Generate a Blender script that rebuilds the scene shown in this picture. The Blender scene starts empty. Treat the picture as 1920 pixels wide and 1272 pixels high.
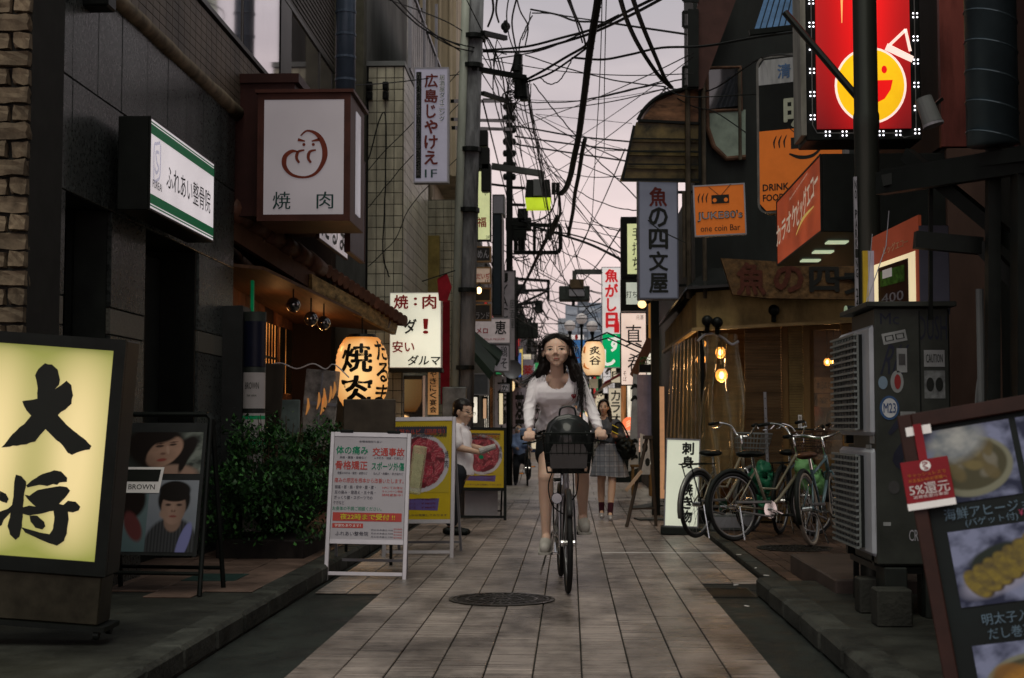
import bpy, bmesh, math, random
from mathutils import Vector, Matrix
from mathutils.geometry import tessellate_polygon
random.seed(11)
PI = math.pi
R = math.radians
scene = bpy.context.scene
COL = scene.collection
# ------------------------------------------------------------------ camera
FPX, W0, H0 = 2667.0, 1920.0, 1272.0
HC = 1.12
pitch = math.atan(164.0 / FPX)
yaw = math.atan(109.0 / FPX * math.cos(pitch))
RT = Vector((math.cos(yaw), math.sin(yaw), 0))
FW = Vector((-math.sin(yaw) * math.cos(pitch), math.cos(yaw) * math.cos(pitch), math.sin(pitch)))
UP = RT.cross(FW)
CAM = Vector((0, 0, HC))
cd = bpy.data.cameras.new('camera')
cam = bpy.data.objects.new('camera', cd)
COL.objects.link(cam)
mm = Matrix((RT, UP, -FW)).transposed().to_4x4()
mm.translation = CAM
cam.matrix_world = mm
cd.sensor_width = 36.0
cd.lens = 36.0 * FPX / W0
cd.clip_start = 0.1
cd.clip_end = 900
cd.dof.use_dof = True
cd.dof.focus_distance = 9.9
cd.dof.aperture_fstop = 4.5
scene.camera = cam
# ------------------------------------------------------------------ sky and light (dusk under thin cloud)
SUN_EL, SUN_AZ = R(62), R(190)          # soft bright part of the cloud, high behind the camera
world = bpy.data.worlds.new('World')
scene.world = world
world.use_nodes = True
nt = world.node_tree
nt.nodes.clear()
def N(t, **k):
 n = nt.nodes.new(t)
 for a, b in k.items():
  setattr(n, a, b)
 return n
out = N('ShaderNodeOutputWorld')
bg = N('ShaderNodeBackground')
sky = N('ShaderNodeTexSky')
sky.sky_type = 'NISHITA'
sky.sun_disc = False
sky.sun_elevation = SUN_EL
sky.sun_rotation = SUN_AZ
sky_s = N('ShaderNodeMix', data_type='RGBA', blend_type='MULTIPLY')
sky_s.inputs[0].default_value = 1
sky_s.inputs[7].default_value = (.05, .05, .05, 1)
tc = N('ShaderNodeTexCoord')
mp = N('ShaderNodeMapping')
mp.inputs['Scale'].default_value = (1.2, 1.2, 4.0)
no = N('ShaderNodeTexNoise')
no.inputs['Scale'].default_value = 2.3
no.inputs['Detail'].default_value = 5
no.inputs['Roughness'].default_value = .5
cr = N('ShaderNodeValToRGB')
cr.color_ramp.elements[0].position = .36
cr.color_ramp.elements[0].color = (.43, .365, .385, 1)
cr.color_ramp.elements[1].position = .62
cr.color_ramp.elements[1].color = (.665, .555, .562, 1)
sep = N('ShaderNodeSeparateXYZ')
gr = N('ShaderNodeValToRGB')                    # dusk sky: warm pink low, greyer lavender overhead
gr.color_ramp.elements[0].position = 0.0
gr.color_ramp.elements[0].color = (1.28, 1.13, 1.02, 1)
gr.color_ramp.elements[1].position = .32
gr.color_ramp.elements[1].color = (.72, .80, .80, 1)
e_ = gr.color_ramp.elements.new(1.0); e_.color = (.40, .54, .47, 1)
mu = N('ShaderNodeMix', data_type='RGBA', blend_type='MULTIPLY')
mu.inputs[0].default_value = 1
mx = N('ShaderNodeMix', data_type='RGBA')
mx.inputs[0].default_value = .9                 # cloud cover over the Nishita sky
L = nt.links.new
L(tc.outputs['Generated'], mp.inputs[0]); L(mp.outputs[0], no.inputs['Vector']); L(no.outputs['Fac'], cr.inputs[0])
L(tc.outputs['Generated'], sep.inputs[0]); L(sep.outputs[2], gr.inputs[0])
L(cr.outputs[0], mu.inputs[6]); L(gr.outputs[0], mu.inputs[7])
L(sky.outputs[0], sky_s.inputs[6])
L(sky_s.outputs[2], mx.inputs[6]); L(mu.outputs[2], mx.inputs[7])
L(mx.outputs[2], bg.inputs[0])
bg.inputs[1].default_value = 1.6
L(bg.outputs[0], out.inputs[0])
sd = bpy.data.lights.new('sun', 'SUN')
sd.energy = 1.5
sd.angle = R(40)
sd.color = (1, .95, .80)
so = bpy.data.objects.new('sun', sd)
COL.objects.link(so)
sdir = Vector((math.sin(SUN_AZ) * math.cos(SUN_EL), math.cos(SUN_AZ) * math.cos(SUN_EL), math.sin(SUN_EL)))
so.rotation_euler = sdir.to_track_quat('Z', 'Y').to_euler()
so.location = (0, 0, 30)
scene.view_settings.view_transform = 'Standard'
scene.view_settings.look = 'None'
scene.view_settings.exposure = 0
scene.view_settings.gamma = 1
scene.view_settings.use_curve_mapping = False
scene.render.engine = 'CYCLES'
scene.cycles.use_denoising = True
scene.cycles.max_bounces = 6
scene.cycles.diffuse_bounces = 3
scene.cycles.glossy_bounces = 3
scene.cycles.transparent_max_bounces = 12
scene.cycles.sample_clamp_indirect = 4
# ------------------------------------------------------------------ helpers: where a thing in the photograph stands
def ray(px, py):
 return (FW + RT * ((px - W0 / 2) / FPX) - UP * ((py - H0 / 2) / FPX))
def P(px, py, y):                  # point at street distance y
 d = ray(px, py); return CAM + d * (y / d.y)
def G(px, py, z=0.0):              # point on the ground at height z
 d = ray(px, py); return CAM + d * ((z - HC) / d.z)
def WX(px, py, X):                 # point on a street-side wall at X
 d = ray(px, py); return CAM + d * (X / d.x)
MATS = {}
def mat(name, col=(.2, .2, .2), rough=.6, metal=0.0, var=.25, scale=6.0, bump=.0, bscale=None, emit=None, estr=0.0,
  alpha=1.0, trans=0.0, stretch=(1, 1, 1), col2=None, rand=0.0, spec=.16, evar=0.0, rvar=0.0, coat=0.0, stain=0.0, ssc=(1.1,1.1,1.1)):
 if name in MATS: return MATS[name]
 m = bpy.data.materials.new(name); m.use_nodes = True
 t = m.node_tree; b = t.nodes['Principled BSDF']; l = t.links.new
 b.inputs['Roughness'].default_value = rough
 b.inputs['Metallic'].default_value = metal
 b.inputs['Specular IOR Level'].default_value = spec
 b.inputs['Alpha'].default_value = alpha
 b.inputs['Transmission Weight'].default_value = trans
 b.inputs['Coat Weight'].default_value = coat
 c = (*col, 1)
 tcn = t.nodes.new('ShaderNodeTexCoord'); mpn = t.nodes.new('ShaderNodeMapping')
 mpn.inputs['Scale'].default_value = stretch
 oi = t.nodes.new('ShaderNodeObjectInfo')
 ad = t.nodes.new('ShaderNodeVectorMath'); ad.operation = 'MULTIPLY_ADD'
 ad.inputs[1].default_value = (37.0, 21.0, 13.0)
 l(oi.outputs['Random'], ad.inputs[0]); l(tcn.outputs['Object'], ad.inputs[2])
 l(ad.outputs[0], mpn.inputs[0])
 n1 = t.nodes.new('ShaderNodeTexNoise'); n1.inputs['Scale'].default_value = scale
 n1.inputs['Detail'].default_value = 6; n1.inputs['Roughness'].default_value = .62
 l(mpn.outputs[0], n1.inputs['Vector'])
 rp = t.nodes.new('ShaderNodeValToRGB')
 c2 = col2 if col2 else tuple(x * (1 - var) for x in col)
 rp.color_ramp.elements[0].position = .32; rp.color_ramp.elements[0].color = (*c2, 1)
 rp.color_ramp.elements[1].position = .68; rp.color_ramp.elements[1].color = (*(min(1, x * (1 + var * .5)) for x in col), 1)
 l(n1.outputs['Fac'], rp.inputs[0])
 csrc = rp.outputs[0]
 if rand:
  mr = t.nodes.new('ShaderNodeMapRange'); mr.inputs[3].default_value = 1 - rand; mr.inputs[4].default_value = 1 + rand
  l(oi.outputs['Random'], mr.inputs[0])
  mxx = t.nodes.new('ShaderNodeVectorMath'); mxx.operation = 'SCALE'
  l(csrc, mxx.inputs[0]); l(mr.outputs[0], mxx.inputs['Scale']); csrc = mxx.outputs[0]
 if stain:                       # dirt and wear that runs on from piece to piece
  ge = t.nodes.new('ShaderNodeNewGeometry'); mp2 = t.nodes.new('ShaderNodeMapping'); mp2.inputs['Scale'].default_value = ssc
  n4 = t.nodes.new('ShaderNodeTexNoise'); n4.inputs['Scale'].default_value = 1.0; n4.inputs['Detail'].default_value = 9; n4.inputs['Roughness'].default_value = .68
  l(ge.outputs['Position'], mp2.inputs[0]); l(mp2.outputs[0], n4.inputs['Vector'])
  mr = t.nodes.new('ShaderNodeMapRange'); mr.inputs[1].default_value = .36; mr.inputs[2].default_value = .60; mr.inputs[3].default_value = 1-stain; mr.inputs[4].default_value = 1.12
  l(n4.outputs['Fac'], mr.inputs[0]); mx2 = t.nodes.new('ShaderNodeVectorMath'); mx2.operation = 'SCALE'
  l(csrc, mx2.inputs[0]); l(mr.outputs[0], mx2.inputs['Scale']); csrc = mx2.outputs[0]
 l(csrc, b.inputs['Base Color'])
 if rvar:
  mr = t.nodes.new('ShaderNodeMapRange'); mr.inputs[3].default_value = max(.02, rough - rvar); mr.inputs[4].default_value = min(1, rough + rvar)
  mr.inputs[1].default_value = .3; mr.inputs[2].default_value = .7
  l(n1.outputs['Fac'], mr.inputs[0]); l(mr.outputs[0], b.inputs['Roughness'])
 if bump:
  n2 = t.nodes.new('ShaderNodeTexNoise'); n2.inputs['Scale'].default_value = bscale or scale * 6
  n2.inputs['Detail'].default_value = 4
  l(mpn.outputs[0], n2.inputs['Vector'])
  bp = t.nodes.new('ShaderNodeBump'); bp.inputs['Strength'].default_value = bump; bp.inputs['Distance'].default_value = .01
  l(n2.outputs['Fac'], bp.inputs['Height']); l(bp.outputs[0], b.inputs['Normal'])
 if emit:
  b.inputs['Emission Color'].default_value = (*emit, 1)
  b.inputs['Emission Strength'].default_value = estr
  if evar:
   n3 = t.nodes.new('ShaderNodeTexNoise'); n3.inputs['Scale'].default_value = 2.2; n3.inputs['Detail'].default_value = 1
   mq = t.nodes.new('ShaderNodeMapRange'); mq.inputs[1].default_value = .3; mq.inputs[2].default_value = .7
   mq.inputs[3].default_value = estr * (1 - evar); mq.inputs[4].default_value = estr * (1 + evar)
   l(mpn.outputs[0], n3.inputs['Vector']); l(n3.outputs['Fac'], mq.inputs[0]); l(mq.outputs[0], b.inputs['Emission Strength'])
 MATS[name] = m
 return m
def backlit(name, bright, dim, strength, tubes=2, w=1.0, x0=0.0, z0=0.0, h=1.0):
 """face of a light box: lit from inside by upright tubes, so brighter over the tubes, dimmer at the rim"""
 m = bpy.data.materials.new(name); m.use_nodes = True
 t = m.node_tree; b = t.nodes['Principled BSDF']; l = t.links.new
 b.inputs['Roughness'].default_value = .35
 b.inputs['Base Color'].default_value = (*[min(.8, x) for x in dim], 1)
 tcn = t.nodes.new('ShaderNodeTexCoord'); sp = t.nodes.new('ShaderNodeSeparateXYZ'); l(tcn.outputs['Object'], sp.inputs[0])
 def math_(op, a, bb=None):
  q = t.nodes.new('ShaderNodeMath'); q.operation = op
  for i, v in enumerate((a, bb)):
   if v is None: continue
   if isinstance(v, (int, float)): q.inputs[i].default_value = v
   else: l(v, q.inputs[i])
  return q.outputs[0]
 u = math_('DIVIDE', math_('SUBTRACT', sp.outputs[0], x0), w)       # 0..1 across
 v = math_('DIVIDE', math_('SUBTRACT', sp.outputs[2], z0), h)
 cu = math_('COSINE', math_('MULTIPLY', u, 2 * PI * tubes))         # dark between tubes
 cu = math_('SUBTRACT', .72, math_('MULTIPLY', cu, .22))
 ev = math_('MULTIPLY', math_('MULTIPLY', v, math_('SUBTRACT', 1, v)), 4)
 ev = math_('POWER', math_('MAXIMUM', ev, .001), .45)
 f = math_('MULTIPLY', cu, ev)
 rp = t.nodes.new('ShaderNodeValToRGB')
 rp.color_ramp.elements[0].position = .25; rp.color_ramp.elements[0].color = (*dim, 1)
 rp.color_ramp.elements[1].position = .9; rp.color_ramp.elements[1].color = (*bright, 1)
 l(f, rp.inputs[0]); l(rp.outputs[0], b.inputs['Emission Color'])
 b.inputs['Emission Strength'].default_value = strength
 MATS[name] = m
 return m
RM = {}           # world matrix of every thing's Empty
class MB:
 def __init__(s, T=None): s.v = []; s.f = []; s.fm = []; s.m = 0; s.T = T; s.uvp = None
 def add(s, vs, fs):
  n = len(s.v)
  for p in vs:
   p = Vector(p)
   if s.T: p = s.T @ p
   s.v.append(p)
  for f in fs: s.f.append([n + i for i in f]); s.fm.append(s.m)
  return s
 def box(s, x0, x1, y0, y1, z0, z1, bev=0):
  if bev:
   bev = min(bev, abs(x1-x0)*.45, abs(y1-y0)*.45, abs(z1-z0)*.45)
   bm = bmesh.new(); bmesh.ops.create_cube(bm, size=1)
   for v in bm.verts: v.co = Vector(((x0+x1)/2+v.co.x*abs(x1-x0), (y0+y1)/2+v.co.y*abs(y1-y0), (z0+z1)/2+v.co.z*abs(z1-z0)))
   bmesh.ops.bevel(bm, geom=bm.edges[:], offset=bev, segments=1, affect='EDGES')
   bm.verts.index_update()
   s.add([v.co.copy() for v in bm.verts], [[v.index for v in f.verts] for f in bm.faces]); bm.free(); return s
  x0, x1 = sorted((x0, x1)); y0, y1 = sorted((y0, y1)); z0, z1 = sorted((z0, z1))
  return s.add([(x0,y0,z0),(x1,y0,z0),(x1,y1,z0),(x0,y1,z0),(x0,y0,z1),(x1,y0,z1),(x1,y1,z1),(x0,y1,z1)],
                     [(0,3,2,1),(4,5,6,7),(0,1,5,4),(1,2,6,5),(2,3,7,6),(3,0,4,7)])
 def tube(s, pts, r, n=8, caps=True, closed=False):
  pts = [Vector(p) for p in pts]
  rs = r if isinstance(r, (list, tuple)) else [r] * len(pts)
  vs, fs = [], []
  ref = None
  for i, p in enumerate(pts):
   if closed: t = pts[(i+1) % len(pts)] - pts[i-1]
   else: t = pts[min(i+1, len(pts)-1)] - pts[max(i-1, 0)]
   if t.length < 1e-9: t = Vector((0,0,1))
   t.normalize()
   if ref is None:
    ref = Vector((0,0,1)) if abs(t.z) < .9 else Vector((1,0,0))
   a = ref - t * ref.dot(t)
   if a.length < 1e-4: a = Vector((0,1,0)) - t * t.y
   a.normalize(); b = t.cross(a); ref = a
   for k in range(n):
    an = 2*PI*k/n
    vs.append(p + (a*math.cos(an) + b*math.sin(an)) * rs[i])
  m = len(pts)
  for i in range(m if closed else m-1):
   j = (i+1) % m
   for k in range(n): fs.append((i*n+k, i*n+(k+1)%n, j*n+(k+1)%n, j*n+k))
  if caps and not closed:
   fs.append(tuple(range(n))[::-1]); fs.append(tuple((m-1)*n+k for k in range(n)))
  return s.add(vs, fs)
 def bar(s, a, b, w, h=None):
  """square bar"""
  h = h or w
  a = Vector(a); b = Vector(b); t = (b-a).normalized()
  ref = Vector((0,0,1)) if abs(t.z) < .95 else Vector((0,1,0))
  u = t.cross(ref).normalized(); v = u.cross(t)
  vs = [p + u*w/2*i + v*h/2*j for p in (a, b) for i, j in ((-1,-1),(1,-1),(1,1),(-1,1))]
  return s.add(vs, [(0,1,2,3),(7,6,5,4),(0,4,5,1),(1,5,6,2),(2,6,7,3),(3,7,4,0)])
 def lathe(s, c, prof, n=20, axis='z'):
  c = Vector(c); vs, fs = [], []
  for (r, z) in prof:
   for k in range(n):
    a = 2*PI*k/n
    q = Vector((r*math.cos(a), r*math.sin(a), z))
    if axis == 'y': q = Vector((q.x, q.z, q.y))
    if axis == 'x': q = Vector((q.z, q.x, q.y))
    vs.append(c + q)
  for i in range(len(prof)-1):
   for k in range(n): fs.append((i*n+k, i*n+(k+1)%n, (i+1)*n+(k+1)%n, (i+1)*n+k))
  return s.add(vs, fs)
 def ell(s, c, rx, ry, rz, n=12, m=8, rot=None):
  c = Vector(c); vs, fs = [], []
  for i in range(m+1):
   th = PI*i/m
   for k in range(n):
    a = 2*PI*k/n
    q = Vector((rx*math.sin(th)*math.cos(a), ry*math.sin(th)*math.sin(a), rz*math.cos(th)))
    if rot: q = rot @ q
    vs.append(c+q)
  for i in range(m):
   for k in range(n): fs.append((i*n+k, (i+1)*n+k, (i+1)*n+(k+1)%n, i*n+(k+1)%n))
  return s.add(vs, fs)
 def quad(s, a, b, c, d): return s.add([a,b,c,d], [(0,1,2,3)])
 def poly(s, pts2, y=0.0):
  """flat outline in the local xz plane"""
  tri = tessellate_polygon([[Vector((p[0], p[1], 0)) for p in pts2]])
  return s.add([(p[0], y, p[1]) for p in pts2], [tuple(t) for t in tri])
 def prism(s, pts, ext):
  """closed solid: polygon pts (3d, in order) pushed along vector ext"""
  pts = [Vector(p) for p in pts]; n = len(pts); e = Vector(ext)
  nor = (pts[1]-pts[0]).cross(pts[2]-pts[0])
  ax = max(range(3), key=lambda i: abs(nor[i])); keep = [i for i in range(3) if i != ax]
  tri = [tuple(t) for t in tessellate_polygon([[Vector((p[keep[0]], p[keep[1]], 0)) for p in pts]])]
  fs = tri + [tuple(i+n for i in t[::-1]) for t in tri] + [(i, (i+1)%n, (i+1)%n+n, i+n) for i in range(n)]
  return s.add(pts + [p+e for p in pts], fs)
 def disc(s, cx, cz, rx, rz, y=0.0, n=24, a0=0, a1=2*PI):
  full = abs(a1-a0) > 6.2
  k = n if full else n+1
  pts = [(cx+rx*math.cos(a0+(a1-a0)*i/n), y, cz+rz*math.sin(a0+(a1-a0)*i/n)) for i in range(k)]
  return s.add(pts, [tuple(range(k))])
 def stroke(s, pts, ws, y=0.0, sub=4):
  pts = catmull([Vector((p[0], 0, p[1])) for p in pts], sub)
  n = len(pts); wl = ws if isinstance(ws, (list, tuple)) else [ws, ws]
  vs = []
  for i, p in enumerate(pts):
   t = pts[min(i+1, n-1)] - pts[max(i-1, 0)]
   t.normalize(); nn = Vector((-t.z, 0, t.x))
   f = i/(n-1)*(len(wl)-1); a = int(min(f, len(wl)-2)); w = wl[a]+(wl[a+1]-wl[a])*(f-a)
   vs += [Vector((p.x, y, p.z))+nn*w/2, Vector((p.x, y, p.z))-nn*w/2]
  return s.add(vs, [(2*i, 2*i+2, 2*i+3, 2*i+1) for i in range(n-1)])
 def mesh(s, name, mats, smooth=False):
  me = bpy.data.meshes.new(name)
  me.from_pydata([tuple(v) for v in s.v], [], s.f)
  for m in (mats if isinstance(mats, (list, tuple)) else [mats]): me.materials.append(m)
  if len(me.materials) > 1: me.polygons.foreach_set('material_index', s.fm)
  if smooth: me.polygons.foreach_set('use_smooth', [True]*len(me.polygons))
  me.update()
  return me
 def build(s, name, mats, parent=None, world=False, smooth=False, label=None):
  if world and parent is not None:
   iv = RM[parent.name].inverted()
   s.v = [iv @ v for v in s.v]
  elif world is False and parent is None: pass
  return inst(name, s.mesh(name, mats, smooth), parent, label=label)
def inst(name, me, parent=None, loc=(0,0,0), rot=(0,0,0), scale=None, label=None):
 o = bpy.data.objects.new(name, me); COL.objects.link(o)
 o.parent = parent; o.location = loc; o.rotation_euler = rot
 if scale: o.scale = scale
 if label: o['label'] = label
 RM[o.name] = (RM[parent.name] if parent else Matrix.Identity(4)) @ Matrix.LocRotScale(Vector(loc), Vector(rot) and __import__('mathutils').Euler(rot), None)
 return o
def thing(name, label, cat, loc=(0,0,0), rot=(0,0,0), group=None):
 o = bpy.data.objects.new(name, None); COL.objects.link(o)
 o.empty_display_size = .1
 if isinstance(rot, (int, float)): rot = (0, 0, rot)
 o.location = loc; o.rotation_euler = rot
 o['label'] = label; o['category'] = cat
 if group: o['group'] = group
 from mathutils import Euler
 RM[o.name] = Matrix.LocRotScale(Vector(loc), Euler(rot), None)
 return o
def tag(o, label, cat, group=None, kind=None):
 o['label'] = label; o['category'] = cat
 if group: o['group'] = group
 if kind: o['kind'] = kind
 return o
def struct(o):
 o['kind'] = 'structure'; return o
def catmull(pts, sub=6):
 pts = [Vector(p) for p in pts]
 if len(pts) < 3:
  return [pts[0].lerp(pts[-1], i/sub) for i in range(sub+1)]
 out = []
 for i in range(len(pts)-1):
  p0 = pts[max(i-1, 0)]; p1 = pts[i]; p2 = pts[i+1]; p3 = pts[min(i+2, len(pts)-1)]
  for k in range(sub):
   t = k/sub
   out.append(.5*((2*p1)+(p2-p0)*t+(2*p0-5*p1+4*p2-p3)*t*t+(3*p1-p0-3*p2+p3)*t*t*t))
 out.append(pts[-1]); return out
def copy_tree(o, parent=None):
 c = o.copy(); COL.objects.link(c); c.parent = parent
 if parent is None: RM[c.name] = RM.get(o.name)
 for ch in list(o.children): copy_tree(ch, c)
 return c
# ------------------------------------------------------------------ lettering
GL = {}
WK = bpy.data.scenes.new('workshop')          # scratch scene, removed at the end
def glyph(s, bold=0.0):
 k = (s, bold)
 if k in GL: return GL[k]
 cu = bpy.data.curves.new('t', 'FONT'); cu.body = s; cu.size = 1; cu.resolution_u = 2
 o = bpy.data.objects.new('t', cu); WK.collection.objects.link(o)
 WK.view_layers[0].update()
 me = o.to_mesh()
 vs = [(v.co.x, v.co.y) for v in me.vertices]; fs = [tuple(p.vertices) for p in me.polygons]
 o.to_mesh_clear(); bpy.data.objects.remove(o); bpy.data.curves.remove(cu)
 if vs:
  x0 = min(v[0] for v in vs); x1 = max(v[0] for v in vs); y0 = min(v[1] for v in vs); y1 = max(v[1] for v in vs)
 else: x0 = y0 = 0; x1 = y1 = 1
 GL[k] = (vs, fs, x0, x1, y0, y1)
 return GL[k]
def put_text(mb, s, cx, cz, w=None, h=None, bold=.0, y=-.003, slant=0, rot=0):
 """lettering centred at cx, cz of a face in the local xz plane, fitted to w x h"""
 vs, fs, x0, x1, y0, y1 = glyph(s, 0.0)
 gw, gh = max(x1-x0, 1e-3), max(y1-y0, 1e-3)
 if w is None: w = gw*h/gh
 if h is None: h = gh*w/gw
 c, sn = math.cos(rot), math.sin(rot)
 k = bold*.62
 offs = [(0,0)] if bold <= .004 else ([(-k*.6,0),(k*.6,0)] if bold <= .025 else [(-k,0),(k,0),(0,k),(0,-k),(k*.7,k*.7),(-k*.7,-k*.7),(k*.7,-k*.7),(-k*.7,k*.7)])
 for i, (ox, oz) in enumerate(offs):
  q = []
  for v in vs:
   a = ((v[0]+ox-x0)/gw-.5)*w; b = ((v[1]+oz-y0)/gh-.5)*h
   a += slant*b
   q.append((cx+a*c-b*sn, y-i*.00012, cz+a*sn+b*c))
  mb.add(q, fs)
def put_col(mb, s, cx, ztop, zbot, w, bold=.0, y=-.003, fill=.86):
 """one upright column of characters"""
 n = len(s); st = (ztop-zbot)/n
 for i, ch in enumerate(s):
  if ch == ' ': continue
  zc = ztop-st*(i+.5)
  if ch in '・.': put_text(mb, ch, cx, zc, w*.2, w*.2, bold, y)
  elif ch == 'ー': put_text(mb, 'l', cx, zc, w*.14, st*fill*.8, bold, y)
  else: put_text(mb, ch, cx, zc, w*(.7 if ch in 'しじいりノ' else 1), st*fill, bold, y)
def paint(parent, x0, x1, z0, z1, y, nx, nz, fn, nm='print', place=None):
 """printed photograph on a flat sheet: a fine grid with one colour per corner"""
 vs = []; cs = []
 for j in range(nz+1):
  for i in range(nx+1):
   u, v = i/nx, j/nz; p = (x0+(x1-x0)*u, y, z0+(z1-z0)*v); vs.append(p); c = fn(u, v); cs.append((c[0], c[1], c[2], 1))
 fs = [(j*(nx+1)+i, j*(nx+1)+i+1, (j+1)*(nx+1)+i+1, (j+1)*(nx+1)+i) for j in range(nz) for i in range(nx)]
 me = bpy.data.meshes.new(nm); me.from_pydata(vs, [], fs); at = me.color_attributes.new('print', 'FLOAT_COLOR', 'POINT')
 at.data.foreach_set('color', [k for c in cs for k in c])
 if 'print_photo' not in MATS:
  m = bpy.data.materials.new('print_photo'); m.use_nodes = True; b = m.node_tree.nodes['Principled BSDF']; b.inputs['Roughness'].default_value = .35; b.inputs['Specular IOR Level'].default_value = .25
  a = m.node_tree.nodes.new('ShaderNodeVertexColor'); a.layer_name = 'print'; m.node_tree.links.new(a.outputs[0], b.inputs['Base Color']); MATS['print_photo'] = m
 me.materials.append(MATS['print_photo']); return inst(nm, me, parent)
from mathutils import noise as NZ
def nz(u, v, s, k=0): return NZ.fractal(Vector((u*s, v*s, k)), 1.0, 2.0, 4)
def sb(u, v, cx, cz, rx, rz, rot=0, soft=.25):
 """soft blob coverage 0..1"""
 a, b = u-cx, v-cz; c, s = math.cos(rot), math.sin(rot); p = (a*c+b*s)/rx; q = (-a*s+b*c)/rz; d = math.hypot(p, q)
 return max(0, min(1, (1-d)/soft+.5))
def mixc(a, b, f): return tuple(a[i]*(1-f)+b[i]*f for i in range(3))
# ------------------------------------------------------------------ sign box: local x right, z up, face at y=0 turned to -y
def sign_box(label, p0, p1, d, depth=.12, frame=.02, fmat=None, face=None, roll=0, rz=0, cat='sign', name='shop_sign', group=None, bevel=0.004):
 """upright light box from photograph corners p0 (top left) and p1 (bottom right) at distance d. returns thing, w, h"""
 a = P(p0[0], p0[1], d); b = P(p1[0], p1[1], d)
 w = b.x-a.x; h = a.z-b.z
 t = thing(name, label, cat, ((a.x+b.x)/2, d, b.z), (0, roll, rz), group)
 make_box(t, w, h, depth, frame, fmat, face, bevel)
 return t, w, h
def make_box(t, w, h, depth, frame, fmat, face, bevel=.004):
 mb = MB(); e = .006
 mb.box(-w/2, w/2, e, depth, 0, h, bevel); mb.build('cabinet', fmat, t)
 fb = MB()
 fb.box(-w/2, -w/2+frame, -e, e-.001, 0, h); fb.box(w/2-frame, w/2, -e, e-.001, 0, h)
 fb.box(-w/2+frame, w/2-frame, -e, e-.001, 0, frame); fb.box(-w/2+frame, w/2-frame, -e, e-.001, h-frame, h)
 fb.build('frame', fmat, t)
 pb = MB(); pb.box(-w/2+frame, w/2-frame, .0, e-.002, frame, h-frame); pb.build('face_panel', face, t)
def wall_sign(label, n, f, zt, zb, X, depth, side, frame, fmat, face, cat='sign', name='shop_sign'):
 """box whose face is parallel to the street: near photo x n, far photo x f. side=-1: on the left wall, faces +X"""
 yn = WX(n, 800-(((zt+zb)/2)-HC)/abs(X)*abs(n-1069), X).y; yf = WX(f, 800-(((zt+zb)/2)-HC)/abs(X)*abs(f-1069), X).y
 w = abs(yf-yn); yc = (yn+yf)/2
 t = thing(name, label, cat, (X, yc, zb), (0, 0, R(90) if side < 0 else R(-90)))
 make_box(t, w, zt-zb, depth, frame, fmat, face)
 return t, w, zt-zb
# ================================================================== materials of the place
BLK = mat('black_steel', (.007,.009,.008), .45, .3, var=.4)
DARK = mat('dark_paint', (.013,.016,.014), .55, var=.4)
ASPH = mat('asphalt', (.020,.024,.021), .62, var=.35, scale=5, bump=.5, bscale=120, rvar=.2, stain=.5, ssc=(2,1,1))
JOINT = mat('joint_dirt', (.02,.02,.018), .9)
PLANKM = mat('paving_plank', (.27,.226,.204), .33, var=.55, scale=3.2, bump=.5, bscale=14, stretch=(.5,12,1), rand=.2, rvar=.2, stain=.7, ssc=(1.9,1.0,1))
PAV2 = mat('paving_far', (.36,.315,.29), .42, var=.3, scale=1.4, bump=.2, bscale=8, rand=.1, rvar=.15, stain=.45, ssc=(1.5,.6,1))
LTILE = mat('pink_tile', (.13,.085,.068), .55, var=.35, scale=4, bump=.3, rand=.2, stain=.5, ssc=(2,2,2))
KERBM = mat('kerb_stone', (.042,.044,.038), .7, var=.4, scale=7, bump=.6, bscale=60, rand=.15, stain=.6, ssc=(3,3,3))
CONC = mat('dark_concrete', (.030,.031,.026), .7, var=.45, scale=3, bump=.5, bscale=50, rvar=.15, stain=.5, ssc=(2,2,2))
RBRICK = mat('paver_brick', (.075,.045,.033), .6, var=.35, scale=8, bump=.3, rand=.3, stain=.55, ssc=(2,2,2))
GRAN = mat('granite', (.052,.060,.058), .30, var=.8, scale=38, bump=.04, rand=.13, rvar=.1, stain=.55, ssc=(1.2,1.8,.45))
GRANL = mat('granite_light', (.095,.095,.082), .4, var=.5, scale=80, rand=.1)
BBRICK = mat('beige_brick', (.13,.10,.066), .8, var=.35, scale=9, bump=.8, bscale=20, rand=.25, stain=.5, ssc=(5,5,3))
CREAM = mat('cream_tile', (.36,.345,.265), .35, var=.15, scale=3, rand=.1, stain=.4, ssc=(4,4,.7))
GROUT = mat('grout', (.07,.068,.058), .8)
BTILE = mat('beige_tile', (.12,.092,.068), .5, var=.2, scale=4, rand=.12, stain=.5, ssc=(2,2,.6))
MAROON = mat('maroon_paint', (.032,.010,.008), .5, var=.35, scale=3)
BROWNW = mat('brown_wood', (.13,.055,.028), .55, var=.5, scale=3, stretch=(1,1,.15), rand=.25)
OLDWOOD = mat('weathered_wood_lit', (.50,.35,.15), .6, var=.75, scale=7, stretch=(1,1,3))  # base colour brightened to carry lantern light on the gutter board
RTILE = mat('roof_tile', (.09,.038,.024), .5, var=.45, scale=8, rand=.25, bump=.2)
BEIGEW = mat('beige_render', (.40,.34,.235), .7, var=.25, scale=1.2, stretch=(1,1,.3), stain=.4, ssc=(3,3,.3))
GREYW = mat('grey_render', (.09,.092,.085), .75, var=.3, scale=1.5, stretch=(1,1,.3), stain=.5, ssc=(2,1,.4))
DGREYW = mat('dark_grey_cladding', (.013,.016,.015), .6, var=.4, scale=1.6, stretch=(1,1,.4), stain=.5, ssc=(2,2,.5))
BROWNB = mat('brown_cladding', (.025,.015,.011), .6, var=.5, scale=2, stretch=(1,1,.3))
REDM = mat('red_metal', (.16,.045,.036), .38, .2, var=.45, scale=2.4, stretch=(1,1,.35), stain=.6, ssc=(5,5,.6))
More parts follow.
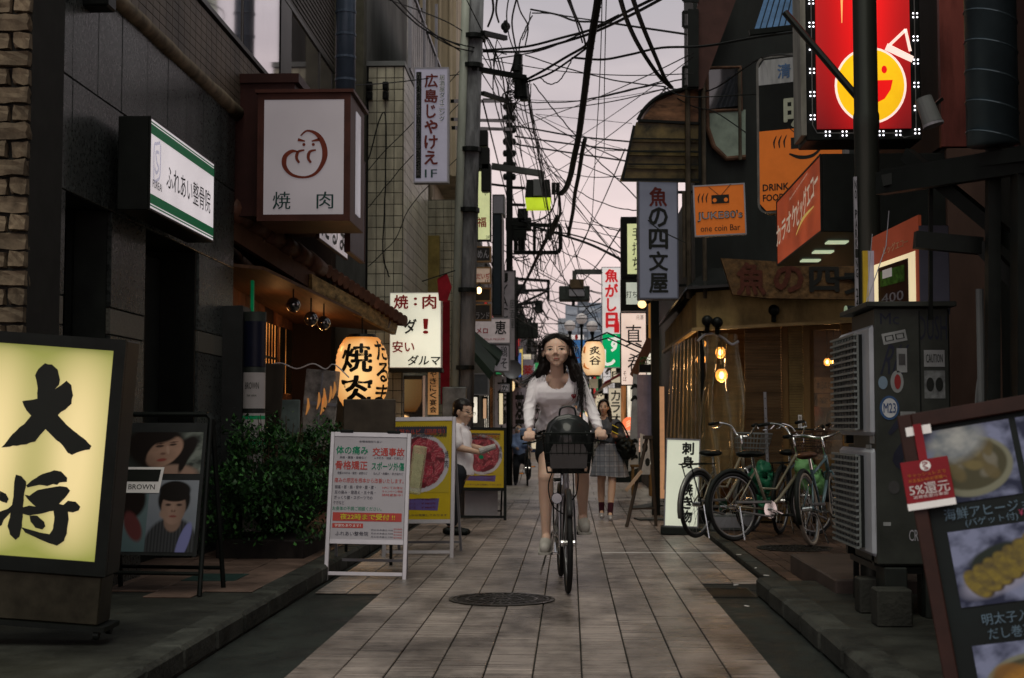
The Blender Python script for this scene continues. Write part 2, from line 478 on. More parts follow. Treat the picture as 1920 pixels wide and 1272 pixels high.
DUCT = mat('duct_steel', (.07,.10,.115), .35, .7, var=.25, scale=4)
BLUEP = mat('blue_pipe', (.05,.07,.10), .35, .2, var=.2)
ALU = mat('aluminium', (.50,.48,.50), .35, .6, var=.1)
CHROME = mat('chrome', (.75,.75,.75), .15, 1, var=.05)
GLASS = mat('window_glass', (.02,.022,.025), .04, 0, var=.1, spec=1.0, coat=1)
MIRG = mat('reflective_glass', (.80,.74,.76), .05, .95, var=.08, scale=1)
WARMW = mat('lit_window', (.8,.4,.15), .5, emit=(1,.42,.12), estr=.7, evar=.8)
WARMD = mat('dim_lit_window', (.5,.25,.1), .5, emit=(1,.36,.10), estr=.16, evar=.9)
COOLW = mat('white_lit_window', (.8,.8,.75), .5, emit=(1,.9,.72), estr=.7, evar=.5)
BULB = mat('warm_bulb', (1,.7,.3), .3, emit=(1,.52,.16), estr=14)
RUST = mat('rusty_steel', (.10,.055,.035), .7, .3, var=.6, scale=9)
INK = mat('black_ink', (.012,.014,.012), .5, var=.1)
REDI = mat('red_ink', (.40,.02,.02), .5, var=.15)
MARI = mat('maroon_ink', (.12,.02,.015), .5, var=.2)
GRNI = mat('green_ink', (.0,.16,.07), .5, var=.15)
DGRI = mat('dark_green_ink', (.015,.05,.045), .5, var=.1)
WHI = mat('white_paint', (.75,.73,.72), .5, var=.08)
POLEM = mat('pole_concrete', (.15,.155,.165), .7, var=.5, scale=5, stretch=(1,1,.25), stain=.75, ssc=(6,6,1.2))
CONDM = mat('grey_conduit', (.24,.26,.225), .5, var=.35, scale=4, stretch=(1,1,.3))
CABLE = mat('cable_black', (.008,.009,.009), .6, var=.2)
PLAST = mat('clear_vinyl', (.36,.28,.14), .07, 0, var=.5, scale=2, stretch=(6,6,.3), alpha=.42, spec=1.0, coat=1)
GREYP = mat('grey_paint', (.12,.128,.128), .5, var=.25, scale=3)
LGREY = mat('light_grey_metal', (.27,.27,.30), .45, .2, var=.2, scale=3)
# ================================================================== ground
g = MB(); g.box(-60, 60, -8, 420, -.2, -.01)
struct(g.build('ground', ASPH))
g = MB(); g.box(-1.76, 1.62, -6, 13.2, -.009, 0.0)
road = struct(g.build('road', ASPH))
g = MB(); g.box(-2.9, 2.6, 13.2, 200, -.009, 0.0); struct(g.build('street_bed', JOINT))
g = MB(); g.box(-1.268, .93, 4.5, 13.198, 0.0005, .003); g.box(.93, 1.37, 9.84, 13.198, .0005, .003)
g.build('mortar_bed', JOINT, road)
# long narrow paving planks, each one laid
pls = {}
def plank_me(w, l, nm='paving_plank', m=None):
 k = (round(w,3), round(l,3), nm)
 if k not in pls:
  b = MB(); b.box(-w/2, w/2, -l/2, l/2, .0, .009, .003); pls[k] = b.mesh(nm, m or PLANKM)
 return pls[k]
LN = .94
for k in range(-8, 6):
 x0 = .05+.22*k
 off = random.choice([0, .0, .47]) + .02*k
 y = 5.6 - off
 while y < 21.3:
  y1 = y+LN
  near = y+LN/2
  ok = (-1.3 < x0 and x0 < .9) or (near > 9.9 and x0 < 1.3) or (near > 13 and x0 < -1.2)
  if ok:
   inst('plank', plank_me(.213, LN-.007), road, (x0+.11, near, .0035+random.uniform(-.0008, .0012)), (random.uniform(-.002,.002), random.uniform(-.004,.004), random.uniform(-.0015,.0015)))
  y = y1
# farther paving, courses too thin to pick apart
b = MB()
for j in range(50):
 y = 21.35+j*1.0
 for k in range(-8, 8):
  x0 = .05+.34*k + (.17 if j % 2 else 0)
  if -2.5 < x0 < 1.6: b.box(x0+.004, x0+.336, y+.01, y+.99, .001, .009)
o = b.build('far_paving', PAV2, road); o['kind'] = 'stuff'
b = MB(); b.box(-2.2, 1.9, 71.4, 200, .001, .006); o = b.build('far_roadway', PAV2, road); o['kind'] = 'stuff'
# white painted line across the paving and grating seam
b = MB(); b.box(.28, 1.36, 12.60, 12.625, .0135, .0155); b.build('white_line', WHI, road)
b = MB(); b.box(-1.9, 1.5, 21.28, 21.345, .004, .0125); b.build('drain_seam', BLK, road)
# left pavement
pl = struct(MB().box(-3.6, -1.93, -4, 17, -.01, .10).build('pavement', CONC))
n = 0
for i in range(6):
 for j in range(14):
  y0 = 8.75+j*.6 - (.3 if i % 2 else 0)
  w, l = .30, .6
  if y0 < 8.4 or n > 290: continue
  x0 = -1.98-.3*(i+1)+.03
  inst('tile', plank_me(w-.008, l-.008, 'tile', LTILE), pl, (x0+w/2, y0+l/2, .099+random.uniform(0,.002)), (random.uniform(-.003,.003), random.uniform(-.003,.003), 0)); n += 1
km = MB(); km.box(-.09, .09, -.295, .295, 0, .125, .02); kme = km.mesh('kerb_stone', KERBM)
kl = struct(MB().box(-1.93, -1.77, 4, 17, -.005, .02).build('kerb', CONC))
for j in range(21):
 inst('kerb_block', kme, kl, (-1.85+random.uniform(-.004,.004), 5.0+j*.6, -.005+random.uniform(-.003,.003)), (0, 0, random.uniform(-.01,.01)))
b = MB(); b.box(-2.55, -2.2, 9.3, 9.75, .109, .113); b.build('drain_cover', mat('drain_green', (.03,.06,.055), .5, .4), pl)
# right pavement: low flush kerb, brick forecourt, raised kerb near the camera
pr = struct(MB().box(1.50, 6, 9.6, 16.2, -.01, .035).build('forecourt', CONC))
bm_ = MB(); bm_.box(-.048, .048, -.098, .098, 0, .014, .003); bme = bm_.mesh('brick', RBRICK)
n = 0
rest = MB()
for j in range(32):
 for i in range(22):
  x = 1.57+i*.1; y = 9.75+j*.2+(.1 if i % 2 else 0)
  if x > 3.7 or y > 15.9: continue
  if n < 296 and x < 3.0: inst('brick', bme, pr, (x, y, .034+random.uniform(-.001,.002)), (random.uniform(-.01,.01), random.uniform(-.01,.01), random.uniform(-.02,.02))); n += 1
  else:
   rest.box(x-.048, x+.048, y-.098, y+.098, .034, .048+random.uniform(-.001,.002))
o = rest.build('brick_paving', RBRICK, pr); o['kind'] = 'stuff'
kr = struct(MB().box(1.385, 1.50, 9.6, 16.2, -.01, .02).build('kerb', CONC))
km = MB(); km.box(-.055, .055, -.295, .295, 0, .05, .006); kme2 = km.mesh('kerb_stone', KERBM)
for j in range(11): inst('kerb_block', kme2, kr, (1.44, 9.95+j*.6, 0.0))
kn = struct(MB().box(1.35, 8, -4, 9.58, -.01, .10).build('pavement', CONC))
for j in range(10): inst('kerb_block', kme, kn, (1.32, 9.28-.6*j, -.004+random.uniform(-.003,.003)), (0, 0, random.uniform(-.012,.012)))
# dark step platform
t = thing('step_platform', 'low dark brown step slab beside the lower air conditioner', 'step', (2.1, 9.75, .035))
MB().box(-.48, .7, -.9, .9, 0, .15, .01).build('slab', mat('brown_slab', (.06,.045,.04), .6, var=.4, scale=4), t)
# manholes
def manhole(x, y, r, label, z=.014, m=None, sq=False):
 t = thing('manhole_cover', label, 'manhole cover', (x, y, z))
 M_ = m or mat('cast_iron', (.05,.047,.042), .38, .7, var=.5, scale=12, rvar=.2)
 b = MB(); b.lathe((0,0,0), [(r,0),(r,.008),(r*.93,.008),(r*.93,.003),(0,.003)], 40); b.build('ring', M_, t)
 b = MB()
 for q, (ra, rb) in enumerate(((.86,.9),(.64,.68),(.36,.40),(.12,.18))):
  b.lathe((0,0,0), [(r*ra,.003),(r*ra,.008),(r*rb,.008),(r*rb,.003)], 36)
 for q in range(28):
  a = 2*PI*q/28
  for (ra, rb) in ((.70,.84),(.43,.61),(.2,.34)):
   c, s_ = math.cos(a+ra), math.sin(a+ra)
   b.bar((c*r*ra, s_*r*ra, .005), (math.cos(a+ra)*r*rb, math.sin(a+ra)*r*rb, .005), .012*(ra+.4), .005)
 b.build('relief', M_, t)
p = G(941, 1129); manhole(p.x, p.y, .34, 'round cast iron manhole cover in the plank paving ahead of the bicycle')
p = G(1490, 1031, .04); manhole(p.x, p.y, .33, 'dark manhole cover in the brick paving before the parked bicycles', .05)
b = MB(); p = G(1350, 1113)
t = thing('gutter_cover', 'dark rectangular gutter cover against the kerb corner', 'drain cover', (p.x, p.y, .002))
b.box(-.22, .22, -.26, .26, 0, .008, .002); b.build('plate', DARK, t)
b = MB()
for i in range(9): b.box(-.2, .2, -.23+i*.052, -.21+i*.052, .008, .011)
b.build('tread', BLK, t)
# litter: butts and scraps
SCR = ['by the manhole','beside the low kerb','nearest the step slab','on the gutter cover','at the raised kerb corner']
for q, (x, y) in enumerate(((1385,1041),(1417,1066),(1437,1080),(1380,1098),(1400,1123))):
 p = G(x, y, .05)
 b = MB(); b.box(-.02,.02,-.006,.006,0,.004)
 o = inst('paper_scrap', b.mesh('paper_scrap', WHI), None, (p.x, p.y, .05 if p.x > 1.5 else .015), (0,0,q*1.3))
 if o.location.x < 1.5: o.location.z = .052 if o.location.y > 9.6 else .004
 tag(o, 'small white paper scrap lying '+SCR[q], 'litter', 'paper scraps by the right kerb')
# ================================================================== left: brick pier and granite building
t = thing('brick_pier', 'rough beige brick pier at the left picture edge', 'wall', (-3.2, 7.3, .1))
MB().box(-.6, .355, .03, .5, 0, 6.5).build('core', JOINT, t)
brs = []
for q in range(5):
 bm2 = bmesh.new(); bmesh.ops.create_cube(bm2, size=1)
 bmesh.ops.subdivide_edges(bm2, edges=bm2.edges[:], cuts=2, use_grid_fill=True)
 for v in bm2.verts:
  v.co += Vector((random.uniform(-.04,.04), random.uniform(-.12,.12), random.uniform(-.07,.07)))
  v.co = Vector((v.co.x*.20, v.co.y*.06, v.co.z*.082))
 me = bpy.data.meshes.new('brick'); bm2.to_mesh(me); bm2.free(); me.materials.append(BBRICK); brs.append(me)
for j in range(66):
 for i in range(3):
  x = .36-.105-i*.215-(.107 if j % 2 else 0)
  if x < -.42: continue
  inst('brick', random.choice(brs), t, (x-random.uniform(0,.012), .02+random.uniform(-.015,.01), .05+j*.097), (random.uniform(-.03,.03), random.uniform(-.03,.03), random.uniform(-.05,.05)))
 if j % 2: inst('brick', random.choice(brs), t, (.355-.045, .02+random.uniform(-.012,.01), .05+j*.097), (0,random.uniform(-.03,.03),0), (.42,1,1))
XG = -2.9
t = thing('granite_building', 'dark grey granite clad building front with a recessed door', 'building', (XG, 7.6, 0)); gb = t
def wbox(b, y0, y1, z0, z1, dep=.03, back=.0):      # slab on the left wall, world coordinates
 b.box(XG-back-dep, XG-back, y0, y1, z0, z1, .003)
b = MB(); b.box(-8, XG-.45, 7.5, 12.15, 0, 6.5); b.box(XG-.46, XG-.032, 7.5, 12.15, 2.49, 3.83); b.box(XG-.46,XG-.032,7.6,8.0,0,2.5)
b.box(XG-.46,XG-.032,8.87,9.56,0,2.5); b.box(XG-.46,XG-.032,11.0,12.13,0,2.5)
b.build('wall', DARK, t, world=True)
def panels(edges, z0, z1, m, skip=()):
 for a, c in zip(edges[:-1], edges[1:]):
  if any(abs(a-s) < .01 for s in skip): continue
  bb = MB(); wbox(bb, a+.004, c-.004, z0+.004, z1-.004, back=random.uniform(0,.003)); bb.build('panel', m, t, world=True)
low = [7.55,8.02,8.85,9.58,10.98,11.5,12.12]; sk = (8.02, 9.58)
panels(low, .1, .95, GRAN, sk); panels(low, .95, 1.70, GRAN, sk); panels(low, 1.70, 1.87, GRANL, sk); panels(low, 1.87, 2.48, GRAN, sk)
panels([7.55,8.1,9.05,10.0,10.95,11.55,12.12], 2.48, 3.15, GRAN)
panels([7.55,8.09,8.54,9.0,9.55,10.05,10.55,11.05,11.6,12.12], 3.15, 3.83, GRAN)
b = MB(); b.box(XG-.3, XG-.29, 8.02, 8.85, .1, 2.48); b.build('window_pane', GLASS, t, world=True)
for (y0,y1) in ((8.02,8.06),(8.81,8.85)):
 MB().box(XG-.28, XG-.24, y0, y1, .1, 2.48).build('window_frame', BLK, t, world=True)
b = MB(); b.box(XG-.33, XG-.29, 9.64, 10.92, .1, 2.42, .01); dr = b.build('door', mat('door_dark', (.018,.022,.02), .35, .3, var=.4), t, world=True)
for y_ in (9.59, 10.93): MB().box(XG-.30, XG-.02, y_, y_+.04, .1, 2.48).build('door_frame', BLK, t, world=True)
b = MB(); b.tube([(XG-.27, 9.8, .9), (XG-.27, 9.8, 1.3)], .012); b.build('door_handle', ALU, t, world=True)
# intercom panel on the far door jamb wall
p = WX(318, 688, XG+.0)
t2 = thing('intercom_panel', 'small grey intercom plate on the dark doorway side', 'intercom', (XG-.26, p.y+1.1, 1.36), (0,0,0))
MB().box(0, .02, -.05, .05, -.13, .13, .004).build('plate', GREYP, t2)
MB().box(.021, .024, -.03, .03, .05, .1).build('label_strip', WHI, t2)
MB().box(.021, .024, -.022, .03, -.1, -.06).build('button_row', LGREY, t2)
# cornice roll and tiled upper storey with strip windows
b = MB(); pts = [(XG+.0, y, 3.85+random.uniform(-.004,.004)) for y in [7.2+.31*i for i in range(17)]]
b.tube(pts, [random.uniform(.055,.068) for _ in pts], 12); b.build('cornice', mat('cornice_plaster', (.16,.125,.08), .7, var=.6, scale=6), t, world=True, smooth=True)
b = MB()
XU = XG+.02
b.box(-8, XU-.02, 7.3, 17.1, 3.9, 4.43); b.box(-8, XU-.02, 7.3, 17.1, 5.45, 7.6); b.box(-8, XU-.3, 7.3, 17.1, 4.4, 5.5)
b.build('upper_wall', GROUT, t, world=True)
b = MB()
for j in range(8):
 for i in range(60):
  y = 7.35+i*.16+(.0)
  if y > 16.9: continue
  b.box(XU-.02, XU, y, y+.152, 3.905+j*.064, 3.905+j*.064+.058)
o = b.build('tile_facing', BTILE, t, world=True); o['kind'] = 'stuff'
b = MB()
for j in range(34): b.box(XU-.02, XU+.012, 7.35, 17.05, 5.48+j*.06, 5.48+j*.06+.038)
o = b.build('slat_cladding', mat('slat_grey', (.075,.068,.062), .6, var=.3), t, world=True); o['kind'] = 'stuff'
b = MB(); b.box(XU-.06, XU+.025, 7.3, 17.05, 4.43, 4.47); b.box(XU-.06, XU+.02, 7.3, 17.05, 5.42, 5.47)
ys = [9.3, 10.75, 12.2, 13.85, 14.3, 16.0, 16.9]
for y in ys: b.box(XU-.06, XU+.012, y, y+(.03 if y in (12.2,) else .09), 4.47, 5.42)
b.box(XU-.06, XU+.013, 13.85, 14.35, 4.471, 5.419)
wf = b.build('window_frame', mat('window_frame_dark', (.045,.045,.042), .4, .4), t, world=True)
for a, c in zip(ys[:-1], ys[1:]):
 MB().box(XU-.02, XU+.004, a+.092, c-.002, 4.475, 5.415).build('window_pane', MIRG, t, world=True)
# floodlight hanging over the top left
p = P(178, -2, 8.3)
t2 = thing('floodlight', 'black floodlight box jutting from the granite wall top', 'floodlight', (p.x, 8.3, p.z))
MB().box(-.1, .1, -.06, .1, -.06, .14, .012).build('housing', BLK, t2); MB().bar((-.02,.05,.1),(-.02,.1,.3),.02).build('bracket', BLK, t2)
# Fureai sign box on the granite wall
GREENM = mat('sign_green', (.0,.14,.05), .45, var=.1, emit=(0,.2,.07), estr=.15)
SOFTW = mat('lit_sign_white', (.7,.66,.66), .4, var=.06, emit=(.9,.82,.85), estr=.50, evar=.12)
SOFTG = mat('dim_sign_white', (.5,.48,.5), .45, var=.15, emit=(.8,.76,.85), estr=.17, evar=.3)
t, w, h = wall_sign('white and green clinic sign box mounted on the granite wall', 280, 401, 3.06, 2.47, -2.62, .2, -1, .012, BLK, SOFTW)
b = MB()
for z0, z1 in ((.045,.105),(h-.105,h-.045)): b.box(-w/2+.014, w/2-.014, -.003, -.0005, z0, z1)
for z0 in (.028, h-.036): b.box(-w/2+.014, w/2-.014, -.003, -.0005, z0, z0+.008)
b.build('green_band', GREENM, t)
b = MB(); put_text(b, 'ふれあい整骨院', .13, h*.47, w*.70, h*.28, .012, -.003)
put_text(b, 'FUREAI', -w/2+.17, h*.30, .2, .05, .02)
b.build('lettering', INK, t)
b = MB(); cx, cz = -w/2+.17, h*.55
b.stroke([(cx+.06,cz+.14),(cx-.01,cz+.12),(cx-.07,cz+.09),(cx-.07,cz-.10),(cx-.05,cz-.14)], .02)
b.stroke([(cx+.07,cz+.13),(cx+.065,cz-.06),(cx+.01,cz-.11),(cx-.06,cz-.13)], .02)
b.stroke([(cx+.04,cz+.07),(cx-.03,cz+.06),(cx-.01,cz+.0),(cx+.035,cz-.03),(cx-.02,cz-.07),(cx-.05,cz-.04)], .022)
b.build('emblem', mat('navy_ink', (.02,.04,.2), .5), t)
# ================================================================== left: grill restaurant
t = thing('grill_restaurant', 'dark red grill restaurant front with tiled eave and dim warm windows', 'building', (-3.2, 12.2, 0)); rs = t
b = MB(); b.box(-8, -3.35, 12.17, 17.2, 0, 3.88); b.box(-3.34, -2.86, 16.9, 17.2, 0, 3.88); b.build('wall', BROWNB, t, world=True)
for i in range(15):
 y = 12.2+i*.31
 if 15.1 < y < 15.9: continue
 MB().box(-3.35, -3.31, y, y+.3, .1, 2.9, .004).build('board', BROWNW, t, world=True)
for (y0,y1,z0,z1) in ((15.2,15.8,1.5,2.25),(16.05,16.25,1.5,2.25),(16.4,16.65,1.5,2.25),(13.4,13.6,1.2,2.2)):
 wn = MB().box(-3.305,-3.30,y0,y1,z0,z1).build('window', mat('grill_window', (.5,.25,.1), .5, emit=(1,.36,.08), estr=.55, evar=.8), t, world=True)
 b = MB();
 for q in range(5): yy = y0+(y1-y0)*q/4; b.box(-3.298,-3.28,yy-.01,yy+.01,z0,z1)
 b.box(-3.298,-3.279,y0,y1,(z0+z1)/2-.012,(z0+z1)/2+.012)
 b.build('lattice', BLK, t, world=True)
# the maroon block that carries the sign
b = MB(); b.box(-2.97, -2.40, 12.2, 13.6, 2.95, 4.12); b.box(-3.0, -2.36, 12.17, 13.7, 4.12, 4.2)
b.build('sign_block', MAROON, t, world=True)
# eave: angled roof edge running out over the street
E0, E1 = Vector((-2.96, 12.2, 3.0)), Vector((-2.06, 16.8, 2.36))
I0, I1 = Vector((-3.35, 12.2, 3.12)), Vector((-3.1, 17.3, 2.46))
b = MB(); b.prism([E0, E1, I1, I0], (0, 0, -.06)); b.build('roof_deck', DARK, t, world=True)
ed = (E1-E0).normalized()
N_ = 30
for i in range(N_):
 a = i/(N_-1); p = E0.lerp(E1, a); q = I0.lerp(I1, a)
 dr_ = (q-p)
 if a < .46: continue
 mbt = MB(); mbt.tube([p-dr_*.10+Vector((0,0,.02)), p+dr_*.95+Vector((0,0,.05))], [.07,.055], 9)
 mbt.build('roof_tile', RTILE, t, world=True, smooth=False)
for i in range(6):
 a0, a1 = i*.077, i*.077+.082
 mbt = MB(); mbt.tube([E0.lerp(E1, a0)+Vector((0,0,.02)), E0.lerp(E1, a1)+Vector((0,0,.02))], [.105,.085], 12)
 mbt.build('ridge_tile', RTILE, t, world=True, smooth=True)
b = MB()
for i in range(2):
 b.prism([P(585,514,13.95), P(748,603,16.8), P(742,628,16.8), P(585,545,13.95)], (-.05,.03,0))
b.build('gutter_board', OLDWOOD, t, world=True)
b = MB()
for i in range(7):
 p = E0.lerp(E1, .15+i*.13); b.bar(p+Vector((.02,0,-.1)), p+Vector((-.8,.15,.18)), .06, .09)
b.bar(E0+Vector((0,.05,-.16)), E0.lerp(E1,.42)+Vector((0,0,-.16)), .05, .18)
b.build('rafters', mat('rafter_wood', (.08,.04,.025), .6), t, world=True)
b = MB(); b.prism([(-3.3,12.25,2.55),(-2.7,12.4,2.5),(-2.1,16.9,2.25),(-3.3,16.9,2.35)], (0,0,.03)); b.build('soffit', mat('soffit_wood', (.10,.05,.025), .6, var=.5, stretch=(6,.3,1)), t, world=True)
# warm lamps under the eave
for q, (x, y, z, e) in enumerate(((-2.9,13.9,2.2,1.5),(-2.8,15.6,2.1,3.4))):
 ld = bpy.data.lights.new('lamp_light', 'POINT'); ld.energy = e; ld.color = (1,.45,.15); ld.shadow_soft_size = .06
 lo = bpy.data.objects.new('eave_lamp_light', ld); COL.objects.link(lo); lo.location = (x, y, z)
# spherical lamps hanging under the eave (dark)
for q, (px, py, d) in enumerate(((550,572,13.6),(583,598,14.2),(607,606,14.6))):
 p = P(px, py, d); t2 = thing('spotlight', ['unlit dark glass lamp nearest under the tiled eave','middle dark glass lamp under the tiled eave','dark glass lamp under the eave closest to the paper lantern'][q], 'lamp', p)
 b = MB(); b.ell((0,0,0), .07,.07,.075, 14, 10); b.build('globe', GLASS, t2, smooth=True)
 MB().tube([(0,0,.06),(0,0,.3)], .008, 6).build('cord', BLK, t2)
# green strip light by the boards
t2 = thing('strip_light', 'slim green glowing strip light beside the restaurant boards', 'strip light', P(472, 664, 12.6))
MB().box(-.014,.014,-.02,.02,0,.66,.005).build('tube', mat('green_tube', (.0,.3,.1), .3, emit=(0,.6,.22), estr=.05), t2)
MB().box(-.024,.024,-.024,.024,-.06,0).build('end_cap', mat('orange_tip', (.6,.2,.05), .4, emit=(1,.3,.08), estr=.4), t2)
# ---- the yakiniku light box
BROWNS = mat('sign_brown', (.06,.02,.014), .5, var=.3)
t, w, h = sign_box('white yakiniku light box in brown frame with round face emblem', (484,176), (656,414), 11.9, .8, .055, BROWNS, mat('milky_panel', (.30,.275,.29), .4, var=.06, scale=1.2, emit=(.8,.72,.76), estr=.14, evar=.12), 0)
MB().box(-w/2-.02, w/2+.03, -.03, .86, h+.001, h+.03).build('cap', BROWNS, t)
b = MB(); b.box(w/2+.001, w/2+.012, .28, .52, .10, h-.10); b.build('side_panel', SOFTG, t)
def face(cx, cz, k):
 b = MB()
 a = [(-.05,.19),(.01,.235),(.10,.20),(.16,.10),(.165,-.02),(.10,-.14),(.0,-.185),(-.12,-.165),(-.19,-.09),(-.19,0.0),(-.13,.05),(-.075,.045)]
 b.stroke([(cx+x*k, cz+z*k) for x, z in a], [.012*k,.02*k,.045*k,.05*k,.03*k,.02*k,.03*k,.045*k,.035*k,.012*k], -.008)
 for ax in (-.06, .045):
  b.stroke([(cx+(ax+.045)*k, cz+.06*k), (cx+(ax-.01)*k, cz+.045*k), (cx+(ax-.025)*k, cz-.01*k), (cx+ax*k, cz-.055*k)], [.014*k,.03*k,.02*k], -.008)
 b.stroke([(cx-.075*k,cz+.155*k),(cx-.01*k,cz+.14*k)], [.03*k,.012*k], -.008); b.stroke([(cx+.12*k,cz+.155*k),(cx+.05*k,cz+.14*k)], [.03*k,.012*k], -.008)
 b.disc(cx-.02*k, cz+.11*k, .014*k, .014*k, -.008); b.disc(cx+.065*k, cz+.11*k, .014*k, .014*k, -.008)
 return b
face(.02, h*.50, .95).build('emblem', mat('rust_ink', (.16,.03,.015), .5), t)
b = MB(); put_text(b, '焼', -.185, .175, .15, .15, .025, -.008); put_text(b, '肉', .185, .175, .14, .145, .025, -.008); b.build('lettering', DGRI, t)
# banner window below it and grey side sign
t, w, h = wall_sign('white banner with black brush writing below the yakiniku light box', 598, 652, 3.22, 2.84, -2.30, .03, -1, .01, BROWNS, mat('banner_pale', (.6,.55,.55), .6, emit=(.8,.7,.72), estr=.3, evar=.3), 'banner', 'wall_banner')
b = MB(); put_text(b, 'だるま', -.02, h*.5, w*.8, h*.75, .03, -.009, slant=.4); b.build('lettering', INK, t)
t, w, h = wall_sign('narrow plum grey sign board beside the banner below the light box', 656, 684, 3.72, 2.72, -2.02, .05, -1, .015, BROWNS, mat('plum_panel', (.10,.085,.10), .5))
b = MB(); put_col(b, '炭火焼肉', 0, h*.8, h*.25, w*.45, .02, -.009); b.build('lettering', INK, t)
# blue duct on the wall
t = thing('drain_duct', 'dark blue ribbed round duct running up beside the strip windows', 'duct', (P(648,100,14.6).x, 14.6, 3.9))
MB().tube([(0,0,0),(0,0,3.5)], .105, 20).build('pipe', BLUEP, t, smooth=True)
b = MB()
for i in range(14): b.tube([(0,0,.1+i*.24),(0,0,.125+i*.24)], .112, 20)
b.build('bands', BLUEP, t)
# ---- tiled stair tower and the block behind
t = thing('tiled_tower', 'narrow stair tower faced with pale cream square tiles', 'building', (-2.28, 17.4, 0))
b = MB(); b.box(-2.50, -2.06, 17.4, 20.5, 0, 5.6); b.build('core', GROUT, t, world=True)
tt = MB(); tt.box(-.05,.05,-.008,0,-.068,.068,.003); tme = tt.mesh('tile', CREAM)
for r_ in range(37):
 for c in range(4):
  z = 5.52-.144*r_
  if z < .5: continue
  inst('tile', tme, t, (-2.445+c*.1085+2.28, 0-.001, z), (random.uniform(-.01,.01),0,0))
tt = MB(); tt.box(0,.008,-.068,.068,-.068,.068);
b = MB()
for r_ in range(37):
 for c in range(21):
  z = 5.52-.144*r_; b.box(-2.06, -2.052, 17.41+c*.144, 17.41+c*.144+.136, z-.068, z+.068)
o = b.build('side_tiles', CREAM, t, world=True); o['kind'] = 'stuff'
MB().box(-2.52,-2.04,17.37,20.5,5.6,5.66).build('coping', GREYP, t, world=True)
for q, (px, py) in enumerate(((692,160),(722,160),(692,178),(722,178))):
 p = P(px, py, 17.3); t2 = thing('meter_box', ['upper inner','upper outer','lower inner','lower outer'][q]+' of four small black meter boxes on the cream tiled tower', 'meter', (p.x, 17.31, p.z))
 MB().box(-.035,.035,0,.08,-.05,.05,.008).build('case', BLK, t2); MB().lathe((0,0,0), [(.03,-.02),(.03,0)], 12, 'y').build('dial', GLASS, t2)
t = thing('balcony_block', 'grey apartment block with rusty corrugated balcony fronts', 'building', (-2.6, 17.5, 0))
b = MB(); b.box(-8, -2.52, 17.35, 27, 0, 12.5); b.box(-2.52, -2.2, 20.6, 27, 0, 4.5); b.build('wall', GREYW, t, world=True)
b = MB(); b.box(-8,-2.52, 17.1,17.34, 3.9, 8.5); b.build('end_wall', mat('olive_render', (.06,.058,.042), .8, var=.3), t, world=True)
for i, (y0, y1) in enumerate(((17.9,19.6),(19.65,21.4),(21.45,23.4))):
 b = MB()
 n = 14
 for k in range(n):
  ya = y0+(y1-y0)*k/n; b.box(-2.08, -2.05 if k % 2 else -2.065, ya, ya+(y1-y0)/n, 5.7, 6.75)
 pn = b.build('balcony_panel', mat('corrugated_old', (.34,.33,.33), .55, .2, var=.55, scale=3, stretch=(1,1,.5)), t, world=True)
 b = MB(); b.bar((-2.05,y0,6.8),(-2.05,y1,6.8),.04); b.bar((-2.05,y0,5.7),(-2.05,y1,5.7),.05); b.bar((-2.04,y0,5.7),(-2.04,y0,7.6),.04); b.build('rail', LGREY, t, world=True)
b = MB(); b.box(-2.52,-2.1,17.9,23.4,5.6,5.7); b.build('balcony_floor', GREYW, t, world=True)
# beige block with downpipes
t = thing('beige_block', 'tall beige rendered block with vertical downpipes behind the corrugated balconies', 'building', (-2.0, 21.5, 0))
b = MB(); b.box(-5, -1.90, 23.5, 27.5, 5.3, 15); b.box(-5,-2.3,23.5,27.5,0,5.3); b.build('wall', BEIGEW, t, world=True)
for i, x in enumerate((-2.35,-2.17,-1.99)):
 MB().tube([(x, 23.42, 5.3),(x, 23.42, 14.5)], .035, 8).build('downpipe', BEIGEW, t, world=True)
for z in (7.0, 9.2):
 b = MB(); b.box(-2.9,-2.45,23.3,23.49,z,z+1.1); fr = b.build('window', GLASS, t, world=True)
 b = MB(); b.box(-2.95,-2.4,23.25,23.5,z-.06,z-.001); b.build('window_sill', BEIGEW, t, world=True)
b = MB(); b.tube([(-2.75,23.0,6.3),(-2.3,23.0,6.3),(-2.3,23.2,4.9)], .05, 10); b.build('vent_pipe', BEIGEW, t, world=True)
# second tiled strip behind the pole
t = thing('tiled_shopfront', 'pale tiled narrow shopfront between hiroshima sign and utility pole', 'building', (-1.85, 20.7, 0))
MB().box(-2.2, -1.62, 20.7, 26.9, 0, 4.45).build('core', GROUT, t, world=True)
b = MB()
for r_ in range(26):
 for c in range(5):
  z = 4.38-.125*r_; x = -2.19+c*.115
  b.box(x, x+.108, 20.69, 20.70, z-.058, z+.058)
o = b.build('tile_facing', CREAM, t, world=True); o['kind'] = 'stuff'
b = MB(); b.box(-2.14,-1.9,20.55,20.68,2.7,3.9); b.build('window', mat('amber_glass', (.22,.17,.05), .4, var=.4), t, world=True)
b = MB(); b.box(-2.34,-1.78,20.2,20.68,2.6,2.72);
for q in range(9): b.box(-2.32+q*.065,-2.30+q*.065,20.2,20.22,2.72,2.95)
b.box(-2.34,-1.78,20.2,20.22,2.95,2.98); b.build('balcony', BLK, t, world=True)
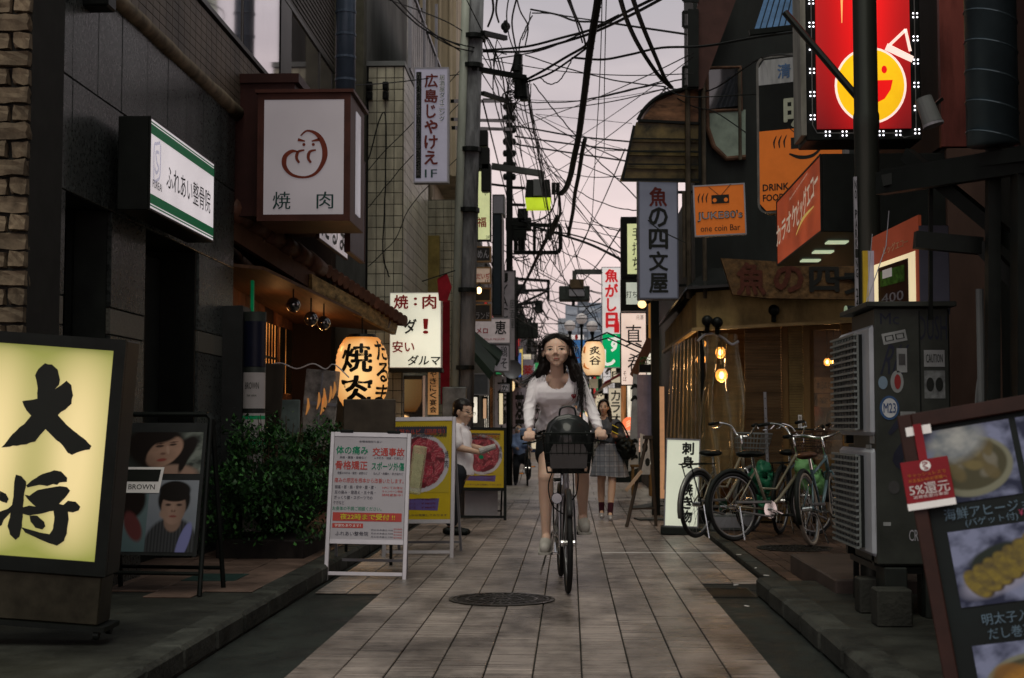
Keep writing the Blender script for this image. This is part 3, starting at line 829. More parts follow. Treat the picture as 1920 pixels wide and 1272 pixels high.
# ================================================================== right side buildings
t = thing('fish_restaurant', 'dark corner izakaya with yellow fascia and clear vinyl curtains', 'building', (1.5, 15.8, 0)); fr_ = t
b = MB(); b.box(1.42, 6, 16.1, 24, 2.62, 3.9); b.box(1.42, 6, 16.1, 17.4, 3.9, 8.6); b.box(1.42, 1.5, 17.5, 24, 0, 2.62); b.box(4.2,6,15.9,24,0,2.62); b.box(1.5,4.2,19.5,19.6,0,2.62)
b.build('wall', DGREYW, t, world=True)
b = MB(); b.box(1.5,4.2,16.2,19.5,-.005,.06); b.build('floor_slab', CONC, t, world=True)
YEL = mat('yellow_fascia', (.32,.235,.095), .6, var=.25, scale=2, stretch=(1,1,2), stain=.5, ssc=(3,3,1.5))
A_, B_, C_ = Vector((1.40,15.75,0)), Vector((3.5,15.55,0)), Vector((1.27,19.0,0))
b = MB(); b.prism([A_+Vector((0,0,2.21)), B_+Vector((0,0,2.30)), B_+Vector((0,0,2.75)), A_+Vector((0,0,2.60))], (0,.06,0))
b.build('fascia', YEL, t, world=True)
b = MB(); b.prism([A_+Vector((0,0,2.21)), C_+Vector((0,0,2.13)), C_+Vector((0,0,2.38)), A_+Vector((0,0,2.60))], (.06,0,0))
b.build('side_fascia', YEL, t, world=True)
b = MB(); b.bar(A_+Vector((-.02,-.03,2.19)), B_+Vector((0,-.03,2.28)), .05,.035); b.bar(A_+Vector((-.03,-.02,2.19)), C_+Vector((-.02,0,2.11)), .05,.035)
b.build('fascia_trim', mat('trim_gold', (.3,.22,.1), .4, .4), t, world=True)
b = MB(); b.prism([A_+Vector((-.12,-.16,2.62)), B_+Vector((0,-.3,2.72)), B_+Vector((0,.7,3.05)), A_+Vector((.3,.6,3.0))], (0,0,.03))
b.prism([A_+Vector((-.12,-.16,2.62)), C_+Vector((-.14,0,2.38)), C_+Vector((.3,0,2.8)), A_+Vector((.3,.6,3.0))], (0,0,.03))
b.build('canopy_roof', mat('canopy_black', (.02,.022,.022), .25, .4), t, world=True)
# posts and timber frames of the open front
WOODY = mat('honey_wood', (.16,.095,.036), .55, var=.45, scale=3, stretch=(1,1,.2))
for (x, y) in ((2.38,15.9),(2.62,15.9),(3.05,15.9),(1.46,15.9),(1.40,17.4)):
 MB().box(x-.035, x+.035, y-.035, y+.035, .035, 2.25).build('post', WOODY if x > 2 else BLK, t, world=True)
b = MB(); b.box(1.6,2.37,15.87,15.93,.80,.86); b.box(1.6,2.37,15.87,15.93,.2,.26); b.box(1.6,1.66,15.87,15.93,.04,.86); b.box(2.0,2.06,15.87,15.93,.04,.8); b.build('low_rail', WOODY, t, world=True)
# interior: counter, back wall, posters
b = MB(); b.box(1.55,4.2,19.42,19.49,.06,2.6); b.build('back_wall', mat('interior_wood', (.10,.055,.024), .6, var=.5, stretch=(.3,1,3)), t, world=True)
b = MB(); b.box(1.5,4.2,16.2,19.5,2.55,2.6); b.build('ceiling', BROWNB, t, world=True)
b = MB(); b.box(2.66,4.2,16.55,16.9,.9,.96); b.box(2.7,4.2,16.6,16.66,.06,.9); b.build('counter', WOODY, t, world=True)
# sliding door (glazed)
b = MB();
for x in (2.66, 3.44): b.box(x, x+.06, 16.0, 16.05, .06, 2.2)
b.box(2.66,3.5,16.0,16.05,2.2,2.26); b.box(2.66,3.5,16.0,16.05,.06,.75); b.build('door', WOODY, t, world=True)
b = MB(); b.box(2.725,3.437,16.02,16.03,.752,2.198); b.build('door_pane', mat('door_glass', (.6,.5,.4), .05, alpha=.18, spec=.6), t, world=True)
t2 = thing('door_plate', 'small white upright plate on the sliding door post', 'sign', P(1500,791,15.84))
MB().box(-.02,.02,-.004,.004,-.075,.075).build('plate', WHI, t2)
b = MB(); put_col(b, '営業中', 0, .065, -.065, .026, .02, -.006); b.build('lettering', INK, t2)
# side building: mid blocks
t = thing('corner_house', 'dark low house behind the pink noodle sign', 'building', (1.6, 24, 0))
MB().box(1.42, 5, 24.1, 40, 0, 4.3).build('wall', BROWNB, t, world=True)
for i in range(4):
 y = 25+i*3.6
 MB().box(1.36,1.415,y,y+2.4,.3,2.4).build('window', WARMD if i % 2 else COOLW, t, world=True)
 MB().prism([(1.42,y-.2,2.9),(1.42,y+2.8,2.9),(.95,y+2.8,2.55),(.95,y-.2,2.55)], (0,0,.04)).build('awning', DARK, t, world=True)
# near right building with red metal wall
t = thing('karaoke_building', 'near building with reddish metal wall behind the spiral duct', 'building', (2.4, 7.9, 0))
b = MB(); b.box(2.46, 7, 9.4, 11.2, .08, 2.95); b.box(2.8, 7, 3.5, 9.39, .08, 7.5); b.build('wall', DGREYW, t, world=True)
for i in range(8):
 MB().box(2.44+i*.3, 2.44+i*.3+.292, 9.34, 9.4, 2.95, 7.5, .004).build('panel', REDM, t, world=True)
for i in range(4):
 MB().box(2.47+i*.3, 2.47+i*.3+.292, 9.34, 9.398, .1, 2.94, .004).build('panel', mat('red_brown_metal', (.055,.032,.024), .5, var=.5, scale=2.5, stretch=(1,1,.35)), t, world=True)
b = MB(); b.box(2.44, 7, 9.41, 11.2, 2.96, 7.5); b.build('upper_wall', BROWNB, t, world=True)
# ================================================================== left foreground: tall lit sign on casters
a = P(235, 645, 6.75); c = P(262, 1085, 6.75)
W_, H_ = .78, 1.12
t = thing('lit_street_sign', 'big yellow backlit standing sign with two bold black brush characters', 'standing sign', (-2.19, 6.62, .13), (0, R(4.2), R(2)))
YB = backlit('yellow_backlit', (.84,.64,.33), (.20,.21,.045), .9, 2, W_, -W_, .34, 1.02)
# local x runs from -W_ (outside the frame) to 0 at the street side
b = MB(); b.box(-W_-.06, .0, .004, .22, .29, 1.40, .006); b.build('cabinet', BLK, t)
b = MB()
b.box(-.055, 0, -.02, .004, .29, 1.40); b.box(-W_-.06,-W_,-.02,.004,.29,1.40)
b.box(-W_,-.055,-.02,.004,1.345,1.40); b.box(-W_,-.055,-.02,.004,.29,.355); b.build('frame', BLK, t)
MB().box(-W_, -.055, -.004, .002, .355, 1.345).build('face_panel', YB, t)
b = MB(); b.box(-W_-.04, -.02, .0, .2, .06, .285, .006); b.build('plinth', mat('worn_steel', (.035,.032,.022), .45, .6, var=.6, scale=5), t)
MB().box(-W_-.02, .02, -.03, .23, .035, .058).build('base_rail', BLK, t)
for x in (-.02, -W_+.02):
 for y in (.0, .2):
  b = MB(); b.lathe((x, y, .018), [(0,-.012),(.024,-.012),(.024,.012),(0,.012)], 14, 'x'); b.build('caster', BLK, t)
def L2(pts):     # brush outlines were taken from the picture: to the local frame of the panel face
 inv = RM[t.name].inverted(); o = []
 for (px, py) in pts:
  q = ray(px, py); o_ = inv @ CAM; d_ = inv.to_3x3() @ q
  s_ = (-.006 - o_.y)/d_.y; r = o_ + d_*s_; o.append((r.x, r.z))
 return o
DAI = [(66,705),(72,692),(84,682),(98,684),(108,694),(113,712),(111,722),(104,730),(115,722),(125,715),(134,722),(137,742),(134,757),(122,768),(108,778),(125,797),(150,817),(172,836),(168,843),(145,848),(135,853),(127,849),(118,836),(100,820),(86,805),(76,817),(66,829),(40,835),(3,839),(18,820),(30,808),(45,795),(58,780),(50,770),(42,752),(56,751),(70,747),(71,728)]
z2 = lambda pts: [(x/2.695, 800+y/2.695) for x, y in pts]
SHO = [z2(q) for q in (
 [(80,242),(108,250),(132,278),(134,300),(124,330),(118,400),(112,500),(100,555),(80,572),(52,545),(38,505),(50,460),(62,400),(70,330),(72,280)],
 [(0,325),(30,340),(45,365),(35,388),(10,380),(-8,370)],
 [(0,430),(40,415),(62,395),(60,430),(20,470),(10,500),(-6,505),(-8,440)],
 [(135,298),(165,270),(215,240),(275,222),(310,228),(340,258),(338,280),(300,285),(290,295),(270,290),(240,300),(200,295),(140,308)],
 [(125,345),(150,350),(190,320),(250,310),(300,300),(340,305),(355,325),(330,360),(300,390),(320,395),(345,375),(385,380),(408,405),(400,425),(370,435),(345,430),(348,470),(338,540),(325,580),(290,602),(250,590),(180,560),(130,535),(105,505),(130,515),(200,535),(250,545),(268,520),(275,460),(272,425),(215,440),(150,450),(112,440),(110,410),(150,400),(180,405),(150,375)],
 [(150,450),(190,450),(225,480),(232,505),(215,520),(180,510),(155,480)])]
def rough(pts, k=1.4):
 o = []
 for i, p in enumerate(pts):
  q = pts[(i+1) % len(pts)]; n = max(1, int(math.hypot(q[0]-p[0], q[1]-p[1])/7))
  for j in range(n):
   a = j/n; o.append((p[0]+(q[0]-p[0])*a+random.uniform(-k,k)*.6, p[1]+(q[1]-p[1])*a+random.uniform(-k,k)*.6))
 return o
b = MB(); b.poly(L2(rough(DAI)), -.0075)
for i, q in enumerate(SHO): b.poly(L2(rough(q, .9)), -.0075-.0006*i)
b.build('lettering', INK, t)
# ---- black A-frame with portrait posters
FAB = mat('black_panel', (.02,.022,.022), .5, var=.3)
t = thing('poster_stand', 'black A-frame stand with salon portrait posters behind the yellow sign', 'A-frame sign', (-2.56, 8.55, .105), (0,0,R(-6)))
lean = .22
for s_, nm in ((1,'front_frame'),(-1,'back_frame')):
 b = MB(); y0 = -.0 if s_ > 0 else .42; y1 = lean if s_ > 0 else lean+.03
 for x in (-.34, .34): b.tube([(x, y0, 0), (x*.93, y1, 1.06), (x*.86, y1, 1.09)], .016, 8)
 b.tube([(-.29,y1,1.09),(.29,y1,1.09)], .016, 8)
 yy = y0+(y1-y0)*.12; b.tube([(-.33,yy,.13),(.33,yy,.13)], .012, 8)
 b.build(nm, BLK, t)
# poster board lies along the front frame plane
bd = inst('poster_board', MB().box(-.30,.30,.0,.01,.0,.82).mesh('poster_board', FAB), t, (0, .045, .235), (-math.atan2(lean,1.06), 0, 0))
def flat(parent, nm, m, pts=None, y=-.002, disc=None, mb=None):
 b = mb or MB()
 if pts: b.poly(pts, y)
 if disc: b.disc(*disc, y)
 return b.build(nm, m, parent)
def port1(u, v):
 c = mixc((.025,.03,.027), (.16,.18,.16), max(0, min(1, .5+1.2*nz(u,v,5))*sb(u,v,.95,.5,.35,.7,0,.9)))
 c = mixc(c, (.010,.007,.006), sb(u,v,.42,.62,.40,.55,.2,.25)); c = mixc(c, (.010,.007,.006), sb(u,v,.78,.55,.12,.40,-.3,.3))
 f = sb(u,v,.52,.52,.20,.40,-.35,.12); sh = .55+.75*u-.35*abs(v-.5)+.2*nz(u,v,4); c = mixc(c, (.30*sh,.185*sh,.135*sh), f)
 c = mixc(c, (.26,.17,.13), sb(u,v,.66,.0,.30,.22,.1,.3)); c = mixc(c, (.010,.007,.006), sb(u,v,.40,.93,.28,.20,.35,.25)); c = mixc(c, (.010,.007,.006), sb(u,v,.79,.42,.05,.40,-.15,.3))
 for (x,y,rx,ry,r_,cc) in ((.45,.66,.055,.030,.25,(.02,.012,.01)),(.62,.70,.05,.026,.25,(.02,.012,.01)),(.45,.72,.06,.014,.3,(.04,.02,.015)),(.63,.76,.055,.014,.2,(.04,.02,.015)),(.50,.48,.035,.03,.2,(.12,.06,.045)),(.49,.33,.065,.035,.3,(.20,.035,.03)),(.56,.57,.02,.10,.1,(.36,.24,.18))): c = mixc(c, cc, sb(u,v,x,y,rx,ry,r_,.5)*.9)
 return c
def port2(u, v):
 c = mixc((.13,.15,.18), (.20,.22,.25), v+.3*nz(u,v,3)); q = (u-.38)/.62
 if u < .37:
  c = mixc((.07,.11,.12), (.12,.17,.18), v); return mixc(mixc(c, (.012,.008,.007), sb(u,v,.12,.72,.22,.28,0,.2)), (.10,.03,.03), sb(u,v,.2,.35,.1,.22,.4,.3))
 k = .035*(.7+.5*math.sin(u*150))+.01
 c = mixc(c, (k,k*1.05,k*1.15), sb(u,v,.70,.02,.36,.46,0,.12)); c = mixc(c, (.16,.17,.36), sb(u,v,.86,.14,.07,.28,-.25,.2)*(1 if v < .42 else 0))
 c = mixc(c, (.20,.13,.10), sb(u,v,.70,.44,.11,.16,0,.2)); sh = .7+.5*(1-abs(u-.66)*4); c = mixc(c, (.010,.008,.007), sb(u,v,.70,.73,.205,.25,0,.12))
 c = mixc(c, (.24*sh,.155*sh,.12*sh), sb(u,v,.70,.62,.155,.24,0,.12)); c = mixc(c, (.010,.008,.007), max(sb(u,v,.70,.86,.20,.13,0,.15), sb(u,v,.70,.77,.17,.07,0,.2)))
 for (x,y,rx,ry,r_,cc) in ((.63,.655,.038,.016,0,(.02,.012,.01)),(.77,.655,.038,.016,0,(.02,.012,.01)),(.70,.57,.03,.018,0,(.11,.055,.04)),(.70,.495,.048,.017,0,(.17,.04,.035)),(.70,.61,.012,.05,0,(.30,.2,.15)),(.58,.52,.05,.06,.5,(.26,.17,.13))): c = mixc(c, cc, sb(u,v,x,y,rx,ry,r_,.5)*.9)
 return c
paint(bd, -.22, .28, .50, .76, -.003, 90, 56, port1, 'portrait_print'); paint(bd, -.22, .28, .02, .46, -.003, 90, 84, port2, 'portrait_print')
b = MB(); b.poly([(-.22,.38),(.03,.38),(.05,.54),(-.22,.54)], -.007); b.build('name_card', WHI, bd)
b = MB(); b.poly([(-.2,.45),(.02,.45),(.03,.525),(-.2,.525)], -.0085); put_text(b, 'BROWN', -.085, .417, .17, .032, .02, -.0085); b.build('lettering', INK, bd)
# ---- tenant name column by the granite building
t = thing('tenant_board', 'tall dark column board with rounded white tenant plates', 'sign', (-2.78, 11.75, .1))
b = MB(); b.box(-.16,.05,0,.3,0,2.03,.004); b.build('panel', FAB, t)
b = MB(); b.tube([(.13,.1,.05),(.13,.1,1.98)], .095, 20); b.build('column', DARK, t, smooth=True)
PLW = mat('plate_white', (.34,.32,.32), .35, var=.08)
zs = [(1.17,1.47),(.85,1.13),(.42,.80),(.1,.38)]
def curvp(z0, z1, m, r=.0985, nm='name_plate', a0=-150, a1=-10, par=None):
 b = MB(); n = 12; vs = []
 for i in range(n+1):
  a = R(a0+(a1-a0)*i/n); vs += [(.13+r*math.cos(a), .1+r*math.sin(a), z0), (.13+r*math.cos(a), .1+r*math.sin(a), z1)]
 b.add(vs, [(2*i,2*i+2,2*i+3,2*i+1) for i in range(n)]); return b.build(nm, m, par or t, smooth=True)
for i, (z0, z1) in enumerate(zs):
 curvp(z0, z1, PLW)
 if i == 1:
  curvp(z0+.02, z0+.05, GREENM, .0995, 'green_band'); curvp(z1-.05, z1-.02, GREENM, .0995, 'green_band')
curvp(1.52, 1.9, mat('plate_navy', (.006,.008,.02), .4), .097)
def curvtext(s, z, w, h, bold=.02):
 b = MB(); put_text(b, s, 0, z, w, h, bold, 0)
 b.v = [Vector((.13+.1005*math.cos(-PI/2+v.x/.1), .1+.1005*math.sin(-PI/2+v.x/.1), v.z)) for v in b.v]
 b.build('lettering', INK, t)
curvtext('BROWN', 1.36, .12, .055); curvtext('hair salon', 1.28, .08, .02); curvtext('ふれあい', .99, .13, .05); curvtext('〜', .62, .08, .02)
# ---- hedge in a planter
t = thing('hedge', 'leafy green shrub spilling over a dark brick planter', 'shrub', (-2.38, 11.1, .1)); hg = t
b = MB(); b.box(-.34,.34,-.2,1.9,0,.15,.01); b.build('planter', mat('planter_brick', (.014,.011,.010), .7, var=.5, scale=9), t)
b = MB()
for i in range(40):
 a = random.uniform(0,2*PI); r = random.uniform(.05,.35); x = math.cos(a)*r; y = .7+math.sin(a)*r*2.2
 b.tube([(x*.5,y*.8+.1,.3),(x*.8,y,.55),(x*1.15,y*1.05-.03,random.uniform(.8,1.12))], [.009,.006,.003], 5)
b.build('stems', mat('twig', (.06,.04,.025), .8), t)
rn = random.Random(5)
b = MB(); b.ell((0,.80,.46),.30,.72,.33,18,12); o = b.build('foliage', mat('leaf_inner_shade', (.008,.022,.008), .9, var=.7, scale=25, bump=.5), t); o['kind'] = 'stuff'  # solid core; its near-black green stands for shade between the leaves
for k, (mname, colr, cnt) in enumerate((('leaf_dark', (.016,.05,.014), 8000), ('leaf_light', (.045,.15,.03), 2600))):
 b = MB()
 for i in range(cnt):
  th = rn.uniform(0,2*PI); ph = rn.uniform(-.4,1.0); rr = rn.uniform(.72,1.03)
  lump = 1+.16*math.sin(3*th+1)+.12*math.sin(7*th+ph*5)+.1*math.sin(11*ph)
  x = .50*rr*lump*math.cos(th)*math.sqrt(max(0,1-(ph*.9)**2)*.9+.1); y = .72+1.10*rr*lump*math.sin(th)*math.sqrt(max(0,1-(ph*.9)**2)*.9+.1); z = .56+.50*ph*rr*lump
  if z < .22 or rn.random() < .12: z = rn.uniform(.12,.6); x = rn.uniform(-.46,.46); y = rn.uniform(-.30,.3)
  if rn.random() < .04: z += rn.uniform(0,.14); x += rn.uniform(-.1,.1)
  if x < -.52 and y > .6: x = -.5
  s_ = rn.uniform(.016,.034); rot = Matrix.Rotation(rn.uniform(0,2*PI),3,'Z') @ Matrix.Rotation(rn.uniform(-1.2,1.2),3,'X')
  c = Vector((x,y,z)); q = [rot @ Vector(v) for v in ((-s_*.5,0,0),(0,-s_*.9,s_*.15),(s_*.5,0,0),(0,s_*.9,s_*.15))]
  b.add([c+v for v in q], [(0,1,2,3)])
 o = b.build('foliage', mat(mname, colr, .45, var=.5, scale=30), t); o['kind'] = 'stuff'
# ---- white framed clinic A-frame
def aframe(t, w, h, hp, wid=.035, fm=ALU, lean=.25, roundc=0, back=.45, zb=.0):
 """front ladder frame with poster; returns the poster board object (its local xz is the face)"""
 ang = math.atan2(lean, h)
 b = MB()
 b.box(-w/2,-w/2+wid,-.012,.012,0,h,.004); b.box(w/2-wid,w/2,-.012,.012,0,h,.004)
 b.box(-w/2+wid,w/2-wid,-.0115,.011,h-wid,h); b.box(-w/2+wid,w/2-wid,-.0115,.011,hp-wid,hp); b.box(-w/2+wid,w/2-wid,-.008,.008,zb+.04,zb+.04+wid*.8)
 fr = inst('front_frame', b.mesh('front_frame', fm), t, (0,0,0), (-ang,0,0))
 b = MB(); b.bar((-w/2+.03, lean+.02, h-.04), (-w/2+.03, lean+back, 0), .02,.03); b.bar((w/2-.03, lean+.02, h-.04), (w/2-.03, lean+back, 0), .02,.03)
 b.bar((-w/2+.03, lean+back*.9, .09), (w/2-.03, lean+back*.9, .09), .012,.02); b.build('back_frame', fm if fm is not ALU else LGREY, t)
 bd = inst('poster_board', MB().box(-w/2+wid,w/2-wid,-.004,.004,hp,h-wid).mesh('poster_board', FAB), t, (0,0,0), (-ang,0,0))
 return bd
t = thing('clinic_stand', 'white framed clinic A-frame with red and green printed notice', 'A-frame sign', (-1.49, 10.35, .0), (0,R(1.2),R(4)))
w, h, hp = .60, 1.10, .30
bd = aframe(t, w, h, hp, .032)
PW = mat('print_white', (.42,.40,.44), .3, var=.06)
MB().box(-w/2+.033,w/2-.033,-.0065,-.0045,hp+.001,h-.033).build('poster', PW, bd)
GR_, RD_, BK_ = MB(), MB(), MB()
X = lambda px: (px-690)/248.0*1.0; zt, zbm = h-.04, hp+.005
def ZZ(py): return zt-(py-832)/(1012-832)*(zt-zbm)
yy = -.0085
put_text(GR_, '体の痛み', -.135, ZZ(855), .235, .062, .03, yy); put_text(RD_, '交通事故', .135, ZZ(857), .235, .062, .03, yy)
put_text(RD_, '骨格矯正', -.135, ZZ(882), .235, .065, .03, yy); put_text(GR_, 'スポーツ外傷', .135, ZZ(883), .24, .06, .03, yy)
put_text(BK_, '各種保険取り扱い', 0, ZZ(839), .17, .017, .01, yy)
put_text(BK_, '肩痛・腰痛・膝痛など', -.125, ZZ(868), .2, .02, .015, yy); put_text(BK_, 'ムチ打ち・捻挫・打撲など', .14, ZZ(868), .22, .02, .015, yy)
put_text(BK_, '骨盤のゆがみ・猫背・姿勢など', -.125, ZZ(896), .22, .02, .015, yy); put_text(BK_, 'ねんざ・肉離れ・突き指など', .14, ZZ(896), .22, .02, .015, yy)
put_text(RD_, '痛みの原因を根本から改善いたします。', 0, ZZ(909), .51, .036, .02, yy)
for i, s_ in enumerate(('頭痛・首・肩・背中・腰・膝・', '足の痛み・寝違え・五十肩・', 'ぎっくり腰・スポーツでの', 'ケガなど')):
 put_text(BK_, s_, [-.1,-.1,-.11,-.215][i], ZZ(921+i*9.3), [.30,.30,.28,.08][i], .027, .015, yy)
for i, s_ in enumerate(('HPにてお得な','キャンペーン情報','随時更新中！')): put_text(RD_, s_, .175, ZZ(921+i*6.5), .15, .019, .012, yy)
put_text(GR_, 'お身体の不調ご相談ください。', -.08, ZZ(959), .36, .03, .02, yy)
for (x0,x1,p0,p1) in ((-.255,.25,966,981),(-.255,-.03,985,993)): RD_.box(x0,x1,-.0085,-.007,ZZ(p1),ZZ(p0))
put_text(BK_, 'ふれあい整骨院', -.11, ZZ(1003), .24, .032, .02, yy)
for i in range(3): put_text(BK_, '月火水木金土 9:00', .11+.0*i, ZZ(996+i*6), .16, .014, .01, yy);
for i in range(4): put_text(RD_, '受付時間', .225, ZZ(994+i*5), .06, .012, .01, yy)
YT = MB(); put_text(YT, '夜22時まで受付 !!', 0, ZZ(973.5), .40, .042, .03, -.0105); YT.build('lettering', mat('yellow_ink', (.6,.5,.03), .4), bd)
YT = MB(); put_text(YT, '学割もあります！', -.143, ZZ(989), .19, .022, .02, -.0105); YT.build('lettering', WHI, bd)
GRT = mat('teal_ink', (.0,.20,.10), .4, var=.1); RDT = mat('coral_ink', (.45,.06,.05), .4, var=.1); BKT = mat('soft_black_ink', (.03,.03,.05), .4)
GR_.build('lettering', GRT, bd); RD_.build('lettering', RDT, bd); BK_.build('lettering', BKT, bd)
for x in (-.18, .17): MB().box(x-.05, x+.05, -.02, .02, h-.006, h+.018, .006).build('clip', BLK, bd)
# leaflet holder
t2 = thing('leaflet_pouch', 'clear leaflet pouch hooked on the right edge of clinic stand', 'pouch', (-1.16, 10.55, .62), (0,R(8),0))
MB().box(-.05,.05,-.03,.03,0,.36,.01).build('pouch', mat('pouch_vinyl', (.5,.5,.3), .15, alpha=.45), t2)
MB().box(-.035,.035,-.012,.012,.05,.3).build('leaflets', mat('leaflet_paper', (.40,.38,.22), .6, var=.4, scale=20), t2)
# ---- two yellow meat A-frames
YELP = mat('print_yellow', (.40,.29,.008), .35, var=.12); PURP = mat('print_purple', (.10,.07,.22), .4, var=.2); DRED = mat('print_dark_red', (.09,.01,.01), .4)
def meat_stand(t, w, h, hp, fm, seed):
 rr = random.Random(seed)
 bd = aframe(t, w, h, hp, .034, fm, .22, back=.42)
 x0, x1, z0, z1 = -w/2+.035, w/2-.035, hp+.001, h-.035; W2 = x1-x0; H2 = z1-z0
 MB().box(x0,x1,-.0065,-.0045,z0,z1).build('poster', YELP, bd)
 b = MB(); n = 26
 xa, xb, za, zb_ = x0+W2*.04, x1-W2*.08, z1-H2*.165, z1-H2*.06
 b.box(xa,xb,-.0085,-.007,za,zb_)
 for i in range(n):
  x = xa+(xb-xa)*(i+.2)/n; b.box(x,x+.008,-.0085,-.007,zb_+.0005,zb_+.008); b.box(x,x+.008,-.0085,-.007,za-.008,za-.0005)
 b.build('header_band', BKT, bd)
 b = MB(); put_text(b, '上野カルビ（国産牛）', (xa+xb)/2, (za+zb_)/2, (xb-xa)*.92, (zb_-za)*.6, .02, -.0105); b.build('lettering', mat('brick_red_ink', (.35,.05,.03), .4), bd)
 cx, cz, r = 0, z1-H2*.43, W2*.47
 sl = [(rr.uniform(.12,.88), rr.uniform(.12,.88), rr.uniform(.07,.16), rr.uniform(.03,.06), rr.uniform(0,PI), rr.uniform(.6,1.3)) for q in range(75)]
 def plate(u, v):
  d = math.hypot(u-.5, v-.5)*2; c = (.40,.38,.42) if d < 1 else (.30,.22,.01)
  if d > .99: return (.36,.27,.01)
  if d > .86+.05*nz(u,v,6): return mixc(c, (.30,.27,.30), max(0,(.93-d)*6))
  c = (.10,.006,.012)
  for (x,z,rx,rz,th,k) in sl:
   f = sb(u,v,x,z,rx,rz,th,.35)
   if f > 0: w_ = .5+.5*math.sin(((u-x)*math.sin(th)-(v-z)*math.cos(th))*160+6*nz(u,v,9)); c = mixc(c, mixc((.24*k,.012*k,.03*k), (.46*k,.20*k,.20*k), max(0,w_-.62)*1.6), f); c = mixc(c, (.05,.003,.006), f*(1-f)*1.6)
  return c
 paint(bd, cx-r, cx+r, cz-r, cz+r, -.0085, 84, 84, plate, 'plate_print')
 b = MB(); b.disc(cx-.01,cz-.12*r,.12*r,.1*r,-.012,10); b.build('garnish', GRNI, bd)
 b = MB(); put_col(b, '焼肉', x1-.04, cz+.11, cz-.05, .03, .02, -.0125); put_text(b, '※写真はイメージです', x0+W2*.62, z0+H2*.205, W2*.35, .012, .01, -.0085)
 put_text(b, 'ランチタイムから営業しております', 0, z0+.035, W2*.9, .018, .015, -.0085); b.build('lettering', BKT, bd)
 b = MB(); b.poly([(x0+W2*.08,z0+.085),(x0+W2*.8,z0+.075),(x0+W2*.82,z0+H2*.21),(x0+W2*.09,z0+H2*.20)], -.008); b.build('price_box', PURP, bd)
 b = MB()
 for q in range(3):
  zq = z0+.10+q*.035; put_text(b, '上カルビ 塩ロース', x0+W2*.3, zq, W2*.3, .018, .01, -.0095); put_text(b, '￥980円', x0+W2*.65, zq, W2*.22, .018, .01, -.0095)
 b.build('lettering', DRED, bd)
 return bd
t = thing('meat_menu_stand', 'nearer yellow meat menu A-frame in a white frame', 'A-frame sign', (-1.30, 12.15, .0), (0,R(-.6),R(-4)), 'yellow grilled meat menu boards')
meat_stand(t, .62, 1.22, .33, ALU, 3)
t = thing('meat_menu_stand', 'farther yellow meat menu A-frame in a black frame beside the man', 'A-frame sign', (-1.05, 16.9, .0), (0,R(.8),R(6)), 'yellow grilled meat menu boards')
meat_stand(t, .59, 1.13, .40, BLK, 8)
b = MB(); b.box(-.2,.2,.2,.23,.05,.36,.004); b.build('white_tray', LGREY, t)
# ---- things in front of the grill restaurant
t = thing('paper_lantern', 'big orange and white paper lantern with black yakiniku characters', 'lantern', P(678, 766, 15.6)); LR, LH = .285, .78
ANCH = backlit('lantern_paper', (.95,.60,.24), (.50,.18,.03), 1.05, 1, .6, -.3, 0, .78)
b = MB(); pr_ = []
for i in range(29):
 a = i/28; z = LH*a; r = LR*(1-abs(2*a-1)**3.2*.38)+(.006 if i % 2 else 0); pr_.append((r, z))
b.lathe((0,0,0), pr_, 32); b.build('shade', ANCH, t, smooth=True)
b = MB(); b.lathe((0,0,0), [(0,-.03),(.15,-.03),(.17,0),(.175,.01)], 24); b.lathe((0,0,LH), [(.175,-.01),(.17,.0),(.15,.035),(0,.035)], 24); b.tube([(0,0,LH+.03),(0,0,LH+.28)], .008, 6); b.build('rims', BLK, t)
def lanttext(par, s, ang, zt_, zb_, w, lr, lh, bold=.05, m=INK):
 b = MB(); put_col(b, s, 0, zt_, zb_, w, bold, 0)
 def wr(v):
  a = v.z/lh; r = lr*(1-abs(2*a-1)**3.2*.38)+.010; an = -PI/2+ang+v.x/lr
  return Vector((r*math.cos(an), r*math.sin(an), v.z))
 b.v = [wr(v) for v in b.v]; b.build('lettering', m, par)
ld = bpy.data.lights.new('lantern_light', 'POINT'); ld.energy = 5; ld.color = (1,.55,.22); ld.shadow_soft_size = .12; lo = bpy.data.objects.new('paper_lantern_light', ld); COL.objects.link(lo); lo.location = Vector(t.location)+Vector((0,-.1,-.16))
lanttext(t, '焼肉', -.08, .72, .02, .34, LR, LH, .045); lanttext(t, 'だるま', 1.08, .75, .03, .20, LR, LH, .04)
# dark notice board top in front of the lantern
t = thing('notice_board', 'dark brown blank notice board in front of the paper lantern', 'board', (P(692,800,11.4).x, 11.4, .0))
MB().box(-.21,.21,0,.04,.98,1.34,.008).build('board', mat('brown_board', (.05,.04,.03), .5, var=.4), t)
for x in (-.18,.18): MB().box(x-.012,x+.012,.005,.03,0,.979).build('leg', BLK, t)
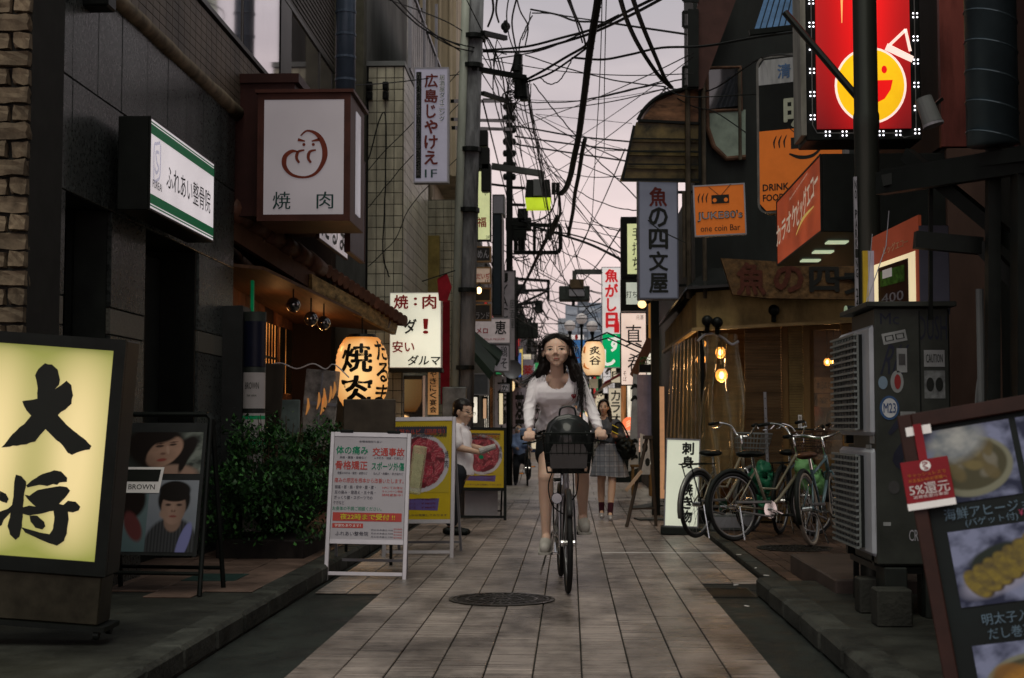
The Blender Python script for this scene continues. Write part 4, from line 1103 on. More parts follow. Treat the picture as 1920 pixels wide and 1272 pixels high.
# leaning grey board and clear hanging pouch
t = thing('leaning_panel', 'mottled grey green panel leaning by the restaurant entrance', 'panel', (P(532,800,12.9).x, 12.9, .1), (R(-4),0,0))
MB().box(-.13,.13,0,.03,.2,1.27,.01).build('sheet', mat('grey_green_sheet', (.13,.17,.16), .5, var=.45, scale=4), t)
t = thing('wooden_plank_board', 'dark rough board propped behind the hedge near the tenant column', 'board', (P(486,800,12.5).x, 12.5, .1), (0,R(4),0))
MB().box(-.11,.11,0,.04,.1,1.58,.008).build('plank', mat('char_wood', (.035,.028,.022), .7, var=.5, stretch=(1,1,.2)), t)
t = thing('menu_pouch', 'clear vinyl menu pouch clipped up beside the paper lantern', 'pouch', (P(592,800,13.2).x, 13.2, .9), (0,R(5),0))
MB().box(-.16,.16,0,.02,.0,.75,.01).build('sleeve', mat('sleeve_vinyl', (.45,.42,.38), .12, var=.4, scale=6, alpha=.75, col2=(.05,.05,.05)), t)
b = MB(); b.box(-.15,.15,-.008,-.001,.16,.19); b.box(-.15,.15,-.008,-.001,.42,.45); b.box(-.006,.006,-.008,-.001,.02,.72); b.build('seams', LGREY, t)
b = MB()
rr = random.Random(2)
for q in range(7):
 x = rr.uniform(-.13,.13); z = rr.uniform(.46,.66); b.stroke([(x,z),(x+.01,z-.08),(x-.005,z-.16)], [.01,.03,.006], -.01)
b.build('chopsticks', mat('amber_gleam', (.5,.25,.1), .3, emit=(1,.4,.1), estr=.25), t)  # warm gleam is emission put into the colour, no lamp in the pouch
b = MB(); b.tube(catmull([(-.55,0,.74),(-.4,-.01,.78),(-.25,0,.74),(-.1,-.01,.8),(.02,0,.76),(.1,-.01,.81),(.25,0,.7)],5), .006, 6); b.build('cord', WHI, t)
# ---- white lit yakiniku board at the pole
t, w, h = sign_box('white lit board reading yakiniku yasui daruma in red and black', (731,549), (827,690), 17.15, .2, .008, WHI, mat('board_glow', (.7,.7,.6), .4, var=.05, emit=(.86,.84,.66), estr=.62, evar=.15))
RR, KK = MB(), MB()
put_text(RR, '焼', -w*.28, h*.875, w*.27, h*.18, .04, -.009); put_text(RR, ':', 0, h*.88, .03, .09, .04, -.009); put_text(RR, '肉', w*.27, h*.875, w*.26, h*.18, .04, -.009)
put_text(RR, '！', w*.20, h*.55, .05, h*.19, .04, -.009); put_text(KK, 'ダ', -w*.10, h*.55, w*.22, h*.19, .04, -.009, slant=.1)
put_text(RR, '安い', -w*.23, h*.28, w*.42, h*.15, .035, -.009); put_text(KK, 'ダルマ', w*.17, h*.10, w*.62, h*.13, .035, -.009, slant=.15)
RR.build('lettering', REDI, t); KK.build('lettering', INK, t)
MB().box(-w/2-.01,w/2+.01,-.01,.27,-.05,-.003).build('tray', BLK, t)
# narrow paper strip sign and cabinet below it
t = thing('strip_sign', 'narrow orange paper strip with upright black writing under lit board', 'sign', P(812, 778, 17.3))
MB().box(-.065,.065,0,.01,0,.56).build('strip', mat('strip_paper', (.6,.36,.16), .6, emit=(1,.5,.2), estr=.12), t)
b = MB(); put_col(b, 'やきにく宴会', .0, .54, .02, .08, .03, -.003); b.build('lettering', INK, t)
t = thing('glass_cabinet', 'dark framed glass cabinet below the white lit board', 'cabinet', (P(765,800,17.4).x, 17.5, 0))
MB().box(-.26,.2,0,.3,0,1.75,.01).build('case', mat('cabinet_dark', (.03,.03,.028), .35, var=.3), t)
b = MB(); b.box(-.2,.16,-.01,-.002,.9,1.7); b.build('pane', GLASS, t)
b = MB(); b.box(.17,.2,-.012,0,.1,1.75); b.build('frame', ALU, t)
# red banner on the pole side
t = thing('red_banner', 'red cloth banner hanging at a slant beside the utility pole', 'banner', P(838, 520, 17.0))
b = MB(); b.prism([(0,0,.05),(-.12,.02,-.02),(-.10,.03,-.28),(.0,.02,-.3),(.06,.0,-.12)], (0,.004,0)); b.build('cloth', mat('red_cloth', (.25,.01,.02), .8, var=.3), t)
b = MB(); b.bar((-.3,0,-.05),(.1,0,.08),.012); b.build('rod', BLK, t)
t = thing('red_banner', 'tall narrow red banner below the slanted one behind the pole', 'banner', P(836, 700, 18.4))
MB().box(-.07,.05,0,.008,-.4,.95).build('cloth', mat('red_cloth', (.25,.01,.02), .8, var=.3), t)
# hiroshima izakaya sign
SGP = mat('sign_lavender', (.28,.27,.33), .45, var=.1, emit=(.7,.68,.85), estr=.13)
t, w, h = sign_box('tall lavender grey izakaya sign with dark brush column, high left', (776,127), (841,343), 17.0, .14, .018, LGREY, SGP)
b = MB(); put_col(b, '広島じゃけえ', -.0, h*.95, h*.15, w*.36, .045, -.009); b.build('lettering', MARI, t)
b = MB(); b.box(-w*.43,-w*.28,-.0085,-.007,h*.04,h*.96); b.build('side_band', INK, t)
b = MB(); vs = MB(); put_text(vs, 'IZAKAYA DINING HIROSHIMA JYAKEE', 0, 0, h*.88, w*.10, .03, 0)
b.v = [Vector((-w*.355-v.z, -.0105, h*.5-v.x)) for v in vs.v]; b.f = vs.f; b.fm = vs.fm
put_col(b, '居酒屋ダイニング', w*.30, h*.93, h*.52, w*.15, .02, -.009); b.build('lettering', WHI, t)
b = MB(); put_text(b, '1F', .0, h*.08, w*.34, h*.07, .02, -.009); put_col(b, '居酒屋ダイニング', w*.31, h*.935, h*.525, w*.15, .02, -.0095); b.build('lettering', DGRI, t)
# ---- left middle distance signs
def simple(label, p0, p1, d, face, fm=BLK, depth=.1, frame=.02, txt=(), name='shop_sign', group=None):
 t, w, h = sign_box(label, p0, p1, d, depth, frame, fm, face, group=group, name=name)
 for (kind, s_, cx, c1, c2, tw, m, bold) in txt:
  b = MB()
  if kind == 'c': put_col(b, s_, cx*w, c1*h, c2*h, tw*w, bold, -.009)
  else: put_text(b, s_, cx*w, c1*h, tw*w, c2*h, bold, -.009)
  b.build('lettering', m, t)
 return t
YG = mat('lit_yellow_green', (.6,.62,.35), .4, emit=(.68,.72,.36), estr=.55, evar=.1)
simple('pale yellow lit upright sign with thin kana, right of the utility pole', (894,312), (921,452), 19.5, YG, txt=(('c','うまみや',.1,.93,.6,.35,INK,.01),('t','福',-.15,.25,.13,.6,REDI,.03),('t','2F',.28,.05,.04,.3,INK,.01)))
DKS = mat('dark_sign_face', (.03,.03,.03), .4, var=.3)
BRS = mat('brass_trim', (.25,.16,.08), .4, .5)
simple('dark sign with a chalk white scrawl below the pale yellow sign', (891,462), (921,492), 19.5, DKS, BRS, txt=(('t','めん',0,.5,.5,.7,LGREY,.03),))
simple('cream first floor sign with red brush kana, stacked by the pole', (891,501), (921,532), 19.4, mat('cream_dim', (.5,.42,.38), .5, emit=(1,.7,.5), estr=.15), BRS, txt=(('t','だいぢ',0,.45,.35,.8,REDI,.03),('t','1F',.25,.15,.15,.25,INK,.01)))
simple('black sign with grey katakana and gold edge, lowest of the stack', (889,570), (921,602), 19.4, DKS, BRS, txt=(('t','ランド',0,.3,.4,.8,LGREY,.02),))
simple('small black sign above the lowest gold edged sign', (889,540), (921,566), 19.6, DKS, BRS)
t = thing('sign_lamp', 'small warm lit bulb in front of the stacked black signs', 'lamp', P(898, 545, 19.2))
b = MB(); b.ell((0,0,0), .035,.035,.045, 12, 8); b.build('bulb', mat('warm_bulb_soft', (1,.7,.3), .3, emit=(1,.6,.25), estr=6), t, smooth=True); MB().tube([(0,0,.04),(0,.12,.1)], .02, 8).build('holder', BLK, t)
simple('tall navy black side sign with a grey cap, behind the pale yellow sign', (923,400), (941,592), 22, mat('navy_side', (.02,.03,.04), .5), BLK, depth=.8)
simple('light grey narrow cabinet above the navy side sign', (923,365), (946,402), 24, LGREY, GREYP, depth=.5)
simple('tall pale TAKOYAKI outline letter sign hanging beside crossarms', (936,507), (967,690), 25, mat('pale_violet_panel', (.42,.38,.42), .5, var=.15), DARK, txt=(('c','JYACO',-.2,.98,.38,.45,INK,-.0),('c','居酒屋',.28,.7,.4,.3,GREYP,.0)))
simple('wide white sign with bold black blessing character and red script', (889,596), (958,645), 21.5, mat('pinkwhite_panel', (.55,.49,.50), .5, emit=(.9,.75,.75), estr=.12), LGREY, txt=(('t','恵',.22,.62,.5,.3,INK,.03),('t','VILLA MEGUMI',.05,.18,.08,.55,REDI,.01),('t','メロ',-.28,.5,.2,.3,REDI,.04)))
simple('narrow white sign with chicken and so characters, under the wide white sign', (925,646), (956,698), 21.7, mat('pinkwhite_panel2', (.50,.46,.48), .5, emit=(.8,.75,.8), estr=.08), LGREY, txt=(('c','鶏そ',.15,.95,.1,.4,INK,.02),))
simple('small white sign with black brush mark below the narrow white sign', (938,720), (955,735), 21.7, mat('pinkwhite_panel2', (.5,.46,.48), .5), LGREY, txt=(('t','か',.0,.5,.7,.6,INK,.05),))
t = thing('magenta_banner', 'small magenta square panel beside the tall pale sign', 'panel', P(964, 655, 28)); MB().box(-.09,.07,0,.02,-.14,.18).build('sheet', mat('magenta_cloth', (.16,.015,.05), .6), t)
t = thing('satellite_dish', 'pale round satellite dish beside the narrow white sign', 'dish', P(961, 693, 24))
b = MB(); b.lathe((0,0,0), [(.16,-.05),(.12,-.015),(.06,.0),(0,.004)], 20, 'y'); b.build('reflector', LGREY, t, smooth=True); MB().bar((0,.02,0),(-.15,.1,-.1),.02).build('arm', GREYP, t)
# green tent edge and dark awnings left mid
for q, (x0,y0,x1,y1,d,lab) in enumerate(((885,632,938,676,21,'dark green slanted awning under the wide white sign'),(885,655,925,700,19,'second dark awning sagging below green awning by the pole'))):
 t = thing('awning', lab, 'awning', P(x0,y0,d))
 v = P(x1,y1,d)-P(x0,y0,d)
 b = MB(); b.prism([(0,0,0),(v.x,0,v.z),(v.x-.05,0,v.z-.09),(-.02,0,-.09)], (0,.8,.2)); b.build('canvas', mat('dark_green_canvas', (.02,.035,.025), .7, var=.4), t)
# shop front lit bits low left mid
for q, (x0,y0,x1,y1,d,m,lab) in enumerate((
 (881,745,895,793,19.5,COOLW,'white lit shop window just right of the man\'s head'),
 (906,748,912,785,20,mat('orange_strip', (.6,.35,.2), .5, emit=(1,.6,.35), estr=.4),'slim orange lit strip beside the white shop window'),
 (936,738,943,796,26,mat('cream_glow', (.7,.6,.4), .5, emit=(1,.82,.52), estr=.6),'tall cream glowing doorway strip down the left side'))):
 t = thing('lit_window', lab, 'window', P((x0+x1)/2, y1, d)); a = P(x0,y0,d); c = P(x1,y1,d); w2 = (c.x-a.x)/2; h2 = a.z-c.z
 MB().box(-w2,w2,0,.02,0,h2).build('pane', m, t); b = MB(); b.box(-w2-.02,-w2,-.02,.03,0,h2); b.box(w2,w2+.02,-.02,.03,0,h2); b.box(-w2-.02,w2+.02,-.02,.03,h2,h2+.03); b.build('frame', BLK, t)
simple('slate blue shop sign board low behind the man', (886,700), (917,742), 20.5, mat('slate_board', (.10,.11,.13), .5), LGREY)
# ---- right side signs, near to far
t, w, h = sign_box('tall grey fish restaurant sign with five black brush characters', (1196,336), (1273,561), 16.0, .22, .016, mat('slate_frame', (.10,.11,.14), .4, .4), mat('slate_panel', (.13,.14,.175), .45, var=.15, scale=2, emit=(.6,.63,.8), estr=.07), 0, R(2))
b = MB(); put_text(b, '魚', .0, h*.85, w*.42, h*.155, .045, -.009); b.build('lettering', MARI, t)
b = MB(); put_col(b, 'の四文屋', .0, h*.77, h*.04, w*.45, .05, -.009); b.build('lettering', INK, t)
b = MB(); b.bar((w/2,.1,h*.9),(w/2+.35,.1,h*.9),.03); b.bar((w/2,.1,h*.12),(w/2+.35,.1,h*.12),.03); b.build('bracket', BLK, t)
ORG = mat('sign_orange', (.42,.105,.016), .45, var=.15, emit=(1,.24,.03), estr=.16)
def radio(b, cx, cz, k, y=-.009):
 b.box(cx-.11*k,cx+.11*k,y,y+.001,cz-.05*k,cz+.06*k)
 b.stroke([(cx-.02*k,cz+.06*k),(cx-.14*k,cz+.17*k)], .008*k, y); b.stroke([(cx+.02*k,cz+.06*k),(cx+.14*k,cz+.19*k)], .008*k, y)
 for i in range(3): b.stroke([(cx-(.17+.05*i)*k,cz-.03*k),(cx-(.175+.05*i)*k,cz+.03*k),(cx-(.15+.05*i)*k,cz+.09*k)], [.008*k,.018*k,.006*k], y)
t, w, h = sign_box('square orange JUKE 80s one coin bar sign in white frame', (1302,346), (1400,442), 14.0, .08, .014, LGREY, ORG, R(-1.8), R(-6))
b = MB(); radio(b, .01, h*.70, .78); b.build('radio_emblem', INK, t)
b = MB();
for px_ in (-.045,.065): b.disc(px_, h*.69, .02,.02,-.0105)
b.build('radio_dials', ORG, t)
b = MB(); put_text(b, "JUKE80's", .0, h*.38, w*.86, h*.19, .05, -.0085); b.build('lettering', INK, t)
b = MB(); put_text(b, "JUKE80's", 0, h*.38, w*.84, h*.165, .012, -.0125); b.build('lettering', LGREY, t)
b = MB(); put_text(b, 'one coin Bar', 0, h*.15, w*.76, h*.12, .018, -.009); b.build('lettering', INK, t)
# tall rounded side sign: sake / yakiniku / juke
t = thing('tall_side_sign', 'tall rounded sign with sake top, black middle and orange base', 'sign', (1.84, 13.0, P(1425,400,13).z), (0,0,R(-24)))
w, h = .78, 1.43
def rr_out(w, h, r, n=5):
 pts = []
 for cx, cz, a0 in ((w/2-r,h-r,0),(-w/2+r,h-r,90),(-w/2+r,r,180),(w/2-r,r,270)):
  for i in range(n+1):
   a = R(a0+90*i/n); pts.append((cx+r*math.cos(a), cz+r*math.sin(a)))
 return pts
b = MB(); b.prism([(x+.28, 0, z) for x, z in rr_out(w+.03, h+.03, .09)], (0,.16,0)); b.build('cabinet', mat('old_steel', (.13,.13,.12), .45, .5, var=.4), t)
b = MB(); b.poly([(x+.28, z+.015) for x, z in rr_out(w-.02, h-.01, .075)], -.004); b.build('face_panel', BLK, t)
x0 = .28-w/2+.01; x1 = .28+w/2-.01
b = MB(); b.poly([(x0+.0,h-.24),(x1,h-.24),(x1,h-.08),(x1-.05,h-.01),(x0+.05,h-.01),(x0+.0,h-.08)], -.008); b.build('top_band', mat('old_white', (.30,.31,.32), .5, var=.3, scale=8, stretch=(3,1,.4)), t)
b = MB(); b.poly([(x0,.76),(x1,.76),(x1,.09),(x1-.06,.022),(x0+.06,.022),(x0,.09)], -.008); b.build('orange_band', ORG, t)
b = MB(); put_text(b, '清', x0+.24, h-.13, .12, .13, .03, -.0105); put_text(b, '酒', x0+.45, h-.12, .11, .13, .03, -.0105); b.build('lettering', mat('faded_blue', (.06,.12,.24), .5), t)
b = MB(); put_text(b, '焼肉', x0+.46, h-.32, .24, .13, .02, -.0105); b.build('lettering', mat('faded_coral', (.35,.12,.09), .5), t)
b = MB(); put_text(b, '明', x0+.36, h-.52, .24, .26, .05, -.0105); b.build('lettering', mat('faded_cream', (.36,.38,.30), .5), t)
b = MB(); radio(b, x0+.40, .62, .95, -.0105); b.stroke([(x0+.28,.53),(x0+.38,.49),(x0+.50,.50),(x0+.60,.59)], [.015,.035,.03,.012], -.0105)
put_text(b, 'DRINK', x0+.15, .235, .24, .06, .045, -.0105); put_text(b, 'FOOD', x0+.13, .14, .20, .06, .045, -.0105); b.build('lettering', INK, t)
b = MB(); b.box(.2,.24,.16,.6,.3,.34); b.box(.2,.24,.16,.6,1.1,1.14); b.build('bracket', BLK, t)
# karaoke wedge light box parallel to the street
t = thing('karaoke_light_box', 'red brown karaoke light box with slanting white katakana and downlights', 'sign', (1.66, 10.15, 2.40), (0,0,R(-90)))
yn = WX(1540, 370, 1.66).y; yf = WX(1457, 435, 1.66).y; w = yf-yn; h = .52
t.location.y = (yn+yf)/2; RM[t.name] = Matrix.LocRotScale(Vector(t.location), __import__('mathutils').Euler((0,0,R(-90))), None)
make_box(t, w, h, .85, .012, BLK, mat('karaoke_red', (.2,.035,.02), .4, var=.35, scale=1.5, emit=(1,.16,.05), estr=.18, evar=.4))
b = MB(); put_text(b, 'カラオケ', -.02-w*.22, h*.48, w*.50, h*.30, .03, -.009, slant=-.0, rot=R(3)); put_text(b, 'ビッグエコー', w*.24, h*.60, w*.45, h*.34, .03, -.009, rot=R(8)); put_text(b, 'Enjoy Karaoke for your entertainment', .12, h*.86, w*.4, .022, .01, -.009, rot=R(4)); b.build('lettering', mat('karaoke_white', (.7,.6,.5), .5, emit=(1,.8,.6), estr=.2), t)
b = MB(); b.stroke([(w*.0,h*.22),(w*.15,h*.36),(w*.38,h*.40)], [.012,.03,.008], -.009); b.build('swoosh', mat('karaoke_gold', (.7,.45,.1), .5, emit=(1,.7,.2), estr=.25), t)
for q in range(3):
 MB().box(-w*.32+q*w*.27,-w*.32+q*w*.27+.13,.12,.26,-.012,-.002).build('downlight', mat('downlight', (.6,.7,.5), .4, emit=(.72,.85,.55), estr=.55), t)
# upper big red lit sign with LED clusters
t = thing('red_face_sign', 'tall red backlit sign with laughing yellow face and LED border', 'sign', (P(1632,800,9.35).x, 9.35, P(1632,262,9.35).z))
w, h = .735, 2.6
b = MB(); b.box(-w/2-.02,w/2+.0,.02,.35,0,h,.006); b.build('cabinet', BLK, t)
b = MB(); b.box(-w/2-.055,-w/2-.02,-.01,.3,.03,h); b.build('side_rail', mat('worn_rail', (.22,.22,.19), .5, .3, var=.5, scale=6, stretch=(1,1,.3)), t)
REDL = backlit('red_backlit', (1.0,.008,.008), (.12,.003,.004), 1.0, 1, .62, -.31, -.10, 3.4)
b = MB(); b.box(-w/2+.05,w/2-.07,.0,.018,.075,h-.02); b.build('face_panel', REDL, t)
YF = mat('yellow_glow', (.8,.5,.02), .4, emit=(1,.52,.005), estr=.82, evar=.15); PKW = mat('pink_white_glow', (.8,.7,.65), .4, emit=(1,.72,.62), estr=.85)
fx, fz, r = .035, .36, .235
b = MB(); b.disc(fx,fz,r,r*1.09,-.003,40); b.build('face_outline', PKW, t)
b = MB(); b.disc(fx,fz,r*.935,r*1.025,-.0045,40); b.build('face_disc', YF, t)
b = MB(); pts = [(fx-.10,fz+.03),(fx+.145,fz+.035),(fx+.13,fz-.03),(fx+.09,fz-.09),(fx+.02,fz-.125),(fx-.05,fz-.09),(fx-.09,fz-.04)]
b.poly(pts, -.006); b.disc(fx+.09,fz+.105,.018,.026,-.006,14); b.disc(fx-.06,fz+.105,.018,.026,-.006,14); b.build('face_features', mat('red_glow', (.7,.01,.01), .4, emit=(1,.01,.01), estr=.62), t)
b = MB(); b.poly([(fx+.095,fz+.235),(fx+.27,fz+.15),(fx+.285,fz+.19),(fx+.115,fz+.28)], -.0062); b.stroke([(fx+.13,fz+.27),(fx+.235,fz+.37)], .02, -.0062); b.stroke([(fx+.232,fz+.375),(fx+.262,fz+.225)], .02, -.0062); b.build('hat', PKW, t)
b = MB(); b.poly([(-.17,h*.62),(-.115,h*.62),(-.145,.78),(-.15,.78)], -.0062); b.build('streak', mat('amber_glow', (.9,.5,.2), .4, emit=(1,.42,.12), estr=.8), t)
b = MB(); b.poly([(.05,1.04),(.155,1.04),(.155,1.5),(.05,1.5)], -.0062); b.build('white_bar', PKW, t)
LEDM = mat('led_dot', (1,1,1), .3, emit=(.95,.93,1), estr=2.6)
le = MB()
for dx in (-.013,.013):
 for dz in (-.013,.013): le.ell((dx,-.006,dz),.0062,.004,.0062,6,4)
lem = le.mesh('led_cluster', LEDM)
pos = [(-w/2+.02, z) for z in [.15+.155*i for i in range(14)]]+[(w/2-.035, z) for z in [.05+.155*i for i in range(15)]]+[(x,.04) for x in (-.25,-.14,-.02,.1,.21)]
for (x, z) in pos: inst('led_cluster', lem, t, (x,-.002,z))
b = MB(); b.tube([(-w/2+.02,-.002,h),(-w/2+.02,-.002,.1),(-w/2+.05,-.002,.045),(.2,-.002,.04),(.25,-.002,.01),(w/2-.04,-.002,.03),(w/2-.035,-.002,h)], .004, 5); b.build('led_wire', GREYP, t)
# steel post in front
t = thing('steel_post', 'dark steel street post with black and white sticker strip', 'post', (P(1633,800,8.6).x, 8.6, .0))
b = MB(); b.lathe((0,0,0), [(.074,0),(.074,2.9),(.078,2.92),(.078,3.0),(.072,3.02),(.070,6.5)], 20); b.build('shaft', mat('post_paint', (.03,.033,.028), .38, .5, var=.3, stretch=(1,1,.1)), t, smooth=True)
b = MB(); b.box(-.088,-.07,-.045,-.02,1.75,2.62); b.build('sticker_strip', LGREY, t)
b = MB(); put_col(b, 'NO PARKING 24H', -.079, 2.6, 1.77, .012, .03, -.0475); b.build('lettering', INK, t)
b = MB(); b.tube([(0,0,3.05),(-.45,.2,3.7)], .022, 8); b.build('brace', BLK, t)
t = thing('yellow_framed_plate', 'pale plate with yellow edge strapped to the steel post', 'plate', (P(1640,800,8.5).x, 8.5, P(1640,571,8.5).z))
MB().box(-.05,.055,0,.02,0,.32).build('plate', mat('pale_violet_plate', (.38,.38,.48), .4, var=.2), t); b = MB(); b.box(-.055,-.025,-.004,.022,0,.32); b.box(-.025,.055,-.004,0,.0,.008); b.build('edge', mat('yellow_edge', (.42,.30,.03), .4), t)
# beer poster cabinet on the sticker box
t = thing('beer_poster_box', 'white cased lit poster box with a beer glass picture', 'sign', (P(1728,800,8.0).x, 8.0, P(1728,590,8.0).z))
t.rotation_euler = (0,0,R(0)); w = .34
b = MB(); b.box(.0,.17,0,.5,0,.50,.004); b.build('case', mat('case_lavender', (.09,.095,.125), .5, var=.1), t)
b = MB(); b.prism([(0,0,0),(-.155,.55,0),(-.155,.55,.50),(0,0,.56)], (.02,.01,0)); b.build('poster_face', mat('face_red_brown', (.25,.05,.03), .4, emit=(1,.2,.08), estr=.08), t)
def fq(u0,u1,v0,v1,e,nm,m):
 f = lambda u, v: Vector((-.155*(1-u)-e*.96, .55*(1-u)-e*.27, .03+v*(.44+.05*u)))
 b = MB(); b.quad(f(u0,v0), f(u1,v0), f(u1,v1), f(u0,v1)); return b.build(nm, m, t)
fq(.10,.95,.02,.68,.004,'poster_border',mat('poster_glow', (.8,.7,.4), .4, emit=(1,.82,.5), estr=.6))
fq(.2,.82,.06,.62,.008,'poster',mat('poster_dark', (.03,.012,.008), .3, var=.5))
fq(.25,.75,.36,.56,.010,'poster_leaves',mat('poster_green', (.05,.13,.02), .3, var=.8, scale=30))
fq(.3,.5,.46,.57,.011,'poster_foam',WHI)
f = lambda u, v: Vector((-.155*(1-u)-.011*.96, .55*(1-u)-.011*.27, .03+v*(.44+.05*u)))
def pt(s_, u, v, w_, h_, m):
 b = MB(); put_text(b, s_, 0, 0, w_, h_, .02, 0); b.v = [f(u+q.x, v+q.z) for q in b.v]; b.build('lettering', m, t)
pt('400', .5, .2, .45, .12, LGREY); pt('ビッグエコー', .58, .82, .5, .10, mat('poster_cream', (.6,.5,.3), .4))
# ---- sticker covered pillar box
t = thing('sticker_cabinet', 'grey steel utility cabinet covered with stickers and graffiti', 'utility cabinet', (1.62, 7.72, .1)); sc_ = t
SGM = mat('cabinet_grey', (.032,.036,.031), .5, .2, var=.35, scale=4)
b = MB(); b.box(.02,.42,0,.62,.28,1.66,.01); b.build('body', SGM, t)
b = MB(); b.box(-.03,.45,-.04,.72,1.662,1.69,.004); b.build('lid', SGM, t)
b = MB(); b.box(.05,.17,-.02,.2,0,.27,.006); b.box(.27,.38,.0,.2,.0,.27,.006); b.build('feet', DARK, t)
b = MB(); b.box(.255,.262,-.004,0,.3,1.64); b.build('door_seam', BLK, t)
NAVY = mat('navy_print', (.02,.05,.14), .5);
def st(x0,x1,z0,z1,m,rot=0,txt=None,tm=INK,y=-.003,disc=False):
 cx, cz, w, h = (x0+x1)/2, (z0+z1)/2, x1-x0, z1-z0
 b = MB()
 if disc: b.disc(cx,cz,w/2,h/2,y,22)
 else:
  c, s_ = math.cos(rot), math.sin(rot); b.poly([(cx+a*c-d*s_, cz+a*s_+d*c) for a, d in ((-w/2,-h/2),(w/2,-h/2),(w/2,h/2),(-w/2,h/2))], y)
 b.build('sticker', m, t)
 if txt: b = MB(); put_text(b, txt, cx, cz, w*.8, h*.5, .02, y-.002, rot=rot); b.build('lettering', tm, t)
GST = mat('sticker_grey', (.20,.21,.21), .5, var=.3); GSD = mat('sticker_dark', (.05,.05,.05), .5, var=.3)
st(.06,.19,1.47,1.53,GST,.2,'□□',INK); st(.135,.19,1.31,1.44,GST); st(.145,.18,1.35,1.41,GSD,0,None,INK,-.005)
st(.035,.085,1.22,1.29,mat('sticker_blue', (.12,.17,.22), .5),0,None,INK,-.003,True); st(.10,.17,1.20,1.32,GST,0,None,INK,-.003,True); st(.12,.155,1.22,1.30,mat('sticker_red',(.2,.02,.02),.5),0,None,INK,-.005,True)
st(.04,.145,1.055,1.185,mat('sticker_navy', (.03,.07,.16), .5),0,None,INK,-.0035,True); st(.052,.133,1.067,1.172,mat('sticker_white', (.42,.44,.46), .5),0,'M23',NAVY,-.0055,True)
st(.15,.23,.99,1.1,GST,0,None,INK,-.003); st(.28,.39,1.34,1.43,GST,0,'CAUTION',INK); st(.28,.39,1.17,1.32,mat('sticker_grey2', (.14,.15,.15), .5, var=.5, scale=30),0,'●●',INK)
st(.27,.37,.90,1.09,GST,0,None,INK); st(.275,.35,.94,1.02,mat('sticker_teal', (.03,.11,.14), .5, var=.4),0,None,INK,-.005)
st(.05,.09,.49,.51,GST); st(.08,.14,.66,.73,GSD,0,None,INK,-.003,True)
b = MB(); put_text(b, 'DUSH', .33, 1.55, .15, .13, .0, -.003); put_text(b, 'Mc', .10, 1.60, .10, .06, .0, -.003); put_text(b, 'RK', .13, 1.38, .12, .16, .0, -.0025, slant=.3)
b.stroke([(.09,.98),(.16,1.05),(.19,.95),(.13,.84),(.2,.78)], [.02,.05,.06,.03], -.0028); b.build('graffiti', mat('graffiti_ink', (.015,.017,.03), .6), t)
b = MB(); put_text(b, 'CR', .21, .44, .05, .06, .01, -.003); b.build('lettering', LGREY, t)
b = MB()
rr = random.Random(9)
for q in range(16):
 y = rr.uniform(.03,.2); z = rr.uniform(.35,1.5); b.box(.015,.018,y,y+rr.uniform(.04,.12),z,z+rr.uniform(.03,.16))
b.build('side_stickers', GST, t)
b = MB(); b.tube([(-.02,0,1.69),(.1,.05,2.0),(.13,.1,2.2)], .003, 5); b.tube([(-.02,0,1.69),(.08,.3,2.1)], .002, 5); b.build('guy_wire', LGREY, t)
# ---- air conditioner outdoor units facing the street
def ac_unit(label, z, h, grp):
 yn, yf = 7.75, 8.68
 t = thing('air_conditioner', label, 'air conditioner', (1.60, (yn+yf)/2, z), (0,0,R(-90)), grp)
 w = yf-yn
 # local x = +w/2 is the near end? after -90 turn local +x -> world -y
 b = MB(); b.box(-w/2,w/2,.02,.32,0,h,.02); b.build('casing', mat('ac_casing', (.33,.35,.38), .4, .1, var=.2, scale=3), t)
 b = MB(); x0, x1, z0, z1 = -w/2+.03, w/2-.2, .035, h-.04
 b.box(x0,x1,-.0,.018,z0,z1); b.build('fan_opening', mat('ac_dark', (.01,.012,.012), .7), t)
 b = MB(); n = 15
 for i in range(n+1):
  zz = z0+(z1-z0)*i/n; b.box(x0-.008,x1+.008,-.03,-.012,zz-.006,zz+.006)
 for i in range(9):
  xx = x0+(x1-x0)*i/8; b.box(xx-.005,xx+.005,-.012,-.001,z0,z1)
 b.build('grille', mat('ac_grille', (.15,.165,.16), .45, .1, var=.2), t)
 b = MB(); b.lathe(((x0+x1)/2,.012,(z0+z1)/2), [(.05,-.02),(.05,-.004),(0,-.02)], 16, 'y')
 for q in range(3):
  a = q*2.094; b.prism([((x0+x1)/2+math.cos(a)*.04,-.004,(z0+z1)/2+math.sin(a)*.04),((x0+x1)/2+math.cos(a-.25)*.24,-.004,(z0+z1)/2+math.sin(a-.25)*.22),((x0+x1)/2+math.cos(a+.45)*.24,-.004,(z0+z1)/2+math.sin(a+.45)*.22)], (0,.002,0))
 b.build('fan', GREYP, t)
 for x in (-w/2+.1, w/2-.1): MB().box(x-.03,x+.03,.04,.3,-.05,-.001).build('foot', BLK, t)
 return t
ac_unit('upper grey air conditioner unit on the right, facing the street', 1.07, .60, 'stacked air conditioner outdoor units')
ac_unit('lower grey air conditioner unit on the right, above dark blocks', .42, .58, 'stacked air conditioner outdoor units')
b = MB(); t = thing('unit_rack', 'dark steel rack holding the two air conditioner units', 'rack', (1.7, 8.2, .1))
for x in (.0,.2):
 for y in (-.4,.42): b.box(x-.015,x+.015,y-.015,y+.015,0,.9)
b.box(-.03,.22,-.42,.44,.23,.265); b.box(-.03,.22,-.42,.44,.875,.915); b.build('frame', BLK, t)
